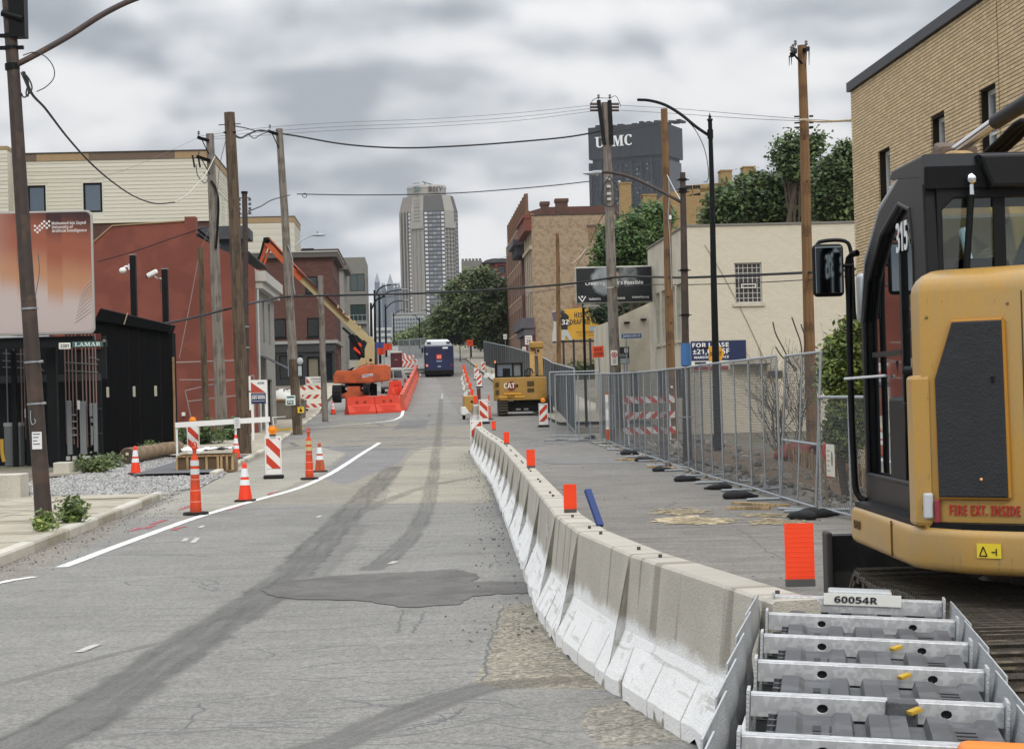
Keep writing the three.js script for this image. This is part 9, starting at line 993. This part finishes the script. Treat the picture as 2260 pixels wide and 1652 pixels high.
{
  const d = 150, c = at(1278, 752, d), o = thing('yellow_billboard', 'yellow billboard with cut-out sports figure and bold black words', 'billboard', [c.x, gh(d), -d], 0.04), X = (p) => at(p, 715, d).x - o.position.x, Yp = (p) => at(1278, p, d).y - gh(d), q = (x, y) => [X((1600 + x / 11.3) * 0.7533), Yp((890 + y / 11.3) * 0.7533)], BK = S(0x1c1f24, 0.6);
  const ps = part('poster', SM(0xcf9f30, 0.6, 3, 0.05, 0.04, 841), o, (g) => g.ext([q(420, 1190), q(1900, 1120), q(2010, 990), q(1990, 540), q(1960, 60), q(620, 170), q(420, 190)], 0.1, mT(0, 0, -0.1))); const P = (x, y) => q(x, y); for (const [t, x, y, w, h] of [['HISTORY', 1290, 370, 1.65, 0.4], ['DRAFTED HERE.', 1375, 595, 2.75, 0.4]]) sign('lettering', t, h, BK, ps, ...P(x, y), 0.01, 0, { w }); for (const [t, x, y, w, h, c2] of [['PITTSBURGH', 1340, 940, 1.6, 0.16, 0x9a5a24], ['APRIL 23-25', 1340, 1040, 1.3, 0.07, 0x8a5a24]]) sign('lettering', t, h, S(c2, 0.6), ps, ...P(x, y), 0.01, 0, { w }); part('event_mark', S(0x8ba2b4, 0.6), ps, (g) => { const a = P(1550, 830); g.rbox(a[0] - 0.25, a[0] + 0.25, a[1] - 0.2, a[1] + 0.2, 0.002, 0.012, 0.1); });
  // generic figure cut-out: jersey, trousers, helmeted head
  const fg = part('figure_cutout', BK, ps, (g) => g.ext([q(500, 840), q(700, 840), q(710, 700), q(800, 690), q(740, 540), q(760, 400), q(650, 290), q(560, 330), q(480, 420)], 0.05, mT(0, 0, 0.02))); part('figure_trousers', S(0xb4b7b6, 0.6), fg, (g) => g.ext([q(520, 842), q(700, 842), q(870, 1190), q(760, 1190), q(640, 1030), q(600, 1190), q(500, 1190)], 0.05, mT(0, 0, 0.018))); part('figure_helmet', S(0x3a3d42, 0.4), fg, (g) => { const a = q(540, 270); g.ball(a[0], a[1], 0.04, 0.22, [0.9, 1.1, 0.3]); }); part('figure_rear', S(0xb8b8b2, 0.6), fg, (g) => g.ext([q(180, 1220), q(400, 1220), q(390, 300), q(300, 180), q(190, 250), q(230, 500), q(260, 700), q(200, 950)], 0.05, mT(0, 0, -0.03))); part('figure_jersey', S(0x5f5560, 0.6), fg, (g) => g.ext([q(190, 260), q(350, 230), q(380, 560), q(250, 540)], 0.03, mT(0, 0, 0.021))); sign('lettering', '32', 0.38, MT.white, fg, ...q(635, 590), 0.072);
  part('support', S(0x3a3530, 0.8), o, (g) => { for (const x of [560, 900, 1450, 1850]) { const a = q(x, 1150); g.box(a[0] - 0.08, a[0] + 0.08, 0.3, a[1], -0.3, -0.12); } const a = q(200, 1240), b = q(1900, 1200); g.box(a[0], b[0], b[1] - 0.14, b[1], -0.29, -0.11); });
  const hp = thing('grass_bank', 'rough grassy bank under the yellow billboard', 'bank', [c.x, gh(d), -d - 0.5]); part('bank_earth', SM(0x5a5a42, 0.98, 1.5, 0.3, 0.25, 845, 0x6d6656), hp, (g) => g.ext([[-4, -0.5], [4.5, -0.5], [5, 2.6], [1, 1.2], [-3, 0.9]], 5, mT(0, 0, -5.4), 0.2)); foliage(hp, 'grass', [[0, 0.9, -0.2, 3, 0.5, 0.5], [3, 1.6, -0.4, 1.6, 0.7, 0.5]], 1500, 0.14, 0x5a6a3a, 847);
}
function postSign(name, label, px, pyTop, pyBot, wpx, d, mat, f, postX = px) { const c = at(px, pyBot, d), o = thing(name, label, 'sign', [c.x, gh(d), -d]), k = d / F, w = wpx * k / 2, y0 = c.y - gh(d), y1 = at(px, pyTop, d).y - gh(d); part('post', MT.tubeSteel, o, (g) => g.rod([(postX - px) * k, 0, -0.03], [(postX - px) * k, y1 - 0.05, -0.03], 0.03)); const b = part('sign_plate', mat, o, (g) => g.rbox(-w, w, y0, y1, -0.008, 0.008, 0.007)); if (f) f(b, w, y0, y1); return o; }
postSign('bus_stop_sign', 'orange temporary bus stop sign on a post by the grey pole', 1328, 763, 788, 25, 88, S(0xe0481c, 0.5), (b, w, y0, y1) => { sign('lettering', 'BUS', 0.16, S(0x3a1408, 0.6), b, 0, mix(y0, y1, 0.72), 0.009, 0, { w: w * 1.3 }); sign('lettering', 'STOP', 0.16, S(0x3a1408, 0.6), b, 0, mix(y0, y1, 0.28), 0.009, 0, { w: w * 1.5 }); }).rotation.z = 0.05;
postSign('transit_sign', 'black and white transit sign beside the grey pole', 1378, 765, 803, 23, 80, S(0x2b2d2f, 0.5), (b, w, y0, y1) => { part('lower_half', S(0xaab6b6, 0.5), b, (g) => g.box(-w + 0.02, w - 0.02, y0 + 0.02, mix(y0, y1, 0.33), 0.0085, 0.011)); part('bus_symbol', MT.white, b, (g) => g.rbox(0.02, w - 0.05, mix(y0, y1, 0.66), y1 - 0.06, 0.0085, 0.011, 0.002)); part('print', S(0xa9adb0, 0.5), b, (g) => { for (let i = 0; i < 3; i++) g.box(-w + 0.05, i ? w - 0.06 : 0.0, mix(y0, y1, 0.55 - i * 0.06), mix(y0, y1, 0.58 - i * 0.06), 0.0085, 0.011); }); });
postSign('street_name_sign', 'blue street name sign on a thin post', 1394, 736, 746, 44, 79, S(0x2f5a98, 0.5), (b, w, y0, y1) => sign('lettering', 'Jumonville St', 0.11, MT.white, b, 0, (y0 + y1) / 2, 0.009, 0, { w: w * 1.75 }), 1382);
postSign('detour_arrow_sign', 'yellow arrow-shaped outlet sign behind the black lamp post', 1578, 764, 797, 26, 56.5, S(0xd69a1e, 0.5), (b, w, y0, y1) => { const d = new G(); const ar = part('arrow_plate', S(0xd69a1e, 0.5), b, (g) => g.ext([[w + 0.001, y0], [w + 0.12, (y0 + y1) / 2], [w + 0.001, y1]], 0.012, mT(0, 0, -0.006))); sign('lettering', 'OUTLET', 0.12, MT.black, b, 0.03, (y0 + y1) / 2, 0.009, 0, { w: w * 2.0 }); });
postSign('speed_limit_sign', 'white speed limit sign by the ornate facade', 1167, 740, 760, 16, 150, S(0xd2d2cc, 0.5), (b, w, y0, y1) => { sign('lettering', '25', 0.26, MT.black, b, 0, mix(y0, y1, 0.36), 0.009); part('print', MT.black, b, (g) => g.box(-w * 0.7, w * 0.7, mix(y0, y1, 0.74), mix(y0, y1, 0.8), 0.0085, 0.011)); });
postSign('parking_plate', 'small white parking plate low on the same roadside', 1157, 765, 777, 8, 145, S(0xc9c9c2, 0.5), (b, w, y0, y1) => part('print', MT.black, b, (g) => g.box(-w * 0.6, w * 0.6, mix(y0, y1, 0.45), mix(y0, y1, 0.55), 0.0085, 0.011))); postSign('parking_plate', 'white parking plate beyond the far fence', 1115, 737, 748, 8, 170, S(0xc9c9c2, 0.5), (b, w, y0, y1) => part('print', MT.black, b, (g) => g.box(-w * 0.6, w * 0.6, mix(y0, y1, 0.45), mix(y0, y1, 0.55), 0.0085, 0.011)));
postSign('orange_work_sign', 'orange road work sign standing beyond the bus', 1037, 750, 763, 14, 200, S(0xe0481c, 0.5), (b, w, y0, y1) => part('print', S(0x5a1c0a, 0.6), b, (g) => g.box(-w * 0.6, w * 0.6, mix(y0, y1, 0.6), mix(y0, y1, 0.7), 0.0085, 0.012).box(-w * 0.6, w * 0.6, mix(y0, y1, 0.35), mix(y0, y1, 0.45), 0.0085, 0.012)));
// ---------------------------------------------------------------- vehicles and clutter up the street
{
  const d = 132, c = at(868, 840, d), o = thing('parked_van', 'grey van parked behind the boom lift, rear towards us', 'van', [c.x, gh(d), -d], TURN), pb = new MPM({ color: 0x8f918d, roughness: 0.4, clearcoat: 0.5 }); part('body', pb, o, (g) => g.ext([[-0.88, 0.35], [0.88, 0.35], [0.9, 1.0], [0.72, 1.68], [0.6, 1.76], [-0.6, 1.76], [-0.72, 1.68], [-0.9, 1.0]], 4.4, mT(0, 0, -4.4), 0.06)); part('roof', S(0xc4c6c4, 0.5), o, (g) => g.rbox(-0.62, 0.62, 1.75, 1.8, -3.4, -0.1, 0.02)); for (const s of [-1, 1]) { part('rear_window', MT.glassDark, o, (g) => g.ext([[s > 0 ? 0.04 : -0.64, 1.1], [s > 0 ? 0.64 : -0.04, 1.1], [s > 0 ? 0.56 : -0.04, 1.6], [s > 0 ? 0.04 : -0.56, 1.6]], 0.015, mT(0, 0, 0.062))); part('tail_light', S(0x8a2a28, 0.4), o, (g) => g.rbox(s * 0.8 - 0.06, s * 0.8 + 0.06, 0.75, 1.05, 0.02, 0.075, 0.02)); part('wheel', MT.rubber, o, (g) => g.rod([s * 0.88, 0.33, -0.8], [s * 0.66, 0.33, -0.8], 0.33, 0.33, 18)); part('wheel', MT.rubber, o, (g) => g.rod([s * 0.88, 0.33, -3.6], [s * 0.66, 0.33, -3.6], 0.33, 0.33, 18)); part('side_mirror', MT.black, o, (g) => g.rbox(s * 0.95, s * 1.12, 1.1, 1.3, -3.3, -3.2, 0.03)); } part('bumper', S(0x2c2e30, 0.6), o, (g) => g.rbox(-0.88, 0.88, 0.32, 0.5, 0.0, 0.14, 0.04)); part('number_plate', S(0x3a4046, 0.5), o, (g) => g.rbox(-0.05, 0.35, 0.78, 0.98, 0.062, 0.08, 0.02));
}
{
  const d = 168, c = at(874, 795, d), o = thing('portable_toilet', 'maroon portable toilet with white roof beside the far lamp posts', 'portable toilet', [c.x, gh(d), -d]), h = 2.1; part('cabin', S(0x4c1b25, 0.6), o, (g) => g.rbox(-0.48, 0.48, 0, h, -1, 0, 0.03)); part('roof', S(0xc9c4bc, 0.6), o, (g) => g.rbox(-0.5, 0.5, h, h + 0.16, -1.02, 0.02, 0.07)); part('door', S(0x571f2a, 0.6), o, (g) => g.box(-0.36, 0.36, 0.1, h - 0.15, 0.002, 0.02)); part('label_plate', S(0xb99a9a, 0.6), o, (g) => g.box(-0.12, 0.12, 1.5, 1.56, 0.0205, 0.025));
  const r = R(71); for (const [x, y, dd, cl, l] of [[838, 762, 175, 0x3d4a86, 'blue banner hung on the far scaffold'], [842, 775, 174, 0xd0401c, 'orange work banner below the blue one'], [856, 765, 172, 0xd0441c, 'orange banner beside the far lamp posts']]) { const p = at(x, y, dd), q = thing('work_banner', l, 'banner', [p.x, gh(dd), -dd]); part('cloth', S(cl, 0.7), q, (g) => { const gg = new THREE.PlaneGeometry(0.75, 0.6, 8, 4), pp = gg.attributes.position; for (let i = 0; i < pp.count; i++) pp.setZ(i, 0.05 * Math.sin(pp.getX(i) * 12)); gg.computeVertexNormals(); gg.translate(0, p.y - gh(dd), 0.05); g.add(gg); }); part('pole', MT.tubeSteel, q, (g) => g.rod([-0.38, 0, 0], [-0.38, p.y - gh(dd) + 0.3, 0], 0.03)); }
  const fs = [[890, 800, 190], [905, 806, 180], [880, 792, 210], [898, 795, 200]]; for (const [x, y, dd] of fs) barricade('striped barricade among the far road works', at(x, y, dd).setY(gh(dd)), (r() - 0.5) * 0.8, 1.6, 1.2, 2); for (let i = 0; i < 6; i++) { const dd = 175 + r() * 40, p = at(878 + r() * 40, 800, dd), q = copyOf(cone0, [p.x, gh(dd), -dd], r() * 3, 'tiny orange cone among the far road works', 'cones among the far road works'); }
  const pile = thing('pipe_stack', 'stack of pale pipes lying beside the far lane', 'pipes', [at(895, 815, 175).x, gh(175), -175], 0.6); for (let i = 0; i < 5; i++) part('pipe', S(0xa9a8a2, 0.6), pile, (g) => g.rod([-2, 0.15 + (i > 2 ? 0.26 : 0), (i % 3) * 0.3 + (i > 2 ? 0.15 : 0)], [2, 0.15 + (i > 2 ? 0.26 : 0), (i % 3) * 0.3 + (i > 2 ? 0.15 : 0)], 0.15, 0.15, 12));
  const bk = at(1001, 755, 215), tb = thing('dark_canopy', 'black canopy rising beyond the bus roof', 'canopy', [bk.x, gh(215), -215]); const w = 15 * 215 / F; part('canopy_top', MT.blackMatt, tb, (g) => g.ext([[-w, bk.y - gh(215)], [w, bk.y - gh(215)], [w, bk.y - gh(215) + 0.8], [-w * 0.9, bk.y - gh(215) + 0.75]], 1.5, mT(0, 0, -1.5))); for (const s of [-1, 1]) part('leg', MT.black, tb, (g) => g.rod([s * w * 0.9, 0, -0.2], [s * w * 0.9, bk.y - gh(215), -0.2], 0.05));
  const gf = [[880, 770, 230], [905, 772, 235], [930, 774, 240]]; for (const [x, , dd] of gf) fencePanel(at(x, 780, dd).setY(gh(dd)), at(x + 24, 780, dd + 3).setY(gh(dd + 3)), 2.4, 'chain-link panel across the far end of the works', 'fence across the far works', { sp: 0.12, wr: 0.016, r: 0.04, inner: [0.5], feet: false });
}
scene.traverse((o) => { if (o.isMesh) { o.castShadow = true; o.receiveShadow = true; } });
renderer.render(scene, camera);
